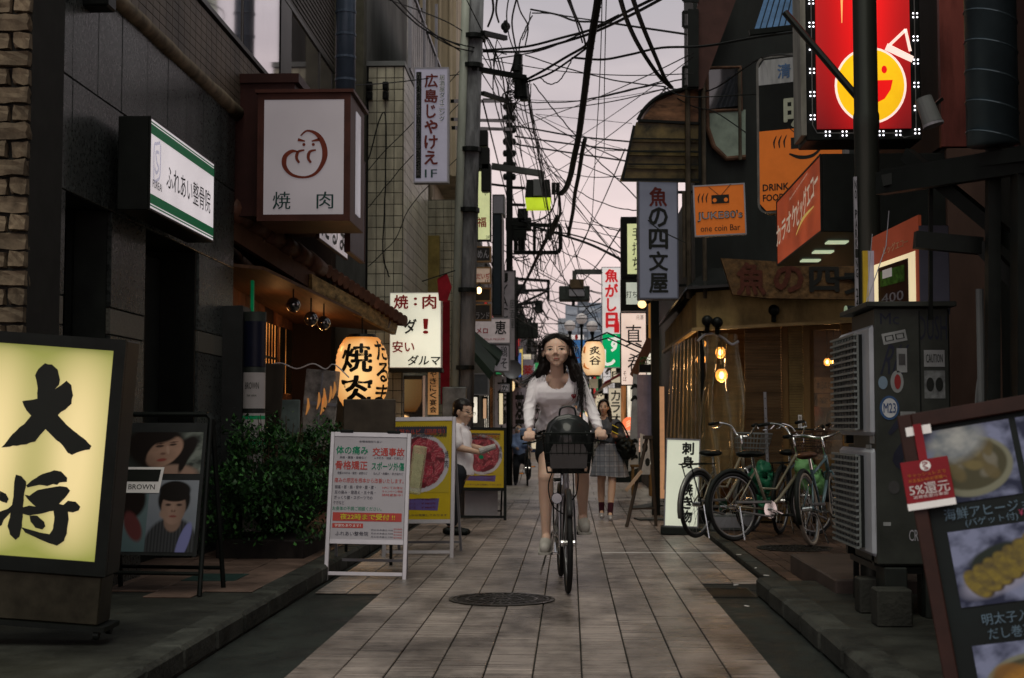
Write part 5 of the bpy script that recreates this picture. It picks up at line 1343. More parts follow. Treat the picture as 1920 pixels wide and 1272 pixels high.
for q, (x,y,z) in enumerate(((1.58,7.45,.1),(1.60,7.98,.1))):
 t = thing('concrete_block', ['near','far'][q]+' one of two dark concrete blocks below the lower air conditioner', 'block', (x,y,z))
 MB().box(-.02,.16,-.07,.09,0,.19,.008).build('block', CONC, t)
# ---- duct, beam, braces, spotlight top right
t = thing('spiral_duct', 'wide dark blue spiral duct at the top right', 'duct', (P(1858,100,6.9).x, 6.9, P(1858,272,6.9).z))
b = MB(); b.tube([(0,0,0),(0,0,3.2)], .122, 28); b.build('pipe', DUCT, t, smooth=True)
b = MB()
for i in range(19):
 b.tube([(math.cos(a)*.124, math.sin(a)*.124, .03+i*.148-.035*math.cos(a)*1.0-.02*0) for a in [2*PI*q/24 for q in range(24)]], .004, 5, closed=True)
b.build('spiral_seam', DUCT, t)
t = thing('canopy_frame', 'heavy black steel canopy frame with diagonal braces under the duct', 'frame', (2.2, 6.9, 2.0))
b = MB(); A = P(1660,345,7.6); B = P(1930,290,6.6); C = P(1930,345,6.6)
b.bar(P(1650,345,7.7), P(1935,300,6.7), .06, .12); b.bar(P(1700,290,7.6), P(1930,480,6.9), .05,.07); b.bar(P(1655,340,7.6), P(1880,290,7.4), .04,.06)
b.bar(P(1715,450,7.2), P(1840,462,7.2), .06,.085); b.bar(P(1840,462,7.2), P(1935,560,7.0), .05,.07); b.bar(P(1862,280,7.0), P(1860,1100,7.0), .06); b.bar(P(1925,280,6.8), P(1925,760,6.8), .12)
b.bar(P(1745,330,7.5), P(1745,600,7.6), .02); b.build('beams', BLK, t, world=True)
t = thing('awning_roof', 'dark flat canopy roof edge at the upper right', 'awning', (2.3, 7.0, 2.4))
b = MB(); b.prism([P(1650,318,7.8), P(1935,272,6.6), P(1935,300,6.6), P(1650,336,7.8)], (.3,.6,.05)); b.build('edge', BLK, t, world=True)
t = thing('side_pipe', 'thin grey upright pipe beside the red brown wall panels', 'pipe', P(1848, 1100, 7.3)); MB().tube([(0,0,0),(0,0,1.5)], .02, 10).build('pipe', GREYP, t)
t = thing('side_pipe', 'bundle of bent grey hoses hanging on the right wall', 'hose', P(1835, 800, 7.4))
b = MB()
for q in range(3): b.tube(catmull([(q*.012,0,-.1),(q*.014-.01,0,.1),(.01+q*.01,0,.26),(.05+q*.01,0,.3),(.08,0,.2+q*.03)],5), .008, 6)
b.build('hoses', GREYP, t)
t = thing('spotlight', 'grey cylindrical spotlight beside the red face sign', 'spotlight', P(1738, 215, 8.7))
b = MB(); b.tube([(-.02,0,.10),(.03,-.02,-.06)], [.052,.06], 18); b.build('housing', GREYP, t, smooth=False)
b = MB(); b.tube([(.03,-.02,-.06),(.034,-.021,-.075)], [.064,.064], 18); b.build('rim', LGREY, t); MB().bar((0,.05,.02),(.12,.1,.12),.02).build('bracket', BLK, t)
t = thing('spotlight', 'small black spotlight below the carved fish restaurant board', 'spotlight', P(1590, 582, 14.6))
b = MB(); b.tube([(-.02,0,0),(.12,.02,.0)], [.05,.045], 14); b.build('housing', BLK, t); b = MB(); b.tube([(-.026,-.001,0),(-.02,0,0)], [.047,.047], 14); b.build('lens', mat('lens_green', (.3,.35,.25), .2, emit=(.6,.8,.5), estr=.25), t)
# ---- carved board above the fascia
t = thing('carved_board', 'long rough carved wooden board with big dark fish restaurant letters', 'sign', (P(1480,800,15.3).x, 15.35, P(1480,555,15.3).z), (R(-4), 0, R(0)))
x0, x1 = P(1356,800,15.3).x-t.location.x, P(1640,800,15.3).x-t.location.x
b = MB(); b.prism([(x0,0,.42),(x0+.12,0,.02),(x0+.5,0,-.02),(x1,0,-.04),(x1,0,.33),(x0+.9,0,.36)], (0,.06,0)); b.build('board', mat('carved_wood', (.10,.055,.022), .6, var=.6, scale=14, bump=.8, bscale=25), t)
b = MB(); put_text(b, '魚', x0+.32, .19, .30, .34, .05, -.012); put_text(b, 'の', x0+.72, .19, .30, .28, .06, -.012); b.build('lettering', mat('carved_red', (.07,.02,.012), .5, var=.4, scale=20), t)
b = MB(); put_text(b, '四', x0+1.10, .18, .30, .26, .05, -.012); put_text(b, '文', x0+1.48, .16, .32, .27, .05, -.012); b.build('lettering', mat('carved_black', (.014,.014,.013), .5), t)
# globe lamps on the fascia
for q, (px, py) in enumerate(((1326,602),(1345,605),(1451,582))):
 p = P(px, py, 15.55)
 t = thing('globe_lamp', ['left one of the paired unlit black ball lamps on yellow fascia','right one of the paired unlit black ball lamps on yellow fascia','single unlit black ball lamp in the middle of yellow fascia'][q], 'lamp', p)
 b = MB(); b.ell((0,0,0), .062,.062,.062, 14, 10); b.build('globe', BLK, t, smooth=True); b = MB(); b.tube([(0,0,-.06),(0,.03,-.12)], .028, 10); b.tube([(0,.0,0),(0,.14,0)], .015,8); b.build('base', BLK, t)
# ---- vinyl curtains at the corner
def curtain(t, p0, p1, zt_, zb_, folds, amp, m, seed, flare=.0):
 rr = random.Random(seed); n = folds*8; b = MB(); vs = []; rows = 8
 for j in range(rows+1):
  v = j/rows; z = zt_+(zb_-zt_)*v
  for i in range(n+1):
   u = i/n; q = p0.lerp(p1, u*(1-.0)+0)
   a = amp*(.6+.6*v)*math.sin(u*folds*2*PI+1.3*math.sin(3*u+seed)+v*.9)+(amp*1.1*math.sin(5*(u+v*1.3)) if seed == 2 else 0)+.02*v
   vs.append((q.x+a*.4-flare*v*(1-u), q.y-a-.02, z))
 for j in range(rows):
  for i in range(n): b.add([], []); b.f.append([j*(n+1)+i, j*(n+1)+i+1, (j+1)*(n+1)+i+1, (j+1)*(n+1)+i]); b.fm.append(0)
 b.v = [Vector(v) for v in vs]
 return b.build('sheet', m, t, world=True, smooth=True)
t = thing('vinyl_curtain', 'crumpled clear vinyl curtain at the restaurant corner beside the white standing sign', 'curtain', (1.35,16.5,0.2))
curtain(t, Vector((1.24,17.6,0)), Vector((1.44,15.72,0)), 2.12, .35, 9, .045, PLAST, 1, .1)
t = thing('vinyl_curtain', 'gathered glossy vinyl curtain in front of the glowing pendant bulbs', 'curtain', (1.6,15.7,0.2))
curtain(t, Vector((1.42,15.70,0)), Vector((1.90,15.72,0)), 2.14, .5, 4, .075, PLAST, 2)
t = thing('reed_screen', 'brown reed screen with a stained wooden look in the restaurant front', 'screen', (2.15,15.84,0.1))
b = MB()
for i in range(64):
 z = .35+i*.029; b.box(1.93,2.34,15.80,15.812,z,z+.022)
b.build('reeds', mat('reed', (.085,.055,.027), .6, var=.5, scale=5, stretch=(.3,1,4)), t, world=True)
t = thing('wooden_screen', 'yellow ribbed shutter panel next to the sliding door', 'screen', (2.5,15.84,0.1))
b = MB()
for i in range(70): b.box(2.42,2.585,15.85,15.865,.2+i*.029,.2+i*.029+.024)
b.build('slats', mat('yellow_shutter', (.15,.105,.04), .6, var=.4), t, world=True)
t = thing('curtain_rail', 'bent white curtain rail with holes under the yellow fascia', 'rail', P(1350,640,15.6))
b = MB(); pts = [P(x,y,15.62)-Vector(t.location) for x,y in ((1308,640),(1322,628),(1340,627),(1356,634),(1372,646),(1385,640))]; b.tube(catmull(pts,5), .014, 6); b.build('rail', LGREY, t)
# the white measuring strip
t = thing('punched_strip', 'slim pale perforated strip hanging beside the reed screen', 'strip', (P(1440,800,15.75).x, 15.78, .5), (0,R(-1.5),0))
MB().box(-.015,.015,0,.006,0,1.0).build('strip', LGREY, t); b = MB()
for i in range(9): b.disc(0,.05+i*.11,.006,.006,-.001,8)
b.build('holes', INK, t)
# pendant bulbs
def bulb(label, p, r, e, grp):
 t = thing('pendant_bulb', label, 'lamp', p, 0, grp)
 b = MB(); b.ell((0,0,0), r, r, r*1.15, 14, 10); b.build('glass', mat('amber_bulb_glass', (1,.6,.2), .05, alpha=.35, emit=(1,.42,.10), estr=1.4), t, smooth=True)
 b = MB(); b.ell((0,0,.0), r*.42,r*.42,r*.6, 10, 8); b.build('filament', BULB, t, smooth=True)
 b = MB(); b.tube([(0,0,r),(0,0,r+.05)], r*.4, 8); b.tube([(0,0,r+.05),(0,0,r+.4)], .005, 5); b.build('cord', BLK, t)
 if e:
  ld = bpy.data.lights.new('bulb_light', 'POINT'); ld.energy = e; ld.color = (1,.55,.22); ld.shadow_soft_size = r
  lo = bpy.data.objects.new('pendant_bulb_light', ld); COL.objects.link(lo); lo.location = p+Vector((0,.0,-r*1.6))
G_ = 'glowing pendant bulbs in the fish restaurant'
bulb('large glowing bulb lowest behind the vinyl curtain', P(1353,704,16.3), .07, 15, G_); bulb('large glowing bulb just above the lowest one behind the vinyl', P(1351,661,16.5), .06, 9, G_)
bulb('small yellow glowing bulb left of the two large ones', P(1315,674,17.3), .055, 7, G_); bulb('tiny glowing bulb just below the curtain rail', P(1318,645,18), .04, 0, G_)
for q, px in enumerate((1551,1563,1576)): bulb(['left','middle','right'][q]+' one of the three round bulbs above the counter', P(px, 679, 16.9), .042, 3 if q == 1 else 0, G_)
# posters inside
for q, (x0_,y0_,x1_,y1_,s_) in enumerate(((1525,708,1585,737,'本日のおすすめ'),(1533,739,1574,764,'宴会'),(1513,702,1523,790,'生ビール'))):
 t = thing('wall_poster', ['wide framed menu sheet on the restaurant back wall','smaller framed sheet under the wide menu sheet','narrow upright drinks strip left of the menu sheets'][q], 'poster', P((x0_+x1_)/2, y1_, 18.6)); a = P(x0_,y0_,18.6); c = P(x1_,y1_,18.6); w2 = (c.x-a.x)/2; h2 = a.z-c.z
 MB().box(-w2,w2,0,.02,0,h2).build('sheet', mat('old_paper', (.30,.20,.10), .6, var=.5, scale=10), t)
 b = MB(); (put_col(b, s_, 0, h2*.95, h2*.05, w2*1.4, .02) if q == 2 else put_text(b, s_, 0, h2*.5, w2*1.6, h2*.5, .02)); b.build('lettering', INK, t)
# ---- white standing sashimi sign
t = thing('sashimi_stand', 'white backlit standing sign with a column of black sashimi characters', 'standing sign', (P(1275,800,14.7).x, 14.7, .035), (0,R(2.0),R(-3)))
w, h = .35, .90
SB = mat('sashimi_glow', (.6,.62,.5), .4, var=.05, emit=(.75,.78,.62), estr=.52, evar=.12)
b = MB(); b.box(-w/2,w/2,.004,.14,.06,h+.06,.006); b.build('cabinet', LGREY, t)
b = MB(); b.box(-w/2,-w/2+.012,-.01,.003,.06,h+.06); b.box(w/2-.012,w/2,-.01,.003,.06,h+.06); b.box(-w/2+.012,w/2-.012,-.01,.003,h+.045,h+.06); b.box(-w/2+.012,w/2-.012,-.01,.003,.06,.07); b.build('frame', LGREY, t)
MB().box(-w/2+.012,w/2-.012,-.003,.003,.07,h+.045).build('face_panel', SB, t)
MB().box(-w/2-.03,w/2+.04,-.06,.2,-.02,.058,.008).build('base', DARK, t)
b = MB(); put_col(b, '刺身・焼き物', .05, h+.03, .10, .115, .06, -.006); b.build('lettering', INK, t)
# ---- right mid signs beyond
RDL = mat('red_soft_glow', (.5,.02,.02), .4, emit=(.8,.02,.03), estr=.45)
WGL = mat('white_glow_panel', (.7,.66,.62), .4, emit=(.85,.80,.78), estr=.52, evar=.15); PGL = mat('pink_glow_panel', (.7,.6,.52), .4, emit=(1,.74,.62), estr=.68, evar=.12); GGL = mat('green_glow_panel', (.0,.3,.1), .4, emit=(.0,.32,.10), estr=.75, evar=.2)
t, w, h = sign_box('tall white and green lit sushi sign with red brush letters', (1128,501), (1166,690), 26, .2, .01, LGREY, WGL)
b = MB(); b.box(-w/2+.012,w/2-.012,-.008,-.0065,.012,h*.335); b.build('green_half', GGL, t)
b = MB(); put_col(b, '魚がし', 0, h*.985, h*.55, w*.62, .06, -.009); put_text(b, '日', .0, h*.47, w*.55, h*.14, .07, -.009); put_col(b, '本一', w*.25, h*.5, h*.36, w*.25, .04, -.0095); b.build('lettering', RDL, t)
b = MB(); put_text(b, 'す', .05, h*.24, w*.62, h*.15, .06, -.0105); put_text(b, 'し', -.05, h*.10, w*.55, h*.15, .07, -.0105); b.build('lettering', mat('white_glow_letter', (.8,.8,.75), .4, emit=(.9,.9,.8), estr=.6), t)
t, w, h = sign_box('pink lit soba sign with thin black brush characters', (1163,586), (1213,723), 22.5, .2, .014, BLK, PGL)
b = MB(); put_text(b, '真', 0, h*.68, w*.62, h*.30, .012, -.009); put_text(b, '希', .02, h*.31, w*.55, h*.26, .015, -.009); put_text(b, '元酒', w*.24, h*.93, w*.28, h*.06, .0, -.009); put_col(b, 'そば', -w*.34, h*.2, h*.05, w*.14, .01, -.009); b.build('lettering', INK, t)
t, w, h = sign_box('upper cream panel in the black frame beside the grey fish sign', (1164,407), (1200,520), 21.0, .25, .0, BLK, BLK)
a = P(1176,420,20.99); c = P(1197,514,20.99)
b = MB(); b.box(a.x-t.location.x, c.x-t.location.x, -.012, -.008, c.z-t.location.z, a.z-t.location.z); b.build('lit_panel', YG, t)
b = MB(); put_col(b, '手打ち', .09, h*.84, h*.1, .12, .015, -.014); b.build('lettering', INK, t)
t, w, h = sign_box('lower cream panel with handmade characters under the upper panel', (1164,522), (1212,583), 21.0, .25, .0, BLK, BLK)
a = P(1174,530,20.99); c = P(1210,571,20.99)
b = MB(); b.box(a.x-t.location.x, c.x-t.location.x, -.012, -.008, c.z-t.location.z, a.z-t.location.z); b.build('lit_panel', mat('cream_green_panel', (.5,.52,.45), .4, emit=(.75,.8,.68), estr=.4), t)
b = MB(); put_text(b, '打ち', -.03, h*.5, .16, .10, .02, -.014); b.build('lettering', INK, t)
t = thing('gold_post', 'amber lit wooden sign post below the grey fish sign', 'post', P(1222,645,20)); MB().box(-.04,.02,0,.1,0,1.1).build('post', mat('amber_wood', (.42,.22,.06), .5, emit=(1,.4,.08), estr=.15, var=.4), t)
t = thing('sign_lamp', 'glowing warm lamp just under the grey fish sign', 'lamp', P(1204, 571, 18))
b = MB(); b.ell((0,0,0), .055,.05,.05, 12, 8); b.build('bulb', mat('warm_bulb_mid', (1,.8,.5), .3, emit=(1,.62,.25), estr=2.2), t, smooth=True); MB().tube([(0.03,0,.02),(.1,.05,.05)], .03, 8).build('holder', BLK, t)
# round paper lantern
t = thing('paper_lantern', 'round cream paper lantern with two black characters', 'lantern', P(1113, 704, 20)); r, lh = .162, .47
b = MB(); b.lathe((0,0,0), [(r*(1-abs(2*i/24-1)**3*.42)+(.004 if i%2 else 0), lh*i/24) for i in range(25)], 28); b.build('shade', backlit('lantern_cream', (1.0,.78,.46), (.75,.42,.2), .85, 1, .34, -.17, 0, .47), t, smooth=True)
b = MB(); b.lathe((0,0,0), [(0,-.02),(.085,-.02),(.09,.005)], 20); b.lathe((0,0,lh), [(.09,-.005),(.085,.025),(0,.025)], 20); b.tube([(0,0,lh),(0,0,lh+.12)],.006,6); b.build('rims', BLK, t)
lanttext(t, '炙谷', .12, .41, .13, .15, r, lh, .03)
b = MB(); b.stroke([(-.12,.40),(-.14,.25),(-.13,.12),(-.06,.08)], [.02,.035,.03,.01], 0); b.v = [Vector((v.x, -math.sqrt(max(.0001,(r*.98)**2-v.x**2))-.008, v.z)) for v in b.v]; b.build('flame_mark', mat('orange_mark', (.6,.2,.04), .5, emit=(1,.3,.05), estr=.3), t)
t = thing('paper_tag', 'square pale paper tag hanging below the round lantern', 'tag', P(1113, 728, 20)); MB().box(-.06,.06,0,.006,0,.13).build('sheet', mat('pale_paper', (.5,.45,.36), .6, emit=(1,.8,.5), estr=.12), t)
# lantern arm
t = thing('lantern_arm', 'black wire arm reaching out above the round lantern', 'bracket', P(1150,630,20))
b = MB(); b.tube([P(1096,642,20)-Vector(t.location), P(1138,624,20)-Vector(t.location), P(1208,655,20)-Vector(t.location)], .012, 6); b.tube([P(1112,642,20)-Vector(t.location), P(1140,634,20)-Vector(t.location), P(1200,662,20)-Vector(t.location)], .010, 6); b.build('rods', BLK, t)
simple('small blue and white shop sign behind the rider\'s head', (1058,637), (1100,682), 40, mat('blue_print_panel', (.04,.12,.28), .4, emit=(.1,.3,.7), estr=.3), LGREY, txt=(('t','アサヒ',.0,.6,.3,.8,WHI,.04),('t','ビール',.1,.25,.25,.6,REDI,.03)))
simple('white strip sign with a red dot above the small blue sign', (1058,627), (1096,638), 42, WGL, LGREY, txt=(('t','●',.1,.5,.8,.15,REDI,.05),))
# planter box and slanted wooden sign by the restaurant corner
t = thing('window_planter', 'small black planter box with green sprigs at corner of the izakaya', 'planter', P(1212, 698, 18.5))
MB().box(-.09,.13,0,.2,0,.10,.005).build('box', BLK, t)
b = MB(); rr = random.Random(4)
for q in range(120):
 c = Vector((rr.uniform(-.08,.11), rr.uniform(.0,.18), .10+rr.uniform(0,.10))); s_ = .014; m3 = Matrix.Rotation(rr.uniform(0,6),3,'Z') @ Matrix.Rotation(rr.uniform(-1,1),3,'X'); b.add([c+m3@Vector(v) for v in ((-s_,0,0),(0,-s_,0),(s_,0,0),(0,s_,0))], [(0,1,2,3)])
o = b.build('leaves', mat('leaf_light', (.05,.13,.03)), t); o['kind'] = 'stuff'
t = thing('slanted_board', 'weathered wooden board leaning out beside the pink soba sign', 'board', P(1205, 670, 19))
b = MB(); b.prism([P(1213,633,19)-Vector(t.location), P(1232,638,19)-Vector(t.location), P(1192,712,19)-Vector(t.location), P(1181,702,19)-Vector(t.location)], (0,.05,0)); b.build('board', BROWNW, t)
t = thing('paper_banner', 'long pale violet paper sheet hanging below the planter box', 'banner', P(1208, 822, 18)); MB().box(-.085,.09,0,.01,0,.80).build('sheet', mat('violet_paper', (.22,.20,.27), .7, var=.25, scale=8), t)
t = thing('noren_cloth', 'white cloth banner with black brush strokes left of the paper sheet', 'banner', P(1188, 885, 18.2))
b = MB(); b.prism([(-.07,0,0),(.06,0,.05),(.10,0,1.22),(.0,0,1.25)], (0,.01,0)); b.build('cloth', mat('white_cloth', (.42,.42,.42), .8, var=.3, scale=8), t); b = MB()
for z in (.15,.35,.9,1.05): b.stroke([(-.03,z),(.02,z+.05),(.05,z+.02)], [.02,.05,.02], -.003)
b.build('lettering', INK, t)
t = thing('noren_cloth', 'second white cloth with black patches, hanging low beside the easel', 'banner', P(1205, 890, 17.4)); b = MB(); b.prism([(-.02,0,0),(.09,0,.0),(.1,0,.45),(-.03,0,.5)], (0,.01,0)); b.build('cloth', mat('white_cloth', (.42,.42,.42), .8), t)
b = MB(); b.disc(.03,.33,.035,.06,-.003,12); b.disc(.06,.15,.03,.05,-.003,12); b.build('patches', INK, t)
t = thing('orange_lit_sign', 'small glowing orange red round sign deep in the right shops', 'sign', P(1180, 795, 27)); b = MB(); b.tube([(0,0,0),(0,.04,0)], .13, 20); b.build('disc', mat('orange_red_glow', (.8,.2,.1), .4, emit=(1,.16,.06), estr=1.1), t)
b = MB(); put_text(b, '炙', 0, 0, .14, .14, .02, -.004); b.build('lettering', mat('cream_letter', (.8,.6,.4), .4, emit=(1,.7,.4), estr=.6), t)
t = thing('tiled_grill_counter', 'lit white wire rack counter behind the walking woman', 'counter', P(1172, 905, 26)); MB().box(-.3,.3,0,.3,0,.55).build('base', DARK, t); MB().box(-.3,.3,0,.02,.56,.95).build('lit_panel', mat('rack_glow', (.7,.5,.4), .5, emit=(1,.6,.42), estr=.45), t)
b = MB()
for i in range(8): b.box(-.3+i*.083,-.29+i*.083,-.02,-.005,.56,.95)
for i in range(5): b.box(-.3,.3,-.025,-.02,.58+i*.08,.59+i*.08)
b.build('wires', LGREY, t)
t = thing('red_crate', 'small red crate beside the walking woman', 'crate', P(1169, 905, 22)); MB().box(-.12,.12,0,.3,.45,.72,.01).build('crate', mat('red_plastic', (.35,.02,.02), .5), t); MB().box(-.14,.14,-.01,.32,0,.44,.01).build('cart', DARK, t)
t = thing('cream_doorpost', 'tall cream lit door edge beside vinyl curtain corner', 'doorway', P(1240, 935, 18.2)); MB().box(-.035,.045,0,.05,0,1.42).build('panel', mat('peach_glow', (.6,.36,.2), .5, emit=(1,.5,.24), estr=.35), t)
# dark posts at the corner
t = thing('corner_post', 'black square corner post behind the planter box', 'post', (P(1231,800,17.9).x, 17.9, 0)); MB().box(-.06,.04,0,.12,.0,2.7).build('shaft', BLK, t)
# easels and mats
t = thing('menu_easel', 'dark wooden folding easel leaning at the right side of the lane', 'easel', (P(1197,990,15.9).x, 15.8, .01), (0,0,R(-18)))
b = MB(); b.bar((-.14,0,0),(.06,.14,.98),.03,.04); b.bar((.13,.25,.0),(.10,.15,.98),.03); b.bar((-.1,.02,.2),(.13,.23,.2),.02); b.bar((.03,.1,.99),(.12,.15,.99),.04); b.build('legs', mat('dark_timber', (.05,.035,.025), .6), t)
b = MB(); b.bar((-.14,-.02,.40),(.02,.06,.62),.05,.03); b.build('cross_board', mat('pale_timber', (.45,.30,.2), .6), t)
t = thing('wooden_stool', 'small brown wooden stool behind the easel', 'stool', P(1203, 930, 18)); b = MB(); b.box(-.14,.14,-.12,.12,.36,.39,.005); b.build('seat', WOODY, t)
for x in (-.11,.11):
 for y in (-.09,.09): MB().box(x-.015,x+.015,y-.015,y+.015,0,.359).build('leg', WOODY, t)
for q, (px,py,w_,l_,lab) in enumerate(((1195,955,.5,.55,'ribbed grey duckboard mat tilted near the easel'),(1215,978,.36,.3,'smaller ribbed mat on the ground near the sashimi sign'))):
 p = G(px, py); t = thing('ribbed_mat', lab, 'mat', (p.x+.05, p.y+.1, .012), (0, R(-8) if q == 0 else 0, R(12)))
 b = MB(); b.box(-w_/2,w_/2,-l_/2,l_/2,.0,.012)
 b.build('base', BLK, t); b = MB()
 for i in range(12): b.box(-w_/2+w_*i/12,-w_/2+w_*(i+.5)/12,-l_/2,l_/2,.0125,.022)
 b.build('ribs', GREYP, t)
# ---- curved corrugated awning
t = thing('curved_awning', 'curved rusty translucent corrugated awning projecting over the lane', 'awning', (1.3, 15.9, 3.4)); AW = t
cur = [(1312,166),(1270,172),(1235,184),(1210,205),(1196,228)]
AWM = mat('rusted_sheet', (.20,.10,.05), .35, var=.7, scale=5, stretch=(1,1,3), col2=(.05,.025,.012)); AWD = mat('yellowed_sheet', (.12,.09,.035), .25, var=.8, scale=4, col2=(.02,.02,.012))
b = MB(); q = [P(x,y,15.9) for x,y in cur]; depth = Vector((0,2.6,0))
def ribbed(pl_, nm, m, off=Vector((0,0,0))):
 b = MB(); n = 28
 path = catmull(pl_, 5); vs = []
 for k in range(n+1):
  for p in path: vs.append(p+off+depth*k/n+Vector((0,0,(.015 if k % 2 else 0))))
 L_ = len(path); b.v = [Vector(v) for v in vs]
 for k in range(n):
  for i in range(L_-1): b.f.append([k*L_+i,k*L_+i+1,(k+1)*L_+i+1,(k+1)*L_+i]); b.fm.append(0)
 return b.build(nm, m, t, world=True)
ribbed(q, 'sheet', AWM)
b = MB(); b.prism([P(1312,168,15.9),P(1262,178,15.9),P(1230,192,15.9),P(1208,218,15.9),P(1200,232,15.9),P(1312,232,15.9)], (0,.02,0)); b.build('gable_sheet', AWM, t, world=True)
for i, (y0,y1) in enumerate(((229,266),(258,290),(282,314),(306,338))):
 xl0 = 1192-(y0-232)*.28; xl1 = 1192-(y1-232)*.28
 b = MB(); b.prism([P(xl0,y0,15.9),P(1312,y0+4,15.9),P(1312,y1+2,15.9),P(xl1,y1,15.9)], (0,.02,0)); b.v = [v+Vector((0,.03*i,0)) for v in b.v]; b.build('slat', AWD, t, world=True)
b = MB();
for (x0,y0,x1,y1,th) in ((1196,226,1312,232,.03),(1189,236,1167,338,.03),(1167,337,1312,338,.03),(1186,260,1312,262,.015),(1180,284,1312,285,.02),(1312,166,1312,338,.03),(1178,308,1312,309,.015)):
 b.bar(P(x0,y0,15.88), P(x1,y1,15.88), th)
b.tube([p+Vector((0,-.02,.01)) for p in catmull(q,5)], .022, 6); b.build('frame', BLK, t, world=True)
# dark facade details on the upper right building: pipes, rusted window, ladder, blue awning
b = MB()
for (x,y0,y1,d,r_,lb) in ((1292,160,560,15.8,.03,'dark pipe beside the curved rusty awning'),(1322,125,560,15.75,.025,'rusty pipe left of the tall rusted window'),(1283,360,520,15.8,.02,'short thin pipe right of the grey fish sign'),(1388,130,300,15.9,.02,'thin pipe along the right side of rusted window')):
 t = thing('wall_pipe', lb, 'pipe', P(x,y1,d), 0, 'thin dark pipes on the upper right facade'); MB().tube([(0,0,0),(0,0,P(x,y0,d).z-P(x,y1,d).z)], r_, 8).build('pipe', mat('dark_pipe', (.06,.05,.035), .4, .4, var=.6, scale=5), t)
t = thing('rusted_window', 'tall rounded rusted window frame with pale green panes', 'window', P(1362, 300, 16.05))
g_ = lambda x, y: (P(x,y,16.05).x-t.location.x, 0, P(x,y,16.05).z-t.location.z)
b = MB(); b.prism([g_(1326,210),g_(1398,206),g_(1398,290),g_(1362,294),g_(1340,275),g_(1328,245)], (0,.02,0)); b.build('pane', mat('pale_green_pane', (.20,.25,.21), .5, var=.35, scale=6), t)
b = MB(); b.prism([g_(1326,130),g_(1388,130),g_(1390,198),g_(1328,205)], (0,.02,0)); b.build('pane', GLASS, t)
b = MB(); b.tube([g_(1324,128),g_(1326,240),g_(1338,275),g_(1362,298),g_(1398,295)], .03, 8); b.tube([g_(1324,128),g_(1388,126),g_(1390,206),g_(1326,209)], .022, 8); b.build('frame', RUST, t)
t = thing('blue_awning', 'small blue corrugated awning high on the right building', 'awning', P(1470, 30, 13.6))
b = MB()
for i in range(11):
 a0 = P(1415+i*11.5, 58-i*1.0, 13.4); a1 = P(1440+i*10, -20, 14.2); b.prism([a0, a0+Vector((.045,0,0)), a1+Vector((.04,0,0)), a1], (0,0,.02))
b.build('ribs', mat('blue_sheet', (.05,.12,.25), .3, .3, var=.4, scale=5), t, world=True)
b = MB(); b.bar(P(1405,62,13.4), P(1560,44,13.4), .05); b.build('edge', BLK, t, world=True)
t = thing('steel_ladder', 'black steel ladder frames silhouetted at the right roof edge', 'ladder', P(1285, 100, 15.7))
b = MB()
for (y0,y1) in ((23,51),(126,165),(-30,2)):
 b.bar(P(1280,y0,15.7),P(1310,y0,15.7),.03); b.bar(P(1281,y1,15.7),P(1310,y1,15.7),.03); b.bar(P(1281,y0,15.7),P(1281,y1,15.7),.03)
b.bar(P(1299,20,15.7),P(1299,165,15.7),.12); b.build('rungs', BLK, t, world=True)
t = thing('roof_stair', 'dark red stair stringer rising at the roof edge', 'stair', P(1330, 60, 15.6))
b = MB(); b.prism([P(1308,170,15.7),P(1318,165,15.7),P(1395,-40,15.7),P(1315,-40,15.7),P(1305,30,15.7)], (0,.1,0)); b.build('stringer', mat('stair_maroon', (.05,.022,.018), .6), t, world=True)
# ---- menu board bottom right (A-frame leaning, photos of dishes)
t = thing('dish_photo_board', 'red brown framed menu board with dish photos and chalk writing', 'menu board', (0,0,0))
TL, TR = P(1682,782,4.75), P(1960,735,4.62); BL = P(1770,1330,4.50)
ux = (TR-TL).normalized(); vz = (BL-TL); vz = (vz-ux*vz.dot(ux)).normalized()*-1
ny = vz.cross(ux).normalized()
# local frame at the lower left corner
Hh = 1.02; Ww = .62
O = TL - vz*Hh
M4 = Matrix((ux, ny, vz)).transposed().to_4x4(); M4.translation = O
if ny.y < 0: pass
t.matrix_world = M4; RM[t.name] = M4.copy()
sgn = -1 if (M4.to_3x3() @ Vector((0,1,0))).y > 0 else 1       # side of the face
BRF = mat('board_frame_red', (.028,.010,.007), .4, var=.4, scale=6)
F = lambda a: sgn*a
b = MB(); b.box(0,Ww,F(-.012),F(-.03),-.15,Hh); b.build('back_panel', mat('chalk_black', (.003,.006,.006), .5, var=.3), t)
b = MB(); b.box(0,.045,F(-.012),F(.012),-.3,Hh,.003); b.box(.045,Ww,F(-.012),F(.012),Hh-.05,Hh,.003); b.build('frame', BRF, t)
b = MB(); b.prism([(.0,F(-.04),Hh-.08),(.0,F(-.06),Hh-.08),(.0,F(-.42),-.3),(.0,F(-.38),-.3)], (.03,0,0)); b.build('rear_leg', BLK, t)
def pq(u0,u1,z0,z1,e,nm,m):
 b = MB(); b.quad((u0,F(e),z0),(u1,F(e),z0),(u1,F(e),z1),(u0,F(e),z1)); return b.build(nm, m, t)
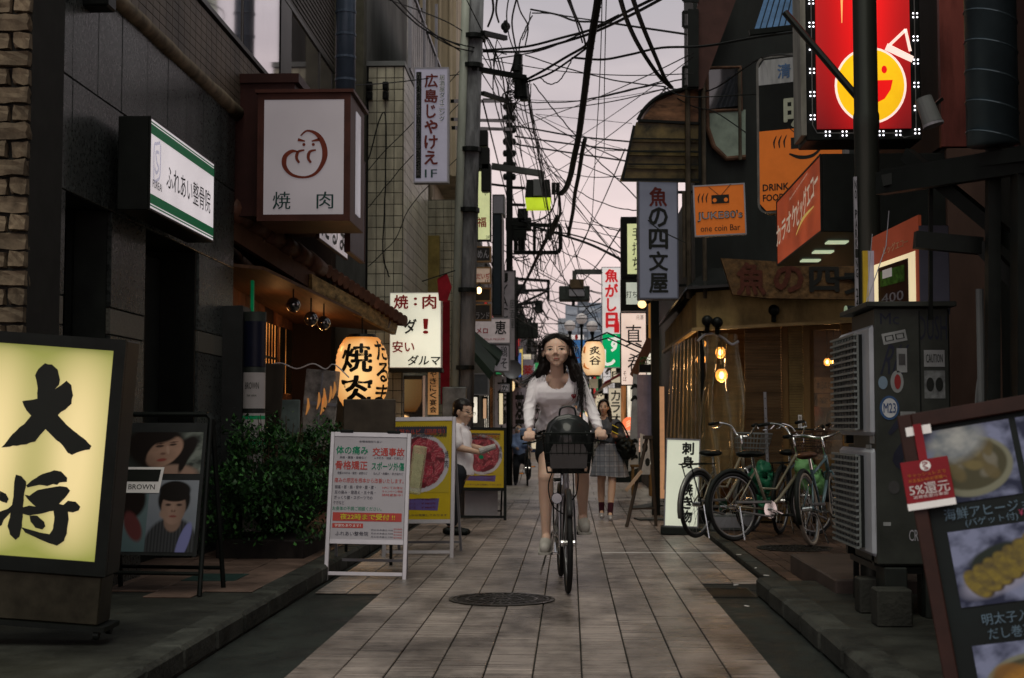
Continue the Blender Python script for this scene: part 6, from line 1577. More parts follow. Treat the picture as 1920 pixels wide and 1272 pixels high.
def dsh(kind):
 rq = random.Random(kind); bl = [(rq.uniform(.25,.75), rq.uniform(.3,.7), rq.uniform(.04,.1), rq.uniform(0,3), rq.random()) for _ in range(26)]
 def f(u, v):
  n = nz(u,v,4,kind*3.1); c = mixc((.010,.014,.04), (.17,.19,.30), max(0, min(1, .45+1.1*n+.5*(v-.5))))
  if kind in (0, 1, 3):
   c = mixc(c, (.16,.16,.11), sb(u,v,.5,.45,.46,.40,.1,.06)); c = mixc(c, (.05,.045,.02), sb(u,v,.5,.47,.40,.33,.1,.08))
   for (x,z,r_,t_,k) in bl:
    col = ((.14,.11,.04),(.03,.07,.07),0,(.30,.13,.015))[kind]; c = mixc(c, mixc(mixc(col, (.03,.02,.01), k*.7), (.3,.3,.26), .35 if k > .85 else 0), sb(u,v,x,z,r_*1.5,r_,t_,.5)*.9)
   if kind == 0: c = mixc(c, mixc((.30,.31,.30), (.12,.14,.16), .5+n), sb(u,v,.38,.82,.32,.26,.3,.5))
   if kind == 3: c = mixc(c, (.34,.16,.02), sb(u,v,.55,.5,.30,.22,.1,.5)*(.5+.5*nz(u,v,9)+.2))
  else:
   c = mixc(c, (.22,.22,.30), sb(u,v,.5,.4,.5,.22,.5,.3)); c = mixc(c, (.008,.014,.008), sb(u,v,.42,.62,.28,.12,.4,.3))
   for k in range(7):
    x = .2+k*.105; z = .28+k*.065; sh = .8+.5*nz(u*3,v*3,3,k); c = mixc(c, (.03,.018,.006), sb(u,v,x+.02,z,.115,.21,.45,.15)); c = mixc(c, (.17*sh,.125*sh,.018), sb(u,v,x,z,.10,.20,.45,.2))
  return c
 return f
for q, (u0,u1,z0,z1) in enumerate(((.06,.34,.71,.955),(.36,.6,.71,.955),(.09,.40,.38,.62),(.10,.42,.0,.26))): paint(t, u0, u1, z0, z1, F(-.008), 76, 64, dsh(q), 'dish_photo')
def ct(s_, cx, cz, w_, h_, m, e=-.004, rot=0):
 b = MB(); put_text(b, s_, cx, cz, w_, h_, -.0, 0, rot=rot); b.v = [Vector((v.x, F(e), v.z)) for v in b.v]; b.build('lettering', m, t)
CHK = mat('chalk_blue', (.10,.15,.20), .8)
ct('海鮮アヒージョ', .22, .675, .26, .038, CHK); ct('(バゲット付)', .23, .64, .16, .028, CHK); ct('￥980', .34, .65, .05, .02, mat('chalk_pink', (.4,.05,.12), .8)); ct('明太子入り', .23, .335, .17, .035, CHK); ct('だし巻玉子', .24, .29, .17, .035, CHK); ct('ヘルシー', .24, -.02, .17, .035, CHK)
# red cashback tag hanging on it
t2 = thing('discount_tag', 'red five percent return tag taped to the menu board corner', 'tag', (0,0,0)); t2.matrix_world = M4; RM[t2.name] = M4.copy()
b = MB(); b.box(-.015,.135,F(.02),F(.024),.70,.86,.002); b.build('card', mat('tag_red', (.20,.008,.014), .4, var=.2), t2)
b = MB(); b.box(-.015,.135,F(.0242),F(.0255),.70,.722); b.box(.02,.10,F(.013),F(.0145),.945,.975); b.build('white_edge', WHI, t2)
b = MB(); b.box(.045,.072,F(.0165),F(.0185),.86,.98); b.build('ribbon', mat('tag_red', (.3,.012,.02), .4), t2)
def ct2(s_, cx, cz, w_, h_, m):
 b = MB(); put_text(b, s_, cx, cz, w_, h_, .02, 0); b.v = [Vector((v.x, F(.0265), v.z)) for v in b.v]; b.build('lettering', m, t2)
ct2('5%還元', .062, .765, .125, .038, WHI); ct2('キャッシュレスで', .062, .812, .12, .012, mat('tag_orange', (.5,.2,.03), .5)); ct2('お支払いのお客様へ', .062, .795, .12, .012, mat('tag_orange', (.5,.2,.03), .5)); ct2('消費者還元事業', .062, .74, .11, .010, WHI)
b = MB(); b.add([(.062+.017*math.cos(a), F(.0265), .838+.017*math.sin(a)) for a in [2*PI*k/20 for k in range(20)]], [tuple(range(20))]); b.build('badge', WHI, t2)
b = MB(); b.stroke([(.054,.845),(.058,.850),(.070,.846),(.055,.838),(.070,.828),(.056,.827)], .003, 0); b.v = [Vector((v.x,F(.028),v.z)) for v in b.v]; b.build('badge_mark', mat('tag_red',(.3,.012,.02),.4), t2)
# ================================================================== poles, wires and street lamps
t = thing('utility_pole', 'thick concrete utility pole with grey conduit strapped to its left', 'utility pole', G(866, 971, .0)); pk = t
D = 17.5; t.location = (P(866,971,D).x, D, 0); RM[t.name] = Matrix.Translation(t.location)
b = MB(); b.tube([P(866,974,D), P(880,380,D), P(896,-120,D)], [.115,.107,.10], 20); b.build('shaft', POLEM, t, world=True, smooth=True)
b = MB(); b.tube([P(846,974,D-.1), P(861,380,D-.1), P(877,-120,D-.1)], .052, 12); b.build('conduit', CONDM, t, world=True, smooth=True)
for y in (70,125,282,395,545,690,760):
 xx = 866+(974-y)*.0285
 b = MB(); b.tube([P(xx-5,y-4,D-.03), P(xx-5,y+4,D-.03)], .145, 18); b.build('strap', BLK, t, world=True)
b = MB()
for (x0,y0,x1,y1,w_) in ((885,128,985,146,.06),(905,62,948,72,.06),(848,190,958,190,.05),(848,224,958,228,.045),(850,240,958,243,.05),(905,175,950,190,.05)):
 b.bar(P(x0,y0,D-.1 if x0 > 880 else 19), P(x1,y1,D+.4 if x0 > 880 else 24), w_)
b.build('crossarms', BLK, t, world=True)
b = MB()
for (x,y,w_,h_) in ((896,70,.2,.12),(902,300,.22,.28),(912,335,.12,.35),(905,262,.14,.2)):
 p = P(x,y,D+.1); b.box(p.x-w_/2,p.x+w_/2,D,D+.15,p.z-h_/2,p.z+h_/2,.01)
b.build('junction_boxes', BLK, t, world=True)
p = P(850,780,D-.2)
MB().box(p.x-.14,p.x+.16,D-.2,D-.14,.85,1.6,.01).build('guard_sheet', mat('zinc_sheet', (.14,.15,.15), .4, .6, var=.5), t, world=True)
# splice cluster hanging from the crossarm
t = thing('cable_cluster', 'tangled black splice boxes and coils hanging right of the utility pole', 'cable box', P(974,150,18)); rr = random.Random(21)
b = MB(); o3 = Vector(t.location)
for (x,y,r_,l_) in ((972,118,.07,.22),(976,165,.10,.26),(982,175,.06,.2),(968,140,.05,.2),(975,135,.05,.12)):
 p = P(x,y,18)-o3; b.tube([p+Vector((0,0,l_/2)), p+Vector((rr.uniform(-.03,.03),0,-l_/2))], [r_*.8,r_], 9)
b.build('boxes', BLK, t)
b = MB()
for q in range(10):
 c = P(968+rr.uniform(-12,12),165+rr.uniform(-14,18),18)-o3; r_ = rr.uniform(.05,.13); tl = rr.uniform(-1,1)
 b.tube([c+Vector((r_*math.cos(a), .05*math.sin(a+tl), r_*.8*math.sin(a))) for a in [2*PI*k/14 for k in range(14)]], .006, 5, closed=True)
b.build('coils', CABLE, t)
b = MB()
for (x,y) in ((948,45),(944,50),(948,56),(952,50)): p = P(x,y,18)-o3; b.ell(p,.035,.03,.05,8,6)
b.build('insulators', BLK, t)
# slimmer pole behind with rungs and pipe frame
t = thing('utility_pole', 'slim far utility pole with crossarms and a rounded pipe frame', 'utility pole', (P(955,800,27).x, 27, 0))
D = 27
b = MB(); b.box(P(949,500,D).x, P(961,500,D).x, D, D+.12, 2.5, P(955,190,D).z); b.tube([P(955,500,D)-Vector((0,0,5)), P(955,500,D)], .06, 10); b.build('shaft', BLK, t, world=True)
for i, (x0,y0,x1,y1,w_) in enumerate(((905,188,957,190,.06),(848,226,957,226,.05),(960,352,985,353,.05),(960,384,985,385,.05),(960,420,1045,424,.07),(963,474,1045,474,.07),(1002,424,1002,474,.06),(905,344,955,350,.04))):
 b = MB(); b.bar(P(x0,y0,D-.02*i), P(x1,y1,D-.02*i), w_); b.build('crossarm', BLK, t, world=True)
b = MB(); b.tube([P(x,y,D) for x,y in ((1040,421),(1048,423),(1051,430),(1051,464),(1048,472),(1040,475))], .04, 8); b.build('frame_bend', BLK, t, world=True)
b = MB()
for i in range(7):
 for dx in (-8,8): p = P(955+dx, 200+i*22, D); b.ell(p,.05,.04,.07,7,5)
for (x,y) in ((967,462),(975,462),(981,462),(1038,357),(1046,357)): b.tube([P(x,y-14,D), P(x,y+8,D)], .04, 8)
b.build('insulators', BLK, t, world=True)
b = MB();
for (x,y,w_,h_) in ((972,420,.5,.25),(970,440,.35,.2),(980,410,.2,.4)): p = P(x,y,D+.2); b.box(p.x-w_/2,p.x+w_/2,D+.2,D+.4,p.z-h_/2,p.z+h_/2,.02)
b.build('transformer_boxes', DARK, t, world=True)
t = thing('utility_pole', 'distant utility pole with angled steel brackets over the street', 'utility pole', (P(967,800,45).x, 45, 0)); D = 45
b = MB()
for (x0,y0,x1,y1,w_) in ((967,780,967,520,.16),(967,523,1028,527,.09),(967,546,1028,544,.09),(967,572,1010,566,.09),(1028,525,1028,565,.09),(967,575,1028,545,.07),(1005,560,1028,600,.05)): b.bar(P(x0,y0,D), P(x1,y1,D), w_)
b.build('bracket_frame', BLK, t, world=True)
b = MB()
for (x,y,w_,h_) in ((977,540,.3,.25),(975,600,.3,.35),(985,620,.8,.5),(1010,575,.25,.4)): p = P(x,y,D); b.box(p.x-w_/2,p.x+w_/2,D,D+.3,p.z-h_/2,p.z+h_/2,.03)
b.build('boxes', DARK, t, world=True)
# lime lit street lamp
t = thing('street_lamp', 'street lamp with lime green glowing lower band on a steel arm', 'street lamp', P(1009, 392, 24)); D = 24; o3 = Vector(t.location)
b = MB(); b.bar(P(922,312,D)-o3, P(1016,326,D)-o3, .12, .10); b.bar(P(1016,322,D)-o3, P(1016,342,D)-o3, .09); b.build('arm', mat('lamp_arm', (.08,.085,.08), .5, .4), t)
def frus(b, z0, z1, w0, w1, dp=.2): b.prism([(-w0/2,0,z0),(w0/2,0,z0),(w1/2,0,z1),(-w1/2,0,z1)], (0,dp,0))
k = D/FPX
b = MB(); frus(b, 22*k, 56*k, 50*k, 44*k); b.build('hood', DARK, t); b = MB(); frus(b, 0, 21.6*k, 44*k, 49.6*k); b.build('diffuser', mat('lime_glow', (.4,.6,.05), .4, emit=(.50,.62,.02), estr=.72, evar=.2), t)
b = MB(); b.box(-9*k,7*k,-.05,-.002,24*k,56*k,.005); b.build('ballast', GREYP, t)
# boxy street light further down
t = thing('street_lamp', 'boxy grey street light hanging over the lane before the sushi sign', 'street lamp', P(1077, 570, 30)); D = 30; o3 = Vector(t.location); k = D/FPX
b = MB(); b.box(-29*k,29*k,0,.35,6*k,34*k,.02); b.build('hood', mat('lamp_green_grey', (.05,.06,.055), .5, .3), t)
b = MB(); b.box(-10*k,19*k,-.04,-.003,14*k,27*k,.005); b.build('label_panel', LGREY, t); b = MB(); b.box(-9*k,18*k,-.06,.0,28*k,46*k,.01); b.box(-2*k,10*k,-.07,-.061,30*k,46*k); b.build('housing', mat('lamp_brown', (.10,.07,.04), .5), t)
b = MB(); b.bar(P(1077,528,D)-o3, P(1077,508,D)-o3, .09); b.bar(P(1077,510,D)-o3, P(1130,510,D)-o3, .10); b.build('arm', mat('lamp_arm', (.08,.085,.08), .5, .4), t)
MB().box(-5*k,1*k,0,.1,-4*k,5.5*k).build('sensor', BLK, t)
# globe street lamps
for q, (x,y) in enumerate(((1091,598),(1069,611),(1111,612))):
 t = thing('globe_street_lamp', ['tallest of the three white globe street lamps','white globe street lamp nearest the rider\'s head, of three','white globe street lamp nearest the sushi sign, of three'][q], 'street lamp', (P(x,800,34).x, 34, 0))
 p = P(x,y,34); b = MB(); b.ell((0,0,p.z), .135,.135,.13, 18, 12); b.build('globe', mat('globe_white', (.62,.58,.6), .25, emit=(1,.85,.8), estr=.10), t, smooth=True)
 b = MB(); b.lathe((0,0,p.z), [(.137,-.015),(.140,-.005),(.137,.005)], 18); b.tube([(0,0,p.z-.2),(0,0,p.z-.13)], .05, 8); b.tube([(0,0,0),(0,0,p.z-.19)], .03, 8); b.build('post', BLK, t)
GW = 'black overhead cables crossing above the street'
ANCH_ = [('the utility pole arms',890,100),('the black splice cluster',975,150),('the slim far pole',955,260),('the rounded pipe frame',1010,440),('the lime street lamp',1010,350),('the curved rusty awning',1258,170),('the dark upper right facade',1400,110),('the left picture top',730,-10),('the picture top near the pole',950,-10),('the picture top in mid street',1080,-10),('the top right sky',1190,-10),('the grey fish sign',1215,400),('the cream tiled tower',690,330),('the boxy street light',1080,515),('the distant bracket pole',975,570),('the hanging cable joint',1105,100),('the black framed panels',1168,450),('the awning\'s lower edge',1178,280),('the open sky in mid street',1110,300),('the sushi sign',1128,550),('the lane below the wires',1030,620)]
def near_(x, y): return min(ANCH_, key=lambda a: (a[1]-x)**2+(a[2]-y)**2)[0]
def cable(pts, r=.008, sub=6, wob=0.0, lab=None, name='overhead_cable'):
 q = [P(x, y, d) for x, y, d in pts]
 path = catmull(q, sub)
 if wob:
  for p in path[1:-1]: p += Vector((random.uniform(-wob,wob), 0, random.uniform(-wob,wob)))
 o0 = path[0].copy(); b = MB(); b.tube([p-o0 for p in path], r*1.4, 5)
 o = inst(name, b.mesh(name, CABLE), None, o0)
 A_1, A_2 = near_(*pts[0][:2]), near_(*pts[-1][:2]); w_ = 'hair thin' if r < .0045 else 'thin' if r < .008 else 'medium' if r < .012 else 'thick'
 tag(o, lab or ((w_+' black cable looping near '+A_1) if A_1 == A_2 else w_+' cable from '+A_1+' to '+A_2), 'cable', GW); return o
# spiral wrapped heavy cable
pts = [(1126,-40,12.5),(1120,10,13),(1110,70,13.6),(1103,120,14.2),(1097,170,15),(1091,215,15.7),(1085,258,16.5),(1076,300,17.3),(1070,330,18),(1062,352,19),(1052,363,20)]
t = cable(pts, .028, 5, lab='heavy spiral wrapped black cable hanging diagonally in mid street', name='wrapped_cable'); del t['group']
path = catmull([P(*p) for p in pts], 26); b = MB(); o0 = Vector(t.location); sp = []
for i, p in enumerate(path):
 a = i*.9; sp.append(p-o0+Vector((math.cos(a)*.034, 0, math.sin(a)*.012)))
b.tube(sp, .008, 4); b.build('wrapping', CABLE, t)
cable([(1097,262,16.5),(1092,285,17),(1085,330,18),(1078,365,19),(1074,400,20),(1066,440,21)], .02, 5, lab='second thick black cable branching beside the spiral wrapped one')
C_ = [
 ([(1250,-14,12),(1180,20,13.5),(1120,52,15),(1050,72,16.5),(985,88,17.5),(905,95,17.6)], .011),
 ([(1240,-2,12.1),(1180,30,13.5),(1110,62,15),(1040,84,16.5),(985,97,17.6),(905,97,17.6)], .011),
 ([(1160,28,14),(1080,68,15.6),(1010,96,17),(920,112,17.6)], .006),
 ([(995,18,20),(1045,28,19),(1080,40,18),(1130,42,17.5),(1200,52,17),(1295,66,16)], .010),
 ([(998,25,20),(1030,26,19.5),(1075,33,18.6),(1130,42,17.5)], .007),
 ([(1158,-20,11),(1175,38,12.5),(1200,90,14),(1235,142,15.5),(1259,164,16)], .016),
 ([(1180,-20,11.1),(1203,45,12.6),(1228,105,14.2),(1247,148,15.7),(1260,165,16)], .016),
 ([(982,152,18),(1020,132,17.6),(1060,108,17),(1095,88,16),(1105,75,15.6)], .012),
 ([(982,156,18),(1030,138,17.6),(1070,112,17),(1100,90,16)], .010),
 ([(1013,146,18),(1030,158,18),(1050,150,18),(1066,125,17.5),(1073,108,17)], .006),
 ([(1078,109,16.5),(1130,112,16.2),(1180,103,16),(1240,90,15.6),(1320,87,15),(1420,70,14),(1530,55,12)], .010),
 ([(985,104,18),(1060,128,17.6),(1150,150,16.8),(1248,163,16)], .006),
 ([(990,192,20),(1060,192,19),(1140,180,18),(1210,163,17),(1285,148,16)], .006),
 ([(1080,190,19),(1150,176,18),(1240,153,17)], .005),
 ([(1000,157,18.2),(1040,208,18.5),(1085,262,18.8),(1120,300,19),(1175,352,19),(1225,405,17)], .006),
 ([(960,236,27),(1010,244,27),(1080,256,27),(1180,266,27)], .012), ([(965,256,27),(1015,263,27),(1090,273,27),(1178,283,27)], .012), ([(962,270,27),(1010,278,27),(1090,290,27),(1172,302,27)], .012),
 ([(958,196,27),(1010,222,26),(1080,262,25),(1172,303,22)], .007), ([(1004,214,26),(1080,222,26),(1185,232,26)], .004), ([(1004,214,26),(1060,240,26),(1120,265,26),(1175,282,26)], .004),
 ([(1129,-10,14),(1127,80,15),(1123,180,16.5),(1117,280,18),(1112,380,20),(1110,412,21)], .004), ([(1137,-10,14),(1134,120,16),(1133,200,17.5),(1133,283,19)], .004),
 ([(1133,283,19),(1150,283,19),(1185,281,19)], .004), ([(1133,285,19),(1110,320,20),(1080,380,22)], .003),
 ([(820,70,17.4),(865,84,17.3),(905,92,17.5),(950,102,17.8)], .006), ([(800,60,17.0),(850,88,17.2),(905,100,17.5)], .006),
 ([(725,-10,14.5),(762,28,15.5),(800,58,16.5),(862,86,17.4)], .007), ([(738,-10,14.5),(775,32,15.5),(820,68,16.8),(865,97,17.4)], .006), ([(700,-10,14),(770,14,15.8),(835,40,17),(870,60,17.4)], .005),
 ([(665,160,15.4),(740,155,16.5),(860,140,17.4)], .005), ([(682,330,16.9),(720,285,17),(770,235,17.2),(865,130,17.4)], .004), ([(690,390,17.1),(740,330,17.2),(800,262,17.3),(865,190,17.4)], .004), ([(690,500,17.1),(740,450,17.2),(775,380,17.3),(865,290,17.4)], .004),
 ([(905,60,17.6),(930,100,18),(945,160,19),(955,230,22),(962,270,26)], .008), ([(905,65,17.6),(922,130,18.4),(938,190,20),(950,280,25)], .007),
 ([(1025,315,24),(1060,340,22),(1100,368,20),(1150,388,18),(1200,396,16.2)], .005), ([(985,150,18),(1000,230,20),(1020,300,22),(1032,320,23),(1060,345,21)], .005),
 ([(1000,425,27),(1060,443,25),(1110,460,23.5),(1165,487,22)], .016), ([(985,430,27),(1060,438,25),(1120,455,23.5),(1170,478,22)], .010),
 ([(1050,425,26),(1100,432,25),(1165,447,22)], .005), ([(1020,410,27),(1090,418,25),(1165,430,22)], .005), ([(1108,408,22),(1112,414,22),(1140,428,22),(1165,434,22)], .006), ([(1110,412,21),(1100,440,22),(1086,470,24),(1078,482,25),(1050,470,26)], .006),
 ([(1078,480,25),(1100,490,24.5),(1130,512,24.5)], .005), ([(1070,440,22),(1060,420,21),(1075,460,24),(1090,520,30)], .006),
 ([(1048,362,20),(1050,400,21),(1042,425,24),(1030,450,26)], .014), ([(1040,362,20),(1035,395,22),(1010,412,25),(985,415,27)], .008), ([(1046,364,20),(1030,400,22),(1000,418,26),(978,414,27)], .008),
 ([(1052,400,23),(1020,460,26),(985,530,30),(945,600,34)], .018), ([(1044,405,23),(1010,475,27),(975,545,31),(940,580,34)], .016),
 ([(985,155,18),(992,200,19),(1003,260,20),(1016,330,22),(1028,400,24),(1045,470,27),(1062,545,30)], .006), ([(990,158,18),(996,215,19),(1010,290,21),(1024,370,23),(1040,450,26),(1052,520,29)], .006), ([(978,160,18),(990,230,19.5),(1005,300,21),(1020,380,23.6),(1034,440,26),(1040,500,28)], .006), ([(988,150,18),(1003,240,20),(1018,310,22),(1034,380,24),(1050,440,26),(1060,500,28)], .005),
 ([(930,100,18),(925,170,20),(945,250,24),(975,330,27),(985,420,27)], .007), ([(940,110,18),(960,200,22),(975,280,25),(990,350,27),(1005,440,30)], .006), ([(962,120,18),(968,200,21),(980,300,25),(1000,400,28),(1020,520,33)], .005),
 ([(968,0,16),(960,40,17),(965,80,18),(972,110,18)], .008), ([(955,-10,15.5),(950,30,17),(955,70,18),(968,105,18)], .006), ([(965,-20,15),(975,20,17),(990,50,18),(985,85,18)], .007), ([(998,30,19),(985,55,18.6),(975,80,18.2),(972,110,18)], .007), ([(995,22,19),(990,50,18.6),(980,75,18.3)], .006),
 ([(1062,-20,13),(1075,20,14.5),(1090,55,15.6),(1098,85,16)], .009), ([(1060,-10,13),(1080,40,15),(1092,80,16)], .007), ([(920,-20,15),(925,20,16.5),(915,50,17.3)], .010), ([(935,-20,15),(930,20,16.5),(935,42,17.3)], .009),
 ([(870,-10,17),(900,50,17.2),(925,100,17.8),(940,150,18.4)], .005), ([(975,195,20),(985,230,22),(1005,260,24),(1020,330,26)], .005),
 ([(1048,600,45),(1025,560,42),(1005,500,36),(1000,450,30)], .012), ([(1035,640,60),(1015,600,50),(990,560,42)], .012), ([(1060,640,70),(1090,590,50),(1125,560,30)], .012), ([(970,600,45),(1010,620,50),(1060,640,60)], .010),
 ([(970,545,45),(1020,560,40),(1080,575,32),(1125,570,27)], .010), ([(970,525,44),(1040,548,38),(1110,545,30)], .008), ([(1090,512,29),(1120,530,28),(1130,535,26)], .006), ([(968,640,60),(990,590,50),(1025,540,44)], .010), ([(978,690,80),(995,620,60),(1022,560,48)], .014), ([(990,720,90),(1005,640,66),(1030,580,50)], .012),
 ([(1245,164,16),(1290,182,15.6),(1400,178,15.2),(1530,172,12.5)], .005), ([(1250,165,16),(1330,170,15.7),(1430,108,13),(1525,112,10)], .006), ([(1200,398,16.2),(1235,430,15.8),(1285,455,15.6)], .005), ([(1240,168,16),(1300,200,15.8),(1340,210,15.6),(1400,250,15.4)], .005),
 ([(690,300,17.2),(720,210,17.25),(723,330,17.28),(718,470,17.3),(730,520,17.35)], .006),
]
for q, (pts, r_) in enumerate(C_): cable(pts, r_, 6, .005 if pts[0][2] > 17 and r_ < .01 else 0)
rr = random.Random(31)
for q in range(56):        # short drops and loops about the splices
 c = rr.choice([(972,140,18.2,26),(955,230,26,22),(980,440,27,30),(1010,450,28,36),(985,560,44,20),(1035,400,23,30),(940,90,18,26),(1000,590,50,26)])
 x, y, d, s_ = c; x0 = x+rr.uniform(-s_,s_); y0 = y+rr.uniform(-s_,s_); x1 = x+rr.uniform(-s_,s_); y1 = y0+rr.uniform(20,95)
 cable([(x0,y0,d),((x0+x1)/2+rr.uniform(-16,16),(y0+y1)/2+rr.uniform(0,22),d+rr.uniform(-.2,.2)),(x1,y1,d)], rr.uniform(.003,.006)*d/18, 5, .003*d/18)
for q in range(22):        # long taut lines fanning out from the poles
 x0, y0, d0 = rr.choice([(888,95,17.5),(905,135,17.5),(905,185,18),(955,205,27),(957,262,27),(975,150,18),(960,350,27),(1028,545,45)])
 x1, y1, d1 = rr.choice([(1172,rr.uniform(270,340),20),(1250,166,16),(1165,rr.uniform(420,500),22),(1300,rr.uniform(60,160),15),(rr.uniform(1080,1250),-12,13),(1128,rr.uniform(505,640),26),(1060,rr.uniform(560,640),60),(rr.uniform(990,1040),rr.uniform(560,650),50)])
 y0 += rr.uniform(-25,25); sg = rr.uniform(5,26); cable([(x0,y0,d0),(x0*.66+x1*.34,y0*.66+y1*.34+sg,d0*.66+d1*.34),(x0*.33+x1*.67,y0*.33+y1*.67+sg,d0*.33+d1*.67),(x1,y1,d1)], rr.uniform(.0025,.005)*(d0+d1)/36, 5)
# ================================================================== bicycles
TYRE = mat('tyre_black', (.015,.015,.015), .7, var=.2); TYREW = mat('tyre_cream', (.32,.27,.215), .7, var=.2)
def make_bike(label, col, tyre=TYRE, basket=None, rack=True, drop=False, lamp=True, fender=CHROME, saddle=BLK, group=None, bar=CHROME, wide=.27, rise=.12, Rw=.33):
 t = thing('bicycle', label, 'bicycle', (0,0,0), 0, group)
 fm = mat('bike_paint_%s' % '_'.join(str(int(c*100)) for c in col), col, .3, .2, var=.1, coat=.5)
 RX, FX = -.52, .56
 for x in (RX, FX):
  b = MB(); n = 36
  b.tube([(x+math.cos(a)*(Rw-.018), 0, Rw+math.sin(a)*(Rw-.018)) for a in [2*PI*k/n for k in range(n)]], .0185, 8, closed=True); w = b.build('tyre', tyre, t, smooth=True)
  b = MB(); b.tube([(x+math.cos(a)*(Rw-.042), 0, Rw+math.sin(a)*(Rw-.042)) for a in [2*PI*k/n for k in range(n)]], .010, 6, closed=True); b.build('rim', mat('rim_steel', (.3,.3,.3), .3, .9), w, smooth=True)
  b = MB(); b.tube([(x,-.045,Rw),(x,.045,Rw)], .022, 10); b.build('hub', CHROME, w)
  b = MB()
  for k in range(20):
   a = 2*PI*k/20; s_ = .03 if k % 2 else -.03; a2 = a+.5*(1 if k % 4 < 2 else -1)
   b.bar((x+math.cos(a2)*.02, s_, Rw+math.sin(a2)*.02), (x+math.cos(a)*(Rw-.045), 0, Rw+math.sin(a)*(Rw-.045)), .0026)
  b.build('spokes', mat('spoke_steel', (.22,.22,.22), .35, .8), w)
 for x, a0, a1 in ((RX, R(20), R(200)), (FX, R(35), R(175))):
  b = MB(); pts = [(x+math.cos(a0+(a1-a0)*k/14)*(Rw+.018), 0, Rw+math.sin(a0+(a1-a0)*k/14)*(Rw+.018)) for k in range(15)]
  b.tube(pts, .021, 6); b.build('mudguard', fender, t, smooth=True)
 hd = Vector((.36,0,.80)); hb = Vector((.40,0,.64)); st_ = Vector((-.22,0,.68)); bb = Vector((-.06,0,.28)); ra = Vector((RX,0,Rw)); fa = Vector((FX,0,Rw))
 b = MB(); b.tube([hd,hb], .019, 10)
 if drop: b.tube([hb, Vector((.1,0,.38)), bb], .018, 10); b.tube([hd, Vector((.06,0,.47)), st_.lerp(bb,.5)], .012, 8)
 else: b.tube([hb, bb], .016, 10); b.tube([hd-Vector((0,0,.03)), st_-Vector((0,0,.05))], .014, 10)
 b.tube([st_, bb], .015, 10)
 for s_ in (-.05,.05): b.tube([st_-Vector((0,0,.04)), ra+Vector((0,s_,0))], .008, 6); b.tube([bb, ra+Vector((0,s_,0))], .009, 6)
 b.build('frame', fm, t, smooth=True)
 b = MB()
 for s_ in (-.05,.05): b.tube([hb+Vector((0,s_*.7,.0)), hb+Vector((.05,s_,-.1)), fa+Vector((0,s_,0))], .010, 7)
 b.tube([hb+Vector((0,-.04,0)), hb+Vector((0,.04,0))], .014, 7); b.build('fork', fm if not drop else CHROME, t, smooth=True)
 b = MB(); b.tube([hd, hd+Vector((-.03,0,.18))], .012, 8); h0 = hd+Vector((-.0,0,.17))
 for s_ in (-1,1): b.tube(catmull([h0, h0+Vector((.02,s_*.07,.01)), h0+Vector((0,s_*wide*.55,rise*.75)), h0+Vector((-.10,s_*wide*.85,rise)), h0+Vector((-.22,s_*wide,rise*.9))],5), .011, 8)
 hbar = b.build('handlebar', bar, t, smooth=True)
 for s_ in (-1,1):
  b = MB(); b.tube([h0+Vector((-.12,s_*wide*.89,rise)), h0+Vector((-.25,s_*wide*1.02,rise*.88))], .017, 8); b.build('grip', BLK, hbar, smooth=True)
  b = MB(); b.tube([h0+Vector((-.06,s_*wide*.8,rise*.95)), h0+Vector((-.09,s_*wide*.95,rise*.62)), h0+Vector((-.19,s_*wide*.97,rise*.55))], .006, 6); b.build('brake_lever', bar, hbar)
 b = MB(); b.tube([st_, st_+Vector((-.02,0,.10))], .013, 8); b.build('seat_post', CHROME, t)
 s0 = st_+Vector((-.04,0,.13)); b = MB(); b.ell(s0+Vector((-.05,0,0)), .12,.095,.035, 14, 8); b.ell(s0+Vector((.07,0,.0)), .12,.04,.03, 12, 8); sa = b.build('saddle', saddle, t, smooth=True)
 b = MB(); b.lathe(bb, [(.0,-.03),(.085,-.03),(.085,-.024),(0,-.024)], 24, 'y')
 b.bar(bb+Vector((0,-.06,0)), bb+Vector((.15,-.06,-.06)), .018,.012); b.bar(bb+Vector((0,.06,0)), bb+Vector((-.15,.06,.06)), .018,.012); b.tube([bb+Vector((0,-.06,0)),bb+Vector((0,.06,0))],.012,8); b.build('crank', CHROME, t)
 for s_ in (-1,1):
  c = bb+Vector((.15*-s_, s_*.11, .06*s_)); b = MB(); b.box(c.x-.04,c.x+.04,c.y-.045,c.y+.045,c.z-.012,c.z+.012,.004); pd = b.build('pedal', BLK, t)
  MB().box(c.x+.0405,c.x+.043,c.y-.032,c.y+.032,c.z-.007,c.z+.007).build('reflector', mat('orange_reflector', (.6,.2,.03), .2, emit=(1,.35,.05), estr=.3), pd)
 b = MB(); b.tube([bb+Vector((0,-.04,.07)), Vector((RX,-.04,Rw+.04))], .014, 6); b.tube([bb+Vector((0,-.04,-.07)), Vector((RX,-.04,Rw-.04))], .010, 6); b.build('chain_case', mat('chain_case', (.2,.2,.2), .35, .5), t)
 if rack:
  b = MB()
  for s_ in (-.05,.05): b.tube([(-.28,s_,.71),(-.80,s_,.71),(-.74,s_,.70),(RX,s_,Rw)], .006, 5)
  for x in (-.35,-.5,-.65,-.79): b.tube([(x,-.05,.71),(x,.05,.71)], .005, 5)
  b.build('rack', BLK, t)
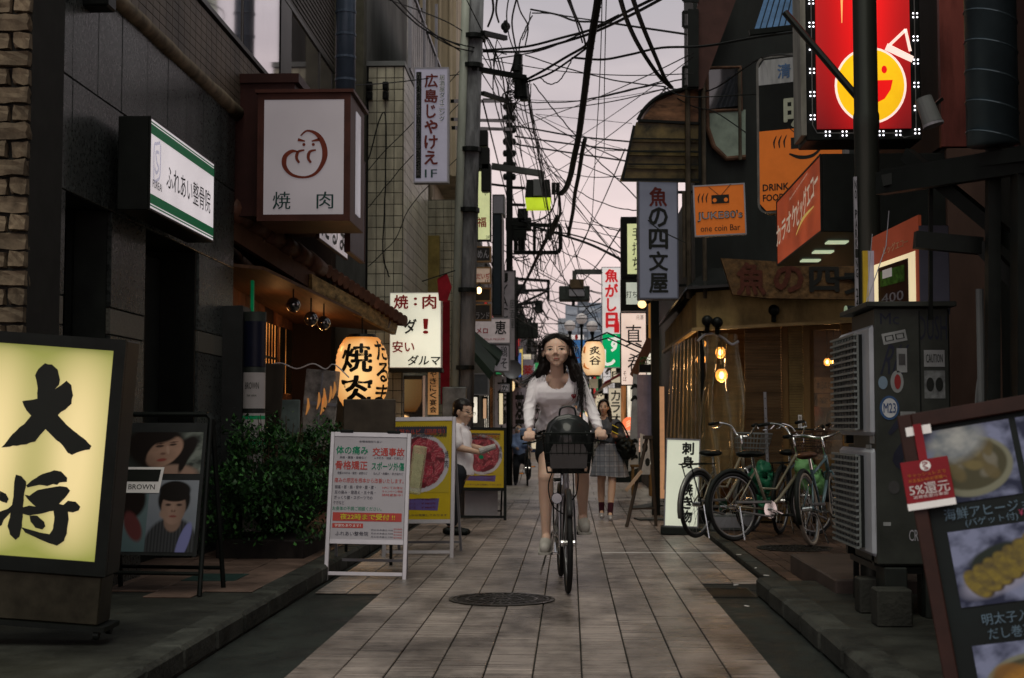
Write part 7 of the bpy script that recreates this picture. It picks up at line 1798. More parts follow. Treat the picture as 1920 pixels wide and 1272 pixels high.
 if basket:
  bmx, (bw, bh, bl) = basket; x0 = .46; z0 = .80; b = MB()
  for j in range(5):
   f = j/4; w2 = bw/2*(.8+.2*f); l2 = bl*(.85+.15*f); z = z0+bh*f
   b.tube([(x0,-w2,z),(x0+l2,-w2,z),(x0+l2,w2,z),(x0,w2,z)], .004 if j < 4 else .007, 5, closed=True)
  for k in range(9):
   u = k/8
   b.bar((x0+bl*.85,(u*2-1)*bw/2*.8,z0),(x0+bl,(u*2-1)*bw/2,z0+bh),.004); b.bar((x0,(u*2-1)*bw/2*.8,z0),(x0,(u*2-1)*bw/2,z0+bh),.004)
   for s_ in (-1,1): b.bar((x0+bl*.85*u,s_*bw/2*.8,z0),(x0+bl*u,s_*bw/2,z0+bh),.004)
   b.bar((x0,(u*2-1)*bw/2*.8,z0),(x0+bl*.85,(u*2-1)*bw/2*.8,z0),.004)
  b.build('basket', bmx, t)
  b = MB(); b.bar((x0+.02,-.04,z0),(FX,-.05,Rw+.02),.008); b.bar((x0+.02,.04,z0),(FX,.05,Rw+.02),.008); b.build('basket_stay', BLK, t)
 if lamp:
  b = MB(); c = Vector((.60,-.075,.63)); b.tube([c+Vector((-.06,0,0)), c+Vector((.0,0,0))], [.025,.038], 14); lp = b.build('headlamp', BLK, t)
  MB().tube([c+Vector((.0,0,0)), c+Vector((.008,0,0))], .034, 14).build('lens', mat('lamp_lens', (.5,.5,.55), .1, .6, spec=1), lp)
  b = MB(); b.tube(catmull([(.38,-.03,.92),(.50,-.10,.80),(.58,-.13,.70),(.55,-.10,.58),(.47,-.03,.52)],5), .0045, 5); b.tube(catmull([(.38,.03,.92),(.50,.07,.80),(.52,.06,.66),(.47,.02,.6)],5), .0045, 5); b.build('brake_cable', BLK, t)
 b = MB(); b.tube([(RX+.02,-.06,Rw),(RX-.02,-.15,.01)], .008, 6); b.build('kickstand', CHROME, t)
 return t
def place(t, x, y, z, rz, roll=0):
 t.location = (x, y, z); t.rotation_euler = (roll, 0, rz); RM[t.name] = Matrix.LocRotScale(Vector((x,y,z)), t.rotation_euler, None)
MB_ = make_bike('silver city bicycle ridden toward the camera with black front basket', (.45,.43,.46), basket=(BLK, (.34,.26,.24)), fender=mat('mudguard_black', (.03,.03,.03), .3), bar=mat('handlebar_dark', (.04,.04,.04), .4, .3), group=None)
p = G(1065, 1117); dirv = Vector((.055,-1.07,0)).normalized(); rz0 = math.atan2(dirv.y, dirv.x)
place(MB_, p.x-dirv.x*.56, p.y-dirv.y*.56, .014, rz0)
# backpack in the basket
t = thing('backpack', 'small shiny black backpack sitting in the front bicycle basket', 'backpack', (0,0,0)); t.matrix_world = RM[MB_.name].copy(); RM[t.name] = RM[MB_.name].copy()
LEA = mat('shiny_leather', (.018,.020,.020), .28, var=.25, bump=.25, bscale=14, scale=5, coat=.3)
b = MB(); b.prism([(.475,-.14,.805),(.475,.14,.805),(.49,.15,.98),(.49,.155,1.05),(.49,.13,1.13),(.49,.075,1.175),(.49,0,1.19),(.49,-.075,1.175),(.49,-.13,1.13),(.49,-.155,1.05),(.49,-.15,.98)], (.19,0,0))
me = b.mesh('bag', LEA)
bm2 = bmesh.new(); bm2.from_mesh(me); bmesh.ops.remove_doubles(bm2, verts=bm2.verts, dist=1e-4); bmesh.ops.recalc_face_normals(bm2, faces=bm2.faces)
bmesh.ops.bevel(bm2, geom=[e for e in bm2.edges if e.calc_face_angle(0) > .9], offset=.035, segments=3, affect='EDGES'); bm2.to_mesh(me); bm2.free(); me.polygons.foreach_set('use_smooth', [True]*len(me.polygons))
inst('bag', me, t)
b = MB(); b.prism([(.66,-.12,.83),(.66,.12,.83),(.66,.125,.94),(.66,.1,.99),(.66,-.1,.99),(.66,-.125,.94)], (.022,0,0)); b.build('front_pocket', LEA, t)
b = MB(); b.tube(catmull([(.55,-.055,1.18),(.56,-.045,1.225),(.56,0,1.24),(.56,.045,1.225),(.55,.055,1.18)],5), .007, 7); b.build('handle', LEA, t, smooth=True)
b = MB(); b.tube([(.67,.13*math.sin(a)*1.02,1.0+.13*math.cos(a)) for a in [-1.2+.2*k for k in range(13)]], .004, 5); b.build('zip', GREYP, t)
b = MB(); b.box(.666,.669,-.018,.018,1.075,1.105); b.build('badge', LGREY, t); b = MB(); put_text(b, 'K', 0, 1.09, .02, .02, .03, 0); b.v = [Vector((.6715, v.x, v.z)) for v in b.v]; b.build('lettering', LEA, t)
# parked bicycles in the brick forecourt
def rear_at(px, py, ang, t, roll=0, lift=.05):
 p = G(px, py, lift); d = Vector((math.sin(ang), math.cos(ang), 0)); rz = math.atan2(d.y, d.x)
 place(t, p.x+d.x*.52, p.y+d.y*.52, lift, rz, roll)
t = make_bike('cream framed city bicycle parked beside the white sashimi sign', (.24,.21,.15), rack=True, fender=mat('worn_silver', (.2,.2,.19), .4, .6), wide=.24, rise=.13, basket=(GREYP,(.32,.2,.24)), drop=True, lamp=False, Rw=.32)
rear_at(1306, 1009, R(35), t, R(2))
t = make_bike('pale gold city bicycle with black wheels, second from sashimi sign', (.25,.22,.16), rack=False, fender=DARK, wide=.25, rise=.14, basket=(RUST,(.36,.22,.26)), drop=True, lamp=False, Rw=.32)
rear_at(1378, 1015, R(52), t, R(-3))
t = make_bike('black bicycle with green bag in its basket, middle of the row', (.02,.03,.04), rack=True, fender=DARK, wide=.25, basket=(BLK,(.36,.24,.28)), lamp=False)
rear_at(1462, 1002, R(22), t, R(3)); t3 = t
t = make_bike('pale blue framed bicycle with white tyres and brown leather saddle', (.11,.18,.20), tyre=TYREW, rack=False, fender=DARK, saddle=mat('brown_leather', (.10,.045,.025), .4, var=.3), wide=.30, rise=.05, lamp=False)
rear_at(1524, 1024, R(24), t, R(-7)); t4 = t
t = make_bike('dark city bicycle with chrome bars, partly behind the air conditioner', (.03,.05,.06), rack=False, fender=DARK, wide=.30, rise=.12, lamp=False)
rear_at(1592, 990, R(15), t, R(2))
# green cover bag over a rack, green plastic bags
def blobm(pts, voxel, smooth=6, noise_amp=0.0, nsc=10.0, name='blob'):
 from mathutils import noise
 me = pts.mesh(name, [])
 o = bpy.data.objects.new('tmp', me); WK.collection.objects.link(o)
 m = o.modifiers.new('r', 'REMESH'); m.mode = 'VOXEL'; m.voxel_size = voxel
 if smooth: s = o.modifiers.new('s', 'SMOOTH'); s.iterations = smooth; s.factor = .5
 dg = WK.view_layers[0].depsgraph or 0; WK.view_layers[0].update(); dg = WK.view_layers[0].depsgraph; out_ = bpy.data.meshes.new_from_object(o.evaluated_get(dg)); bpy.data.objects.remove(o); bpy.data.meshes.remove(me)
 out_.name = name
 if noise_amp:
  for v in out_.vertices: v.co += v.normal*noise_amp*noise.noise(v.co*nsc)
 out_.polygons.foreach_set('use_smooth', [True]*len(out_.polygons)); out_.update()
 return out_
p = P(1518, 892, 13.9)
t = thing('green_bag', 'crumpled light green rain cover draped over the white tyred bicycle', 'bag', p)
b = MB(); b.ell((-.04,0,.08),.10,.12,.10); b.ell((.0,0,-.02),.13,.14,.13); b.ell((.07,0,-.09),.11,.12,.10)
me = blobm(b, .012, 4, .055, 9, 'cover'); me.materials.append(mat('lime_nylon', (.16,.36,.14), .5, var=.25, scale=6, bump=.4, bscale=10)); inst('cover', me, t)
for q, (px,py,s_) in enumerate(((1428,900,.13),(1428,945,.10))):
 t = thing('green_bag', ['upper','lower'][q]+' dark green plastic bag hanging between the middle bicycles', 'bag', P(px,py,14.4)); b = MB(); b.ell((0,0,0),s_,s_*.9,s_*1.1); b.ell((.02,0,s_),s_*.5,s_*.4,s_*.5)
 me = blobm(b, .012, 3, .06, 12, 'sack'); me.materials.append(mat('green_plastic', (.015,.12,.06), .3, var=.4, scale=8)); inst('sack', me, t)
t = thing('storage_box', 'pale grey plastic crate on the bricks behind the two cream bicycles', 'crate', (P(1360,985,14.9).x, 14.9, .05)); MB().box(-.16,.3,-.1,.15,0,.17,.01).build('crate', GREYP, t); MB().box(-.14,.28,-.105,-.101,.03,.14).build('paper', LGREY, t)
# ================================================================== people
from mathutils.bvhtree import BVHTree
from mathutils import noise, Euler, Quaternion
SKIN = mat('skin', (.66,.44,.33), .5, var=.10, scale=4, rvar=.05, spec=.35)
SKIN2 = mat('skin_tan', (.56,.37,.27), .5, var=.1, scale=4)
for m_ in (SKIN, SKIN2):
 b_ = m_.node_tree.nodes['Principled BSDF']; b_.inputs['Subsurface Weight'].default_value = .18; b_.inputs['Subsurface Radius'].default_value = (.03,.012,.006); b_.inputs['Subsurface Scale'].default_value = .6
HAIR = mat('hair_black', (.014,.011,.010), .38, var=.4, scale=30, stretch=(8,8,.5))
LIPM = mat('lip_rose', (.36,.085,.075), .4, var=.05); EYEW = mat('eye_white', (.50,.47,.45), .3, var=.03); EYED = mat('eye_dark', (.012,.009,.008), .2); BROW = mat('brow_dark', (.022,.014,.010), .7)
LIDM = mat('eyelid_shadow', (.20,.105,.075), .6)
def cap(b, a, c, r0, r1, n=12):
 a = Vector(a); c = Vector(c); b.tube([a, c], [r0, r1], n); b.ell(a, r0,r0,r0,n,8); b.ell(c, r1,r1,r1,n,8)
def chain(b, pts, rs, n=12):
 for i in range(len(pts)-1): cap(b, pts[i], pts[i+1], rs[i], rs[i+1], n)
def bvh_of(me):
 return BVHTree.FromPolygons([v.co for v in me.vertices], [tuple(p.vertices) for p in me.polygons])
def build_head(b, M):
 """head solids in head space: -y is the face, z up, origin at the centre of the head (chin -.115, top +.115)"""
 def E(c, rx, ry, rz, n=16, m=12):
  mb = MB(); mb.ell(c, rx, ry, rz, n, m)
  b.add([M @ v for v in mb.v], mb.f)
 E((0,.018,.028), .073,.090,.084); E((0,-.012,-.02), .062,.070,.075); E((0,-.028,-.062), .043,.046,.044); E((0,-.046,-.094), .022,.024,.020)
 for s in (-1,1):
  E((s*.040,-.052,-.022), .020,.018,.018); E((s*.074,.010,-.010), .010,.018,.030)
  E((s*.0115,-.091,-.030), .0085,.009,.0075)
 mb = MB(); mb.tube([(0,-.083,.022),(0,-.093,-.006),(0,-.103,-.026)], [.008,.010,.0115], 8); b.add([M @ v for v in mb.v], mb.f)
 E((0,-.078,-.056), .018,.010,.006); E((0,-.077,-.066), .015,.010,.006)
def decal(par, me_bvh, M, outline, m, nm, off=.0012):
 """thin feature that follows the face: outline in head space x,z"""
 pts = []
 Mi = M.to_3x3(); dirn = (Mi @ Vector((0,1,0))).normalized()
 cx = sum(p[0] for p in outline)/len(outline); cz = sum(p[1] for p in outline)/len(outline)
 rings = []
 for f in (0, .5, 1.0):
  ring = []
  for (x, z) in ([(cx, cz)] if f == 0 else [(cx+(p[0]-cx)*f, cz+(p[1]-cz)*f) for p in outline]):
   o_ = M @ Vector((x, -.3, z)); h = me_bvh.ray_cast(o_, dirn)
   q = h[0] if h[0] is not None else M @ Vector((x, -.08, z))
   ring.append(q - dirn*off)
  rings.append(ring)
 n = len(outline); b = MB(); b.v = rings[0]+rings[1]+rings[2]
 for i in range(n):
  j = (i+1) % n; b.f += [[0,1+i,1+j],[1+i,1+n+i,1+n+j,1+j]]; b.fm += [0,0]
 b.build(nm, m, par, smooth=True)
def ov(cx, cz, rx, rz, n=12, tilt=0):
 return [(cx+rx*math.cos(a)*math.cos(tilt)-rz*math.sin(a)*math.sin(tilt), cz+rx*math.cos(a)*math.sin(tilt)+rz*math.sin(a)*math.cos(tilt)) for a in [2*PI*k/n for k in range(n)]]
def features(t, me, M, look=0.0, k=1.0):
 bv = bvh_of(me)
 for s in (-1,1):
  ex, ez = s*.031, .006
  decal(t, bv, M, [(ex-.0175,ez-.001),(ex-.009,ez+.0085),(ex+.002,ez+.0105),(ex+.0115,ez+.0075),(ex+.0175,ez+.001),(ex+.009,ez-.0065),(ex-.006,ez-.0072)], LIDM, 'eyelid', .0006)
  decal(t, bv, M, [(ex-.0145,ez),(ex-.007,ez+.0048),(ex+.005,ez+.0052),(ex+.0145,ez+.0005),(ex+.006,ez-.0048),(ex-.006,ez-.0048)], EYEW, 'eye', .0013)
  decal(t, bv, M, ov(ex+look, ez+.0008, .0066,.0058), EYED, 'iris', .002)
  decal(t, bv, M, [(ex-.0155,ez+.002),(ex-.006,ez+.0075),(ex+.006,ez+.0078),(ex+.0155,ez+.002),(ex+.006,ez+.0050),(ex-.006,ez+.0048)], EYED, 'lash_line', .0025)
  decal(t, bv, M, [(ex-s*.017,ez+.020),(ex,ez+.026),(ex+s*.019,ez+.0215),(ex+s*.018,ez+.0185),(ex,ez+.0215),(ex-s*.016,ez+.0155)], BROW, 'eyebrow', .001)
  decal(t, bv, M, ov(s*.0065,-.0372,.0028,.0013), BROW, 'nostril', .0006)
 decal(t, bv, M, [(-.0205,-.0600),(-.008,-.0562),(0,-.0572),(.008,-.0562),(.0205,-.0600),(.010,-.0648),(0,-.0660),(-.010,-.0648)], LIPM, 'lips', .001)
 decal(t, bv, M, [(-.020,-.0602),(0,-.0592),(.020,-.0602),(0,-.0614)], mat('lip_line', (.14,.03,.03), .5), 'lip_line', .0018)
def hand_grip(b, c, s, grip_dir=Vector((1,0,0)), curl=1):
 """fist closed over a bar running along grip_dir; fingers come over the top and down the front"""
 c = Vector(c); g = grip_dir.normalized(); back = Vector((0,1,0)); up = Vector((0,0,1))
 chain(b, [c+g*-.022+back*.035+up*.020, c+g*.022+back*.035+up*.020], [.021,.021]); chain(b, [c+g*-.024+back*.01+up*.028, c+g*.026+back*.01+up*.028], [.016,.015])
 for i in range(4):
  x = (-.031+.0205*i); ln = (1,1.08,1.03,.85)[i] if s > 0 else (.85,1.03,1.08,1)[i]
  p = [c+g*x+back*.012+up*.030, c+g*x+back*-.018+up*.024*1.0, c+g*x+back*-.027+up*(-.004*ln), c+g*x+back*-.014+up*(-.024*ln)]
  chain(b, p, [.0095,.0092,.0085,.0075], 8)
 x = .034*s
 chain(b, [c+g*(-x*.8)+back*.03+up*.01, c+g*(-x*1.25)+back*.0+up*-.004, c+g*(-x*1.05)+back*-.02+up*-.016], [.012,.0105,.0085], 8)
def shoe(b, heel, toe, w=.045, hgt=.075):
 heel = Vector(heel); toe = Vector(toe); d = toe-heel
 chain(b, [heel+Vector((0,0,.035)), heel+d*.5+Vector((0,0,.035)), toe+Vector((0,0,.025))], [w*.82,w*.95,w*.78]); cap(b, heel+Vector((0,0,.04)), heel+d*.15+Vector((0,0,hgt)), w*.85, w*.78)
def crop(me, test):
 """drop the part of a garment where test(co) is true and close nothing: an open hem or neckline"""
 bm2 = bmesh.new(); bm2.from_mesh(me); bmesh.ops.delete(bm2, geom=[v for v in bm2.verts if test(v.co)], context='VERTS'); bm2.to_mesh(me); bm2.free(); me.update()
def folds(me, amp, fn):
 for v in me.vertices: v.co += v.normal*amp*fn(v.co)
# ------------------------------------------------------------------ the rider
t = thing('person', 'woman in white long sleeve shirt and black shorts riding toward the camera', 'person', (MB_.location.x, 9.95, .014)); rid = t
loc = lambda p: RM[rid.name].inverted() @ Vector(p)
J = dict(H=P(1044,659,9.95), neck=P(1044,704,10.02), chest=P(1043,738,10.06), waist=P(1048,790,10.22), pel=P(1052,815,10.36),
 sL=P(1004,716,10.05), sR=P(1085,716,10.05), eL=P(993,764,10.0), eR=P(1108,766,9.98), wL=P(992,803,9.86), wR=P(1122,803,9.86),
 gL=P(993,820,9.77), gR=P(1126,817,9.77), hL=P(1035,820,10.36), hR=P(1070,820,10.36), kL=P(1023,895,9.92), kR=P(1091,880,9.86), aL=P(1024,1004,9.98), aR=P(1093,967,10.12))
# handlebar grips must meet the hands: set the bars from the hands
HM = Matrix.Translation(J['H']) @ Matrix.Diagonal((1.30,1.12,.98,1)) @ Euler((R(-3), R(-2.5), R(-4))).to_matrix().to_4x4()
def rider_body():
 b = MB()
 build_head(b, HM)
 chain(b, [J['H']+Vector((0,.022,-.07)), J['neck']+Vector((0,.02,-.02))], [.045,.050])
 chain(b, [J['neck']+Vector((0,.02,-.03)), J['chest']+Vector((-.02,.03,0)), J['waist'], J['pel']], [.055,.080,.080,.10]); chain(b, [J['chest']+Vector((.055,.02,0)), J['chest']+Vector((-.055,.02,0))], [.072,.072])
 chain(b, [J['sL'], J['neck']+Vector((-.03,.02,-.02))], [.04,.045]); chain(b, [J['sR'], J['neck']+Vector((.03,.02,-.02))], [.04,.045])
 for s, a in ((-1,'L'),(1,'R')):
  chain(b, [J['s'+a], J['e'+a], J['w'+a]], [.040,.033,.022]); chain(b, [J['w'+a], J['g'+a]+Vector((0,.035,.022))], [.021,.022])
  hand_grip(b, J['g'+a], -s)
  chain(b, [J['h'+a], J['h'+a].lerp(J['k'+a],.5), J['k'+a]], [.088,.075,.054]); chain(b, [J['k'+a], J['k'+a].lerp(J['a'+a],.35)+Vector((0,.012,0)), J['a'+a].lerp(J['k'+a],.25), J['a'+a]], [.051,.050,.036,.031])
  f = J['a'+a]; chain(b, [f, f+Vector((0,-.10,-.07))], [.032,.028])
 return b
b = rider_body(); me = blobm(b, .0055, 5, name='body'); me.materials.append(SKIN); me.transform(RM[rid.name].inverted())
bodyme = me; inst('body', me, rid)
HMl = RM[rid.name].inverted() @ HM
features(rid, me, HMl, .0008)
# shirt
CLOTH = mat('white_jersey', (.80,.76,.79), .85, var=.08, scale=5, bump=.12, bscale=160, spec=.2)
b = MB(); chain(b, [J['neck']+Vector((0,.02,-.045)), J['chest']+Vector((-.02,.03,0)), J['waist']], [.075,.115,.118]); chain(b, [J['chest']+Vector((.07,-.005,.005)), J['chest']+Vector((-.07,-.005,.005))], [.098,.098]); chain(b, [J['waist']+Vector((-.035,-.01,.02)), J['waist']+Vector((.04,-.01,.02))], [.115,.115])
chain(b, [J['waist']+Vector((-.05,.02,-.04)), J['waist']+Vector((.05,.02,-.04))], [.12,.12])
chain(b, [J['sL']+Vector((0,0,.002)), J['neck']+Vector((-.035,.02,-.015))], [.052,.055]); chain(b, [J['sR']+Vector((0,0,.002)), J['neck']+Vector((.035,.02,-.015))], [.052,.055])
for a in 'LR': chain(b, [J['s'+a]+Vector((0,0,-.002)), J['s'+a].lerp(J['e'+a],.5), J['e'+a], J['e'+a].lerp(J['w'+a],.5), J['w'+a]+Vector((0,0,.012))], [.052,.050,.047,.042,.034])
me = blobm(b, .0065, 5, name='shirt')
nk = J['neck']; ch = J['chest']
crop(me, lambda c: ((c.x-nk.x)/.078)**2+((c.z-(nk.z+.0))/.098)**2 < 1 and c.y < nk.y+.03 or ((c.x-nk.x)**2+(c.y-nk.y-.03)**2 < .060**2 and c.z > nk.z-.03))
crop(me, lambda c: c.z < J['waist'].z-.095-.03*math.sin(c.x*16+1) and abs(c.x-J['waist'].x) < .19 and c.y > 9.9)
wp = J['waist']
def fo(c):
 v = 0
 tor = abs(c.x-ch.x) < .155
 if tor:    # drag folds from the armpits down to the waist, bagging above the hem
  d1 = (c.x-ch.x)*.9+(c.z-ch.z)*1.0; d2 = (c.x-ch.x)*-1.1+(c.z-ch.z)*.9
  lo = max(0, min(1, (ch.z+.02-c.z)/.16))
  rg = lambda a: 1-2*abs(math.sin(a))**.6
  v += (rg(d2*30+2.6*noise.noise(c*7))*.6+rg(d1*24+2.2*noise.noise(c*6+Vector((5,0,0))))*.5)*lo + .9*noise.noise(c*11)*lo+.35*noise.noise(c*8)
  v += 1.2*max(0, 1-abs(c.z-(wp.z-.03))/.05)
 else:
  s = -1 if c.x < ch.x else 1
  v += (1-2*abs(math.sin(c.z*46+c.x*30*s+3.2*noise.noise(c*9)))**.6)*(.8 if c.z < ch.z-.02 else .3)+.5*noise.noise(c*15)
 return v
folds(me, .0052, fo)
me.materials.append(CLOTH); me.transform(RM[rid.name].inverted()); shirtme = me; sh = inst('shirt', me, rid)
so_ = sh.modifiers.new('thick', 'SOLIDIFY'); so_.thickness = .0025
# neckline band
bvs = bvh_of(shirtme); ring = []
nkl = loc(nk)
for k in range(22):
 a = PI+PI*k/21
 x = nkl.x+.080*math.cos(a); z = nkl.z+.001+.101*math.sin(a)
 h = bvs.ray_cast(Vector((x,-.6,z)), Vector((0,1,0)))
 if h[0] is not None: ring.append(h[0]+Vector((0,-.001,0)))
b = MB(); b.tube(ring, .0042, 6); b.build('neck_band', CLOTH, rid, smooth=True)
def shirt_decal(x, z, outline, m, nm, off=.003):
 h0 = None; pts = []
 for (u, w_) in [(0,0)]+outline:
  h = bvs.ray_cast(Vector((x+u,-.6,z+w_)), Vector((0,1,0))); pts.append((h[0] if h[0] is not None else Vector((x+u,0,z+w_)))+Vector((0,-off,0)))
 b = MB(); b.v = pts; n = len(outline)
 for i in range(n): b.f.append([0,1+i,1+(i+1)%n]); b.fm.append(0)
 b.build(nm, m, rid)
hp_ = loc(P(1076,743,9.9)); k = .019
shirt_decal(hp_.x, hp_.z, [(0,-k),(k*.6,-k*.4),(k,.2*k),(k*.85,.75*k),(k*.4,.85*k),(0,.5*k),(-k*.4,.85*k),(-k*.85,.75*k),(-k,.2*k),(-k*.6,-k*.4)], mat('heart_red', (.35,.01,.03), .6), 'heart_patch')
for s in (-1,1): shirt_decal(hp_.x+s*.006, hp_.z+.004, [(.003*math.cos(a),.002*math.sin(a)) for a in [2*PI*q/8 for q in range(8)]], WHI, 'heart_mark', .0045)
# shorts
b = MB(); chain(b, [J['pel']+Vector((-.06,0,0)), J['pel']+Vector((.06,0,0))], [.125,.125]); chain(b, [J['waist']+Vector((-.04,.02,-.05)), J['waist']+Vector((.04,.02,-.05))], [.108,.108])
for a in 'LR': chain(b, [J['h'+a], J['h'+a].lerp(J['k'+a],.42)], [.115,.105])
me = blobm(b, .009, 4, .012, 9, 'shorts'); crop(me, lambda c: c.y < 10.03 and c.z < 1.02); me.materials.append(mat('black_cotton', (.014,.015,.016), .85, var=.3)); me.transform(RM[rid.name].inverted()); inst('shorts', me, rid)
# shoes on the pedals
SHW = mat('white_leather', (.46,.44,.40), .55, var=.15, scale=10)
for a, tz in (('L',0),('R',0)):
 f = J['a'+a]; heel = f+Vector((0,.05,-.075)); toe = f+Vector((-.008 if a == 'L' else .012,-.155,-.10))
 b = MB(); shoe(b, heel, toe, .047, .08); me = blobm(b, .006, 3, name='shoe'); me.materials.append(SHW); me.transform(RM[rid.name].inverted()); s_ = inst('shoe', me, rid)
 b = MB(); q = [Vector((math.cos(w_)*.052, 0, 0)) for w_ in (0,)]
 c0 = loc(heel); c1 = loc(toe); so2 = []
 for k_ in range(24):
  w_ = 2*PI*k_/24; r_ = .050 if math.sin(w_) > 0 else .046; cc = c0 if math.sin(w_) > 0 else c1
  so2.append(Vector((cc.x+r_*math.cos(w_), cc.y+r_*math.sin(w_), cc.z-.004)))
 b.prism(so2, (0,0,-.016)); b.build('sole', mat('rubber_white', (.42,.40,.36), .6), s_)
 b = MB()
 for k_ in range(5):
  u = .25+.12*k_; p = loc(heel.lerp(toe,u)); z_ = p.z+.092-.028*k_*.8
  b.tube([(p.x-.026,p.y,z_-.010),(p.x,p.y-.008,z_),(p.x+.026,p.y,z_-.010)], .0032, 5)
 b.build('laces', WHI, s_)
# hair: solid under-layer plus strands
def hair_shell(M, extra, voxel=.008, cut=None):
 b = MB()
 def E(c, rx, ry, rz): mb = MB(); mb.ell(c,rx,ry,rz,16,12); b.add([M @ v for v in mb.v], mb.f)
 E((0,.030,.036), .083,.094,.088); E((0,.055,-.02), .074,.062,.085)
 for pts, rs in extra: chain(b, [M @ Vector(p) for p in pts], rs)
 me = blobm(b, voxel, 3, .006, 40, 'hair')
 return me
ex = [([(.062,.04,.02),(.078,.05,-.05),(.092,.045,-.12),(.112,.0,-.19),(.122,-.03,-.27),(.118,-.06,-.36)], [.026,.032,.034,.028,.020,.008]),
      ([(.060,.05,0),(.075,.06,-.10),(.082,.05,-.19)], [.03,.036,.03]),
      ([(-.060,.045,.02),(-.074,.05,-.05),(-.092,.055,-.12),(-.122,.06,-.19)], [.024,.034,.034,.012]),
      ([(-.055,.05,0),(-.066,.06,-.09),(-.080,.07,-.17)], [.03,.036,.022]), ([(0,.09,-.02),(0,.09,-.14)], [.06,.05]),
      ([(0,-.012,.118),(.045,-.030,.092),(.070,-.018,.050),(.078,0,.0)], [.012,.013,.013,.012]), ([(0,-.012,.118),(-.045,-.030,.092),(-.070,-.018,.050),(-.078,.0,.0)], [.012,.013,.013,.012])]
me = hair_shell(HM, ex)
Hi = HM.inverted()
def facecut(c):
 q = Hi @ c
 return q.y < .012 and (q.x/.070)**2+((q.z+.012)/.094)**2 < 1 and q.z > -.115 or (q.y < .03 and abs(q.z+.012) < .035 and abs(q.x) < .082)
crop(me, facecut)
me.materials.append(HAIR); me.transform(RM[rid.name].inverted()); inst('hair', me, rid)
rr = random.Random(77)
def strands(par, M, paths, n, spread, r=.0016):
 b = MB(); inv = RM[par.name].inverted()
 for _ in range(n):
  pts = rr.choice(paths); o_ = [rr.gauss(0,spread) for _ in range(3)]; e = [rr.gauss(0,spread*1.4) for _ in range(3)]
  q = []
  for i, p in enumerate(pts):
   f = i/(len(pts)-1); q.append(inv @ (M @ (Vector(p)+Vector(o_)*(.6)*(min(1, f*3+.3))+Vector(e)*f*f)))
  q = catmull(q, 4); b.tube(q, [r*(1-.6*i/(len(q)-1)) for i in range(len(q))], 3, caps=False)
 o = b.build('hair_strands', HAIR, par); o['kind'] = 'stuff'
strands(rid, HM, [p for p, _ in ex[:4]]+[[(-.075,.05,-.06),(-.105,.06,-.12),(-.15,.07,-.175),(-.185,.07,-.20)], [(.095,.02,-.1),(.118,-.02,-.2),(.125,-.05,-.33),(.112,-.07,-.42)],
   [(0,-.03,.120),(.05,-.045,.092),(.079,-.02,.045),(.086,.01,-.05)], [(0,-.03,.120),(-.05,-.045,.092),(-.079,-.02,.045),(-.09,.02,-.05)]], 620, .015)
# move the bars of the bicycle so the grips pass through her hands
iv = RM[MB_.name].inverted()
for ch_ in list(MB_.children):
 if ch_.name.startswith('handlebar'):
  for g2 in list(ch_.children): bpy.data.objects.remove(g2)
  bpy.data.objects.remove(ch_)
gl, gr_2 = iv @ J['gL'], iv @ J['gR']           # local: +y is the rider's left
st0 = Vector((.36,0,.97)); b = MB()
for g in (gl, gr_2):
 s = 1 if g.y > 0 else -1
 b.tube(catmull([st0, st0+Vector((.02,s*.07,0)), Vector((g.x+.06, s*.13, g.z+.012)), Vector((g.x+.01, g.y-s*.08, g.z+.004)), g, g+Vector((-.02,s*.055,-.004))],5), .011, 8)
hb_ = b.build('handlebar', mat('handlebar_dark'), MB_, smooth=True)
for g in (gl, gr_2):
 s = 1 if g.y > 0 else -1
 b = MB(); b.tube([g+Vector((.005,-s*.05,0)), g+Vector((-.022,s*.06,-.004))], .0165, 10); b.build('grip', BLK, hb_, smooth=True)
 b = MB(); b.tube(catmull([g+Vector((.03,-s*.10,-.005)), g+Vector((.07,-s*.03,-.03)), g+Vector((.055,s*.05,-.045))],4), .006, 6); b.build('brake_lever', BLK, hb_)
b = MB(); p = st0+Vector((.03,.08,.03)); b.ell(p,.03,.03,.022,10,8); b.build('bell', CHROME, hb_)
MB().box(.30,.42,-.018,.018,.90,.985,.006).build('stem', BLK, MB_)
# pedals under the shoes
for ch_ in list(MB_.children):
 if ch_.name.startswith('pedal') or ch_.name.startswith('crank'):
  for g2 in list(ch_.children): bpy.data.objects.remove(g2)
  bpy.data.objects.remove(ch_)
bb = Vector((-.06,0,.28)); b = MB(); b.lathe(bb, [(0,-.034),(.085,-.034),(.085,-.028),(0,-.028)], 24, 'y')
pl_ = iv @ (J['aL']+Vector((0,-.09,-.105))); pr2 = iv @ (J['aR']+Vector((0,-.09,-.105)))
for q in (pl_, pr2):
 s = 1 if q.y > 0 else -1
 b.bar(bb+Vector((0,s*.055,0)), Vector((q.x,s*.065,q.z-.012)), .02,.012); b.tube([Vector((q.x,s*.06,q.z-.012)), Vector((q.x,q.y,q.z-.012))], .008, 6)
b.build('crank', CHROME, MB_)
for q in (pl_, pr2):
 b = MB(); b.box(q.x-.04,q.x+.04,q.y-.045,q.y+.045,q.z-.022,q.z-.002,.004); pd = b.build('pedal', BLK, MB_)
 MB().box(q.x+.0405,q.x+.043,q.y-.03,q.y+.03,q.z-.018,q.z-.007).build('reflector', mat('orange_reflector'), pd)
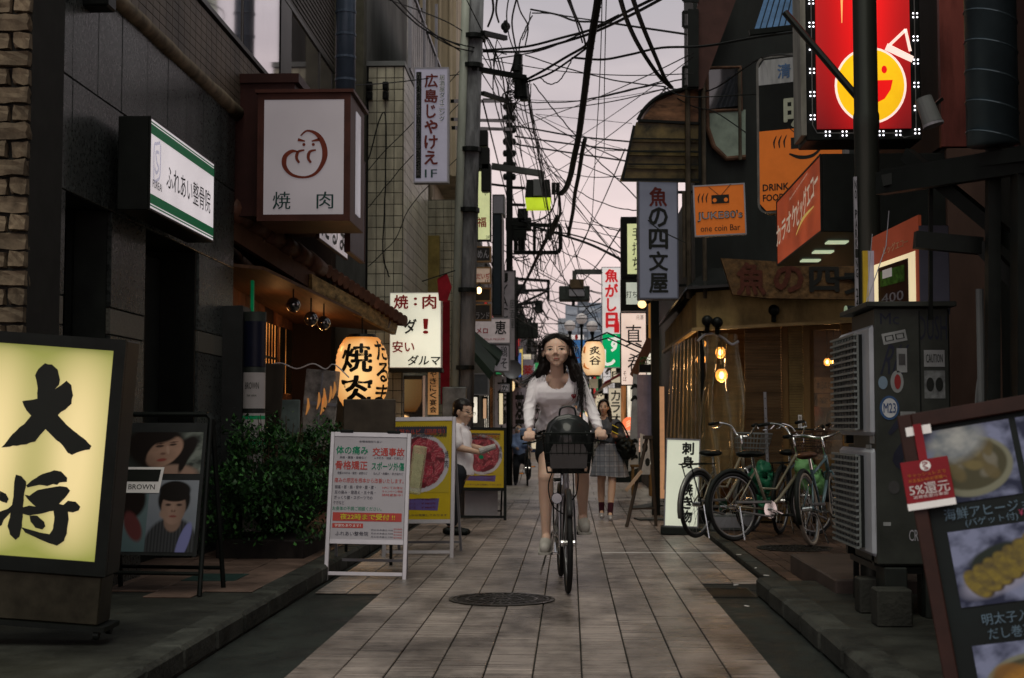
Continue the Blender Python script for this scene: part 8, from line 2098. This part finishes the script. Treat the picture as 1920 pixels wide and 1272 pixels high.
# ------------------------------------------------------------------ the walking woman
D = 17.0
t = thing('person', 'woman in grey plaid skirt walking with a phone behind the rider', 'person', (P(1132,800,D).x, D, .012)); wk = t
z_ = lambda y, d=D: P(1132, y, d).z
def Q(x, y, dd=0): return P(x+8, y, D+dd)
J = dict(H=Q(1124,764,-.05), neck=Q(1127,783), chest=Q(1130,803), waist=Q(1131,828), pel=Q(1132,846), sL=Q(1112,794), sR=Q(1148,794), eL=Q(1107,820), eR=Q(1158,820,.02), wL=Q(1124,822,-.16), wR=Q(1142,818,-.22),
 hL=Q(1126,850), hR=Q(1139,850), kL=Q(1119,905,.05), kR=Q(1140,902,-.10), aL=Q(1120,958,.12), aR=Q(1136,962,-.14))
HM = Matrix.Translation(J['H']) @ Matrix.Scale(.80,4) @ Euler((R(4), R(3), R(-8))).to_matrix().to_4x4()
b = MB(); build_head(b, HM); chain(b, [J['H']+Vector((0,.02,-.05)), J['neck']+Vector((0,.01,-.03))], [.036,.04])
chain(b, [J['neck'], J['chest'], J['waist'], J['pel']], [.06,.09,.08,.10]); chain(b, [J['sL'], J['sR']], [.04,.04])
for s, a in ((-1,'L'),(1,'R')):
 chain(b, [J['s'+a],J['e'+a],J['w'+a]], [.036,.03,.02]); c = J['w'+a]
 chain(b, [c, c+Vector((.0,-.03,.015))], [.02,.02])
 for i in range(4): chain(b, [c+Vector((-.02+.013*i,-.04,.02)), c+Vector((-.02+.013*i,-.065,.035)), c+Vector((-.015+.013*i,-.06,.055))], [.008,.007,.006], 6)
 chain(b, [c+Vector((-.02*s,-.02,.01)), c+Vector((-.035*s,-.045,.03))], [.009,.007], 6)
 chain(b, [J['h'+a],J['k'+a]], [.078,.047]); chain(b, [J['k'+a],J['k'+a].lerp(J['a'+a],.35)+Vector((0,.01,0)),J['a'+a]], [.045,.046,.027]); chain(b, [J['a'+a], J['a'+a]+Vector((0,-.08,-.05))], [.026,.022])
me = blobm(b, .007, 4, name='body'); me.materials.append(SKIN2); iw = RM[wk.name].inverted(); me.transform(iw); inst('body', me, wk); features(wk, me, iw @ HM)
b = MB(); chain(b, [J['neck']+Vector((0,.01,-.03)),J['chest'],J['waist']], [.075,.115,.095]); chain(b, [J['sL'],J['sR']], [.052,.052])
for a in 'LR': chain(b, [J['s'+a],J['e'+a],J['e'+a].lerp(J['w'+a],.6)], [.055,.055,.042])
me = blobm(b, .009, 3, .016, 14, 'jacket'); crop(me, lambda c: (c.x-J['neck'].x)**2+(c.y-J['neck'].y)**2 < .045**2 and c.z > J['neck'].z-.03); me.materials.append(mat('grey_denim', (.07,.075,.09), .8, var=.4, scale=20)); me.transform(iw); inst('jacket', me, wk)
# plaid skirt with pleats
def plaid():
 m = bpy.data.materials.new('plaid_cloth'); m.use_nodes = True; tr = m.node_tree; bs = tr.nodes['Principled BSDF']; bs.inputs['Roughness'].default_value = .85; l = tr.links.new
 tcn = tr.nodes.new('ShaderNodeTexCoord'); col = None; src = None
 base = tr.nodes.new('ShaderNodeRGB'); base.outputs[0].default_value = (.115,.125,.15,1); src = base.outputs[0]
 for ax, sc, c in ((0,9,(.26,.26,.28,1)),(2,8,(.24,.24,.26,1)),(0,18,(.04,.045,.06,1)),(2,16,(.045,.05,.065,1))):
  sp = tr.nodes.new('ShaderNodeSeparateXYZ'); l(tcn.outputs['Object'], sp.inputs[0])
  f1 = tr.nodes.new('ShaderNodeMath'); f1.operation = 'MULTIPLY'; f1.inputs[1].default_value = sc; l(sp.outputs[ax], f1.inputs[0])
  f2 = tr.nodes.new('ShaderNodeMath'); f2.operation = 'FRACT'; l(f1.outputs[0], f2.inputs[0]); f3 = tr.nodes.new('ShaderNodeMath'); f3.operation = 'LESS_THAN'; f3.inputs[1].default_value = .22; l(f2.outputs[0], f3.inputs[0])
  f4 = tr.nodes.new('ShaderNodeMath'); f4.operation = 'MULTIPLY'; f4.inputs[1].default_value = .55; l(f3.outputs[0], f4.inputs[0])
  mx_ = tr.nodes.new('ShaderNodeMix'); mx_.data_type = 'RGBA'; l(f4.outputs[0], mx_.inputs[0]); l(src, mx_.inputs[6]); mx_.inputs[7].default_value = c; src = mx_.outputs[2]
 l(src, bs.inputs['Base Color']); return m
b = MB(); vs = []; n = 60; rows = 7; c0 = J['waist']
for j in range(rows+1):
 f = j/rows; z = z_(832)+(z_(893)-z_(832))*f
 for k in range(n):
  a = 2*PI*k/n; r_ = .105+.11*f**.75+(.012*f)*math.sin(a*11+f*2); vs.append((c0.x+.02*f+r_*1.05*math.cos(a), D+r_*.82*math.sin(a), z+.012*f*math.sin(a*2)))
b.v = [Vector(v) for v in vs]
for j in range(rows):
 for k in range(n): b.f.append([j*n+k, j*n+(k+1)%n, (j+1)*n+(k+1)%n, (j+1)*n+k]); b.fm.append(0)
b.build('skirt', plaid(), wk, world=True, smooth=True)
for a in 'LR':
 b = MB(); f = J['a'+a]; chain(b, [f.lerp(J['k'+a],.28), f, f+Vector((0,-.01,-.02))], [.037,.034,.034]); me = blobm(b, .008, 2, name='sock'); me.materials.append(mat('wine_sock', (.05,.012,.02), .9)); me.transform(iw); inst('sock', me, wk)
 b = MB(); zb = f.z-.075; shoe(b, Vector((f.x,f.y+.035,max(zb,.012))), Vector((f.x,f.y-.12,max(zb-.01,.012))), .036, .04); me = blobm(b, .008, 2, name='shoe'); me.materials.append(mat('silver_shoe', (.42,.41,.42), .3, .3)); me.transform(iw); inst('shoe', me, wk)
Hi = HM.inverted()
ex = [([(.066,.03,.02),(.084,.03,-.06),(.095,.02,-.15),(.105,-.02,-.24),(.11,-.04,-.32)], [.026,.034,.036,.03,.012]), ([(-.066,.03,.02),(-.078,.04,-.06),(-.082,.06,-.15)], [.024,.028,.02]), ([(0,.09,-.02),(.02,.09,-.2)], [.06,.05]),
      ([(.03,-.04,.115),(-.03,-.055,.095),(-.066,-.03,.05),(-.076,-.0,-.02)], [.014,.016,.016,.014]), ([(.03,-.04,.115),(.062,-.045,.085),(.077,-.02,.03)], [.014,.016,.016])]
ex = [(p, [r*.8 for r in rs]) for p, rs in ex]
me = hair_shell(HM, ex, .009); crop(me, lambda c: (Hi @ c).y < -.005 and ((Hi @ c).x/.066)**2+(((Hi @ c).z+.016)/.100)**2 < 1); me.materials.append(HAIR); me.transform(iw); inst('hair', me, wk)
strands(wk, HM, [p for p, _ in ex], 160, .012, .002)
t = thing('mobile_phone', 'phone in a yellow and black case in the walking woman\'s hand', 'phone', J['wR']+Vector((.015,-.06,.06)), (R(-50), R(25), R(15)))
MB().box(-.04,.04,-.006,.006,-.05,.09,.005).build('body', BLK, t); b = MB(); b.box(-.042,.042,-.009,-.0065,-.05,-.035); b.box(-.042,.042,-.009,-.0065,.075,.09); b.build('stripe', mat('phone_yellow', (.5,.4,.04), .5), t)
t = thing('shoulder_bag', 'black shaggy shoulder bag at the walking woman\'s right side', 'bag', Q(1166,842,-.05))
b = MB(); b.ell((0,0,0), .12,.08,.13); b.ell((-.05,0,.05), .09,.07,.09); me = blobm(b, .012, 2, .025, 25, 'bag'); me.materials.append(BLK); inst('bag', me, t); b = MB(); b.tube(catmull([(-.12,0,.1),(-.13,0,.28),(-.05,0,.3),(.05,0,.1)],5), .01, 6); b.build('strap', BLK, t)
# ------------------------------------------------------------------ the man with the leaflets
D = 14.6
t = thing('person', 'man in a white short sleeve shirt holding papers between yellow boards', 'person', (P(862,800,D).x, D, .012)); mn = t; im = RM[mn.name].inverted()
def Q(x, y, dd=0): return P(x+3, y-2, D+dd)
J = dict(H=Q(867,775), neck=Q(858,795,.02), chest=Q(856,822,.03), waist=Q(859,866,.02), pel=Q(860,888,.02), sL=Q(848,806,-.1), sR=Q(866,808,.12), eL=Q(858,842,-.14), wL=Q(897,851,-.16), eR=Q(872,838,.15), wR=Q(904,844,.10),
 hL=Q(853,890,-.07), hR=Q(856,890,.09), kL=Q(847,930,-.08), kR=Q(849,930,.1), aL=Q(842,986,-.05), aR=Q(846,986,.1))
HM = Matrix.Translation(J['H']) @ Matrix.Scale(1.10,4) @ Euler((R(10), R(4), R(58))).to_matrix().to_4x4()
b = MB(); build_head(b, HM); chain(b, [J['H']+Vector((-.02,.01,-.07)), J['neck']], [.052,.058]); chain(b, [J['neck'],J['chest'],J['waist'],J['pel']], [.07,.11,.105,.105]); chain(b, [J['sL'],J['sR']], [.05,.05])
for a in 'LR':
 c = J['w'+a]; chain(b, [J['s'+a],J['e'+a],c], [.045,.038,.025]); chain(b, [c,c+Vector((.04,0,.01))], [.026,.022])
 for i in range(4): chain(b, [c+Vector((.05,-.02+.014*i,.015)), c+Vector((.08,-.02+.014*i,.005)), c+Vector((.095,-.018+.014*i,-.012))], [.009,.008,.007], 6)
 chain(b, [c+Vector((.02,-.02,.02)), c+Vector((.06,-.025,.035))], [.010,.008], 6)
 chain(b, [J['h'+a],J['k'+a],J['a'+a]], [.08,.05,.035])
me = blobm(b, .008, 4, name='body'); me.materials.append(SKIN2); me.transform(im); inst('body', me, mn); features(mn, me, im @ HM)
b = MB(); chain(b, [J['neck']+Vector((0,0,-.03)),J['chest'],J['waist'],J['pel']+Vector((0,0,-.02))], [.08,.135,.135,.135]); chain(b, [J['sL'],J['sR']], [.065,.065])
for a in 'LR': chain(b, [J['s'+a],J['s'+a].lerp(J['e'+a],.75)], [.068,.062])
me = blobm(b, .010, 3, .02, 9, 'shirt'); crop(me, lambda c: c.z < J['pel'].z-.03 or ((c.x-J['neck'].x)**2+(c.y-J['neck'].y)**2 < .06**2 and c.z > J['neck'].z-.03)); me.materials.append(CLOTH); me.transform(im); inst('shirt', me, mn)
b = MB(); chain(b, [J['neck']+Vector((.05,-.05,-.01)), J['neck']+Vector((-.04,-.05,.01)), J['neck']+Vector((-.05,.05,.02))], [.014,.014,.014], 6); me = b.mesh('collar', CLOTH); me.transform(im); inst('collar', me, mn)
b = MB()
for a in 'LR': chain(b, [J['h'+a],J['k'+a],J['a'+a]+Vector((0,0,.03))], [.10,.07,.055])
chain(b, [J['hL'],J['hR']], [.11,.11]); me = blobm(b, .012, 3, name='trousers'); me.materials.append(mat('dark_trousers', (.02,.022,.028), .85)); me.transform(im); inst('trousers', me, mn)
for a in 'LR':
 b = MB(); f = J['a'+a]; shoe(b, Vector((f.x-.05,f.y,.02)), Vector((f.x+.15,f.y,.015)), .042, .05); me = blobm(b, .010, 2, name='shoe'); me.materials.append(BLK); me.transform(im); inst('shoe', me, mn)
b = MB(); mb = MB(); mb.ell((0,.032,.044), .086,.098,.086, 16, 12); b.add([HM @ v for v in mb.v], mb.f); mb = MB(); mb.ell((0,.06,-.02), .072,.055,.055,14,10); b.add([HM @ v for v in mb.v], mb.f)
me = blobm(b, .008, 2, .004, 50, 'hair'); Hi2 = HM.inverted(); crop(me, lambda c: (Hi2 @ c).y < -.03 and (Hi2 @ c).z < .062); me.materials.append(HAIR); me.transform(im); inst('hair', me, mn)
b = MB()
for s in (-1,1): b.tube([HM @ Vector(((s*.032)+.02*math.cos(a), -.098, .004+.014*math.sin(a))) for a in [2*PI*k/14 for k in range(14)]], .0022, 5, closed=True); b.tube([HM @ Vector((s*.05,-.096,.008)), HM @ Vector((s*.078,.005,.004))], .002, 5)
b.tube([HM @ Vector((-.012,-.10,.006)), HM @ Vector((.012,-.10,.006))], .002, 5); b.build('glasses', BLK, mn, world=True)
t = thing('paper_leaflets', 'rolled white printed papers held out by the man', 'papers', J['wL']+Vector((.02,0,.0)), (R(10), R(-15), R(5)))
b = MB(); b.tube([(-.02,-.01,.02),(.15,-.01,.03)], [.035,.028], 10); b.build('roll', mat('newsprint', (.42,.40,.38), .8, var=.4, scale=60), t)
# ------------------------------------------------------------------ distant rider in blue and his bicycle
t = make_bike('distant bicycle with a pale blue front basket coming up the lane', (.10,.10,.11), basket=(mat('blue_wire', (.16,.28,.55), .4), (.36,.25,.28)), fender=DARK, lamp=False)
p = P(985,917,26.6); place(t, P(985,800,26.6).x+.02, 26.6+.56, .014, R(-88)); dbk = t
b = MB(); b.box(.50,.72,-.14,.14,.90,1.08,.03); b.build('basket_bag', mat('blue_white_bag', (.35,.42,.6), .6), t)
D = 27.1
t = thing('person', 'man in a light blue shirt on the distant bicycle', 'person', (P(975,800,D).x, D, .014)); dp = t; im = RM[dp.name].inverted()
def Q(x, y, dd=0): return P(x, y, D+dd)
J = dict(H=Q(972,806), neck=Q(972,815), chest=Q(972,828), waist=Q(974,850), sL=Q(963,820), sR=Q(981,820), eL=Q(963,836,-.1), eR=Q(984,836,-.1), wL=Q(971,842,-.35), wR=Q(996,843,-.3), hL=Q(971,856), hR=Q(978,856), kL=Q(968,875,-.3), kR=Q(990,870,-.3), aL=Q(967,903,-.15), aR=Q(991,893,-.1))
HM = Matrix.Translation(J['H']) @ Matrix.Scale(.92,4)
b = MB(); build_head(b, HM); chain(b, [J['H'],J['neck'],J['chest'],J['waist']], [.05,.05,.09,.09])
for a in 'LR': chain(b, [J['s'+a],J['e'+a],J['w'+a]], [.04,.035,.028]); chain(b, [J['h'+a],J['k'+a],J['a'+a]], [.08,.05,.035])
me = blobm(b, .014, 2, name='body'); me.materials.append(SKIN2); me.transform(im); inst('body', me, dp)
b = MB(); chain(b, [J['neck']+Vector((0,0,-.03)),J['chest'],J['waist']], [.08,.12,.12]); chain(b, [J['sL'],J['sR']], [.06,.06])
for a in 'LR': chain(b, [J['s'+a],J['e'+a],J['w'+a]+Vector((0,.04,0))], [.06,.05,.04])
me = blobm(b, .016, 2, .01, 10, 'shirt'); me.materials.append(mat('blue_shirt', (.22,.30,.52), .85)); me.transform(im); inst('shirt', me, dp)
b = MB()
for a in 'LR': chain(b, [J['h'+a],J['k'+a],J['a'+a]], [.10,.07,.05]); shoe(b, J['a'+a]+Vector((0,.03,-.06)), J['a'+a]+Vector((0,-.13,-.07)), .04,.04)
me = blobm(b, .018, 2, name='trousers'); me.materials.append(mat('dark_trousers', (.02,.022,.028), .85)); me.transform(im); inst('trousers', me, dp)
b = MB(); mb = MB(); mb.ell((0,.03,.04), .082,.092,.082, 12, 10); b.add([HM @ v for v in mb.v], mb.f); me = b.mesh('hair', HAIR); me.transform(im); inst('hair', me, dp)
# ------------------------------------------------------------------ guests inside the restaurant
for q, (px, py, d, lab) in enumerate(((1530,782,16.75,'seated guest with reddish hair seen through the restaurant door glass'),(1564,788,16.8,'dark haired seated guest seen through the restaurant door glass'))):
 p = P(px,py,d+.5); t = thing('person', lab, 'person', (p.x, d+.5, .06)); im = RM[t.name].inverted()
 b = MB(); b.ell(p+Vector((0,0,.0)), .085,.10,.115); chain(b, [p+Vector((0,0,-.1)), p+Vector((0,0,-.18))], [.05,.06]); chain(b, [p+Vector((-.13,0,-.26)), p+Vector((.13,0,-.26))], [.07,.07]); chain(b, [p+Vector((0,0,-.26)), p+Vector((0,0,-.6))], [.14,.14])
 chain(b, [p+Vector((0,0,-.6)), p+Vector((0,-.35,-.62)), p+Vector((0,-.35,-1.0))], [.14,.09,.06])
 me = blobm(b, .016, 3, name='body'); me.materials.append(mat('guest_clothes_%d' % q, ((.10,.055,.03),(.03,.03,.03))[q], .8)); me.transform(im); inst('body', me, t)
 b = MB(); b.ell(p+Vector((0,.01,.02)), .095,.105,.115, 14, 10); me = b.mesh('hair', mat('guest_hair_%d' % q, ((.12,.04,.02),(.015,.012,.01))[q], .5)); me.transform(im); inst('hair', me, t)
# ================================================================== the lane running on: buildings, shop fronts and signs
rf = random.Random(2024)
WALLS = [mat('far_wall_%d' % i, c, .75, var=.3, scale=.8) for i, c in enumerate(((.10,.10,.10),(.16,.145,.13),(.07,.075,.08),(.22,.20,.18),(.12,.09,.075),(.18,.18,.20)))]
WN = ['charcoal','taupe','slate','beige','brown','pale grey']
SCOL = [('white',(.55,.52,.52),(.9,.85,.85),.42),('yellow',(.55,.42,.08),(1,.75,.2),.40),('red',(.42,.03,.03),(.9,.05,.04),.30),('green',(.05,.25,.10),(.05,.45,.15),.30),('blue',(.06,.12,.35),(.1,.25,.8),.28),('pink',(.55,.30,.32),(1,.6,.6),.38),('black',(.03,.03,.03),None,0),('cream',(.55,.48,.36),(1,.85,.6),.45),('orange',(.5,.2,.05),(1,.4,.1),.35),('violet grey',(.30,.28,.34),None,0)]
SM = [mat('far_sign_%s' % n.replace(' ','_'), c, .45, var=.2, emit=e, estr=s) for n, c, e, s in SCOL]
WORDS = ['居酒屋','寿司','焼鳥','酒場','カラオケ','ラーメン','薬','喫茶','そば','肉','餃子','バー','とんかつ','中華','花','パチンコ']
side = ((-1,'left'),(1,'right'))
used_lab = {}
ORD = ['nearest','second','third','fourth','fifth','sixth','seventh','eighth','ninth','tenth']
def uniq(l, grp=None):
 n = used_lab.get(l, 0); used_lab[l] = n+1
 return ORD[n]+' '+l+' from camera' if n < 10 else 'remote '+l
def fthing(name, l, cat, loc, rot=0):
 n = used_lab.get(l, 0); return thing(name, uniq(l), cat, loc, rot, (l+'s') if n >= 10 or l+'s' in GR else None)
GR = set()
for s, sn in side:
 y = 27.2 if s < 0 else 40.2
 k = 0
 while y < 165:
  L_ = rf.uniform(6, 11); wi = rf.randrange(6); hgt = rf.uniform(4.6, 6.2)+(.6 if y < 40 else 0)+max(0,(y-80)*.03)
  if s > 0: hgt = min(hgt, 4.4+max(0,(y-60)*.03))
  X0 = (-2.12 if s < 0 else 1.62)+rf.uniform(-.12,.12)*1.0+s*max(0,(y-60)*.002)
  t = fthing('shop_building', '%s shop building down the %s side' % (WN[wi], sn), 'building', (X0, y, 0))
  x1 = X0+s*5; b = MB(); b.box(min(X0,x1), max(X0,x1), y, y+L_-.05, 0, hgt); b.build('wall', WALLS[wi], t, world=True)
  # shop front opening, upper windows, awning, units
  n = max(1, int(L_/2.4))
  for i in range(n):
   ya = y+.3+i*(L_-.4)/n; yb = ya+(L_-.4)/n-.4
   xx = X0-s*.02
   m_ = rf.choice([WARMW,COOLW,WARMD,GLASS,SM[7]])
   b = MB(); b.box(min(xx,X0-s*.002), max(xx,X0-s*.002), ya, yb, .1, 2.2); wdw = b.build('shop_window', m_, t, world=True)
   b = MB()
   for q in range(4): yy = ya+(yb-ya)*q/3; b.box(min(xx-s*.03,xx-s*.001), max(xx-s*.03,xx-s*.001), yy-.03, yy+.03, .1, 2.2)
   b.build('mullion', BLK, t, world=True)
   b = MB(); b.box(min(xx,X0-s*.002), max(xx,X0-s*.002), ya+.3, yb-.3, 3.1, 4.2); b.build('window', rf.choice([GLASS,GLASS,WARMD]), t, world=True)
   if rf.random() < .75:
    am = rf.choice([DARK, mat('dark_green_canvas', (.02,.035,.025)), mat('red_cloth', (.25,.01,.02)), GREYP, SM[9]])
    b = MB(); b.prism([(X0,ya-.1,2.75),(X0,yb+.1,2.75),(X0-s*.75,yb+.1,2.35),(X0-s*.75,ya-.1,2.35)], (0,0,.04)); b.build('awning', am, t, world=True)
  b = MB(); b.box(min(X0-s*.12,X0+s*.3), max(X0-s*.12,X0+s*.3), y, y+L_-.06, hgt+.001, hgt+.15); b.build('cornice', GREYW, t, world=True)
  # projecting signs
  ns = rf.randint(4,6)
  for q in range(ns):
   ys = y+.4+q*(L_-.8)/ns+rf.uniform(-.2,.2)
   si = rf.choice([0,0,0,0,9,9,6,6,7,7,5,3,4,2,1]); wv = rf.uniform(.28,.52); hv = rf.choice([rf.uniform(.35,.6), rf.uniform(.8,1.7)]); zb = rf.uniform(2.3, 3.6)
   if hv < 1: zb = rf.uniform(2.2, 4.0)
   if s > 0 : hv = min(hv, 1.3); zb = min(zb, 2.9)
   xa = X0-s*.1; xb = xa-s*wv
   wd = rf.choice(WORDS)
   tt = fthing('shop_sign', 'small %s projecting sign down the %s side' % (SCOL[si][0], sn), 'sign', ((xa+xb)/2, ys, zb))
   MB().box(-wv/2,wv/2,.004,.12,0,hv,.004).build('cabinet', BLK, tt)
   MB().box(-wv/2+.015,wv/2-.015,-.004,.003,.015,hv-.015).build('face_panel', SM[si], tt)
   if ys < 95:
    b = MB()
    if hv > 1: put_col(b, wd, 0, hv*.95, hv*.06, wv*.62, .03, -.007)
    else: put_text(b, wd, 0, hv*.5, wv*.8, hv*.45, .03, -.007)
    b.build('lettering', rf.choice([INK,REDI,WHI]) if SCOL[si][0] not in ('black','red','blue','green') else WHI, tt)
  # wall units and lanterns
  for q in range(rf.randint(1,3)):
   ys = y+rf.uniform(.5,L_-1); zz = rf.uniform(2.6,4.2)
   tt = fthing('air_conditioner', 'pale wall mounted air conditioner far down the %s side' % sn, 'air conditioner', (X0-s*.18, ys, zz), 0)
   MB().box(-.15,.15,0,.7,0,.5,.02).build('casing', rf.choice([LGREY,GREYP]), tt); b = MB(); b.lathe((0,-.001,.25), [(.17,0),(.17,-.01),(.15,-.012)], 14, 'y')
   for z in (.15,.25,.35): b.box(-.12,.12,-.012,-.002,z-.01,z+.01)
   b.build('grille', BLK, tt)
  for q in range(rf.randint(0,2)):
   ys = y+rf.uniform(.3,L_-.3); r_ = rf.uniform(.08,.13); red = rf.random() < .3
   tt = fthing('paper_lantern', '%s glowing paper lantern hanging far down the %s side' % ('red' if red else 'cream', sn), 'lantern', (X0-s*rf.uniform(.35,.7), ys, rf.uniform(1.75,2.15)))
   b = MB(); b.lathe((0,0,0), [(r_*(1-abs(2*i/8-1)**3*.4), r_*2.6*i/8) for i in range(9)], 12); b.build('shade', mat('lantern_red', (.5,.05,.02), .5, emit=(1,.1,.03), estr=.75) if red else mat('lantern_soft', (.6,.5,.3), .5, emit=(1,.7,.35), estr=.9), tt, smooth=True)
   b = MB(); b.tube([(0,0,-.02),(0,0,.01)], r_*.5, 10); b.tube([(0,0,r_*2.6),(0,0,r_*2.6+.03)], r_*.5, 10); b.build('rims', BLK, tt)
  # street level clutter: boards, crates, planters, bicycles as simple racks
  for q in range(rf.randint(2,4)):
   ys = y+rf.uniform(0,L_); xx = X0-s*rf.uniform(.3,.75); kind = rf.choice(['board','crate','plant','banner'])
   if kind == 'board':
    si = rf.choice([0,0,9,9,6,7,4,2]); tt = fthing('standing_sign', 'small %s standing board at the %s shop fronts far down' % (SCOL[si][0], sn), 'standing sign', (xx, ys, .01), (R(-8),0,0))
    MB().box(-.22,.22,.004,.05,.12,.95,.004).build('board', BLK, tt); MB().box(-.19,.19,-.004,.003,.16,.91).build('face_panel', SM[si], tt); b = MB(); b.box(-.2,-.17,0,.3,0,.119); b.box(.17,.2,0,.3,0,.119); b.build('feet', BLK, tt)
   elif kind == 'crate':
    ci = rf.choice([('yellow',(.45,.33,.04)),('blue',(.04,.10,.3)),('grey',(.2,.2,.2))]); nn = rf.randint(1,3)
    for z in range(nn):
     tt = fthing('beer_crate', '%s plastic crate stacked by the %s shops' % (ci[0], sn), 'crate', (xx, ys, .01+z*.3)); MB().box(-.2,.2,0,.3,0,.285,.01).build('shell', mat('crate_'+ci[0], ci[1], .5), tt); b = MB()
     for u in (-.12,0,.12): b.box(u-.03,u+.03,-.004,-.001,.12,.22)
     b.build('slots', BLK, tt)
   elif kind == 'plant':
    tt = fthing('potted_plant', 'potted green shrub by the %s shop fronts' % sn, 'plant', (xx, ys, .01)); b = MB(); b.lathe((0,0,0), [(0,0),(.11,0),(.15,.26),(.13,.26),(0,.24)], 14); b.build('pot', RUST, tt)
    b = MB()
    for z in range(260):
     a = rf.uniform(0,6.28); r_ = rf.uniform(0,.25); c = Vector((math.cos(a)*r_, math.sin(a)*r_, .3+rf.uniform(0,.65)*(1-r_*1.5))); s_ = .028; m3 = Matrix.Rotation(rf.uniform(0,6),3,'Z') @ Matrix.Rotation(rf.uniform(-1,1),3,'X'); b.add([c+m3@Vector(v) for v in ((-s_,0,0),(0,-s_,0),(s_,0,0),(0,s_,0))], [(0,1,2,3)])
    o = b.build('foliage', MATS['leaf_light'], tt); o['kind'] = 'stuff'; b = MB(); b.tube([(0,0,.2),(0,0,.7)], .012, 6); b.build('stem', RUST, tt)
   else:
    si = rf.choice([0,0,9,9,6,7,4,2]); tt = fthing('shop_banner', 'upright %s cloth banner on a pole at the %s shops' % (SCOL[si][0], sn), 'banner', (xx, ys, .01)); b = MB(); b.tube([(0,0,0),(0,0,2.3)], .012, 6); b.bar((0,0,2.25),(.42,0,2.25),.012); b.build('pole', LGREY, tt)
    b = MB(); b.box(.02,.42,.0,.006,.7,2.24); b.build('cloth', SM[si], tt)
    if ys < 70: b = MB(); put_col(b, rf.choice(WORDS), .22, 2.2, .8, .26, .03, -.003); b.build('lettering', WHI if SCOL[si][0] in ('red','blue','green','black') else INK, tt)
  y += L_; k += 1
# end of the lane: cross block and the pale office towers beyond
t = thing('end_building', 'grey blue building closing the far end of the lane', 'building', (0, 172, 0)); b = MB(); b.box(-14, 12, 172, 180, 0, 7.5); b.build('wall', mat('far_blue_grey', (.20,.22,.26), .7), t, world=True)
for i in range(12):
 for j in range(2): MB().box(-13+i*2.1,-11.8+i*2.1,171.9,171.98,2+j*2.6,3.6+j*2.6).build('window', rf.choice([GLASS,WARMD,COOLW]), t, world=True)
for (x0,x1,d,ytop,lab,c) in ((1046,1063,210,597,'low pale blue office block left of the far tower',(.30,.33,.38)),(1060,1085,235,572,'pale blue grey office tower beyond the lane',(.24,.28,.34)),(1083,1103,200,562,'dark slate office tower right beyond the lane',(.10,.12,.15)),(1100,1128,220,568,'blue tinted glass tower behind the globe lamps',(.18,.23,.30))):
 a = P(x0,ytop,d); c2 = P(x1,ytop,d); t = thing('office_tower', lab, 'building', (a.x, d, 0))
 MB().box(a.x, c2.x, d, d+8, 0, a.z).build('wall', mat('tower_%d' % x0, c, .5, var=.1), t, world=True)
 nf = int((a.z-8)/1.5)
 for j in range(max(1,nf)):
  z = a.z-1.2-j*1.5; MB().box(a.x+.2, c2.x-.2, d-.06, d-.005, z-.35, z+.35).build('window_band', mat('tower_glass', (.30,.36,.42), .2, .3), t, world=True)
# globe lamps, wires and small lamps deeper down for the hazy tangle
for q in range(60):
 d0 = rf.uniform(30, 90); sx = rf.choice([-1,1]); x0 = -2.0*1.0 if rf.random() < .6 else 1.5; x1 = -x0*rf.uniform(.4,.9) if rf.random() < .5 else x0
 z0 = rf.uniform(3.6,6.0); z1 = rf.uniform(3.4,5.6); d1 = d0+rf.uniform(2,25)
 a = Vector((x0,d0,z0)); c = Vector((x1,d1,z1)); m_ = (a+c)/2+Vector((0,0,-rf.uniform(.1,.5)))
 path = catmull([a,m_,c],6); b = MB(); b.tube([p-a for p in path], rf.uniform(.008,.016), 4)
 o = inst('overhead_cable', b.mesh('overhead_cable', CABLE), None, a); tag(o, 'sagging black cable far down the lane', 'cable', GW)
for q in range(9):
 d = 34+q*11; sx = -1 if q % 2 else 1; x = -1.9 if sx < 0 else 1.45
 t = fthing('utility_pole', 'distant dark utility pole on the %s side of the lane' % ('left' if sx < 0 else 'right'), 'utility pole', (x, d, 0))
 b = MB(); b.tube([(0,0,0),(0,0,6.2 if sx < 0 else 4.3)], [.13,.1], 10); b.build('shaft', BLK, t)
 b = MB(); zt_ = 5.8 if sx < 0 else 4.1
 for j in range(3): b.bar((-.5*1.0,0,zt_-.45*j),(.6,0,zt_-.45*j),.06)
 b.build('crossarms', BLK, t); b = MB(); b.box(-.35,.0,-.2,.2,zt_-1.7,zt_-1.1,.03); b.build('transformer', DARK, t)
bpy.data.scenes.remove(WK)
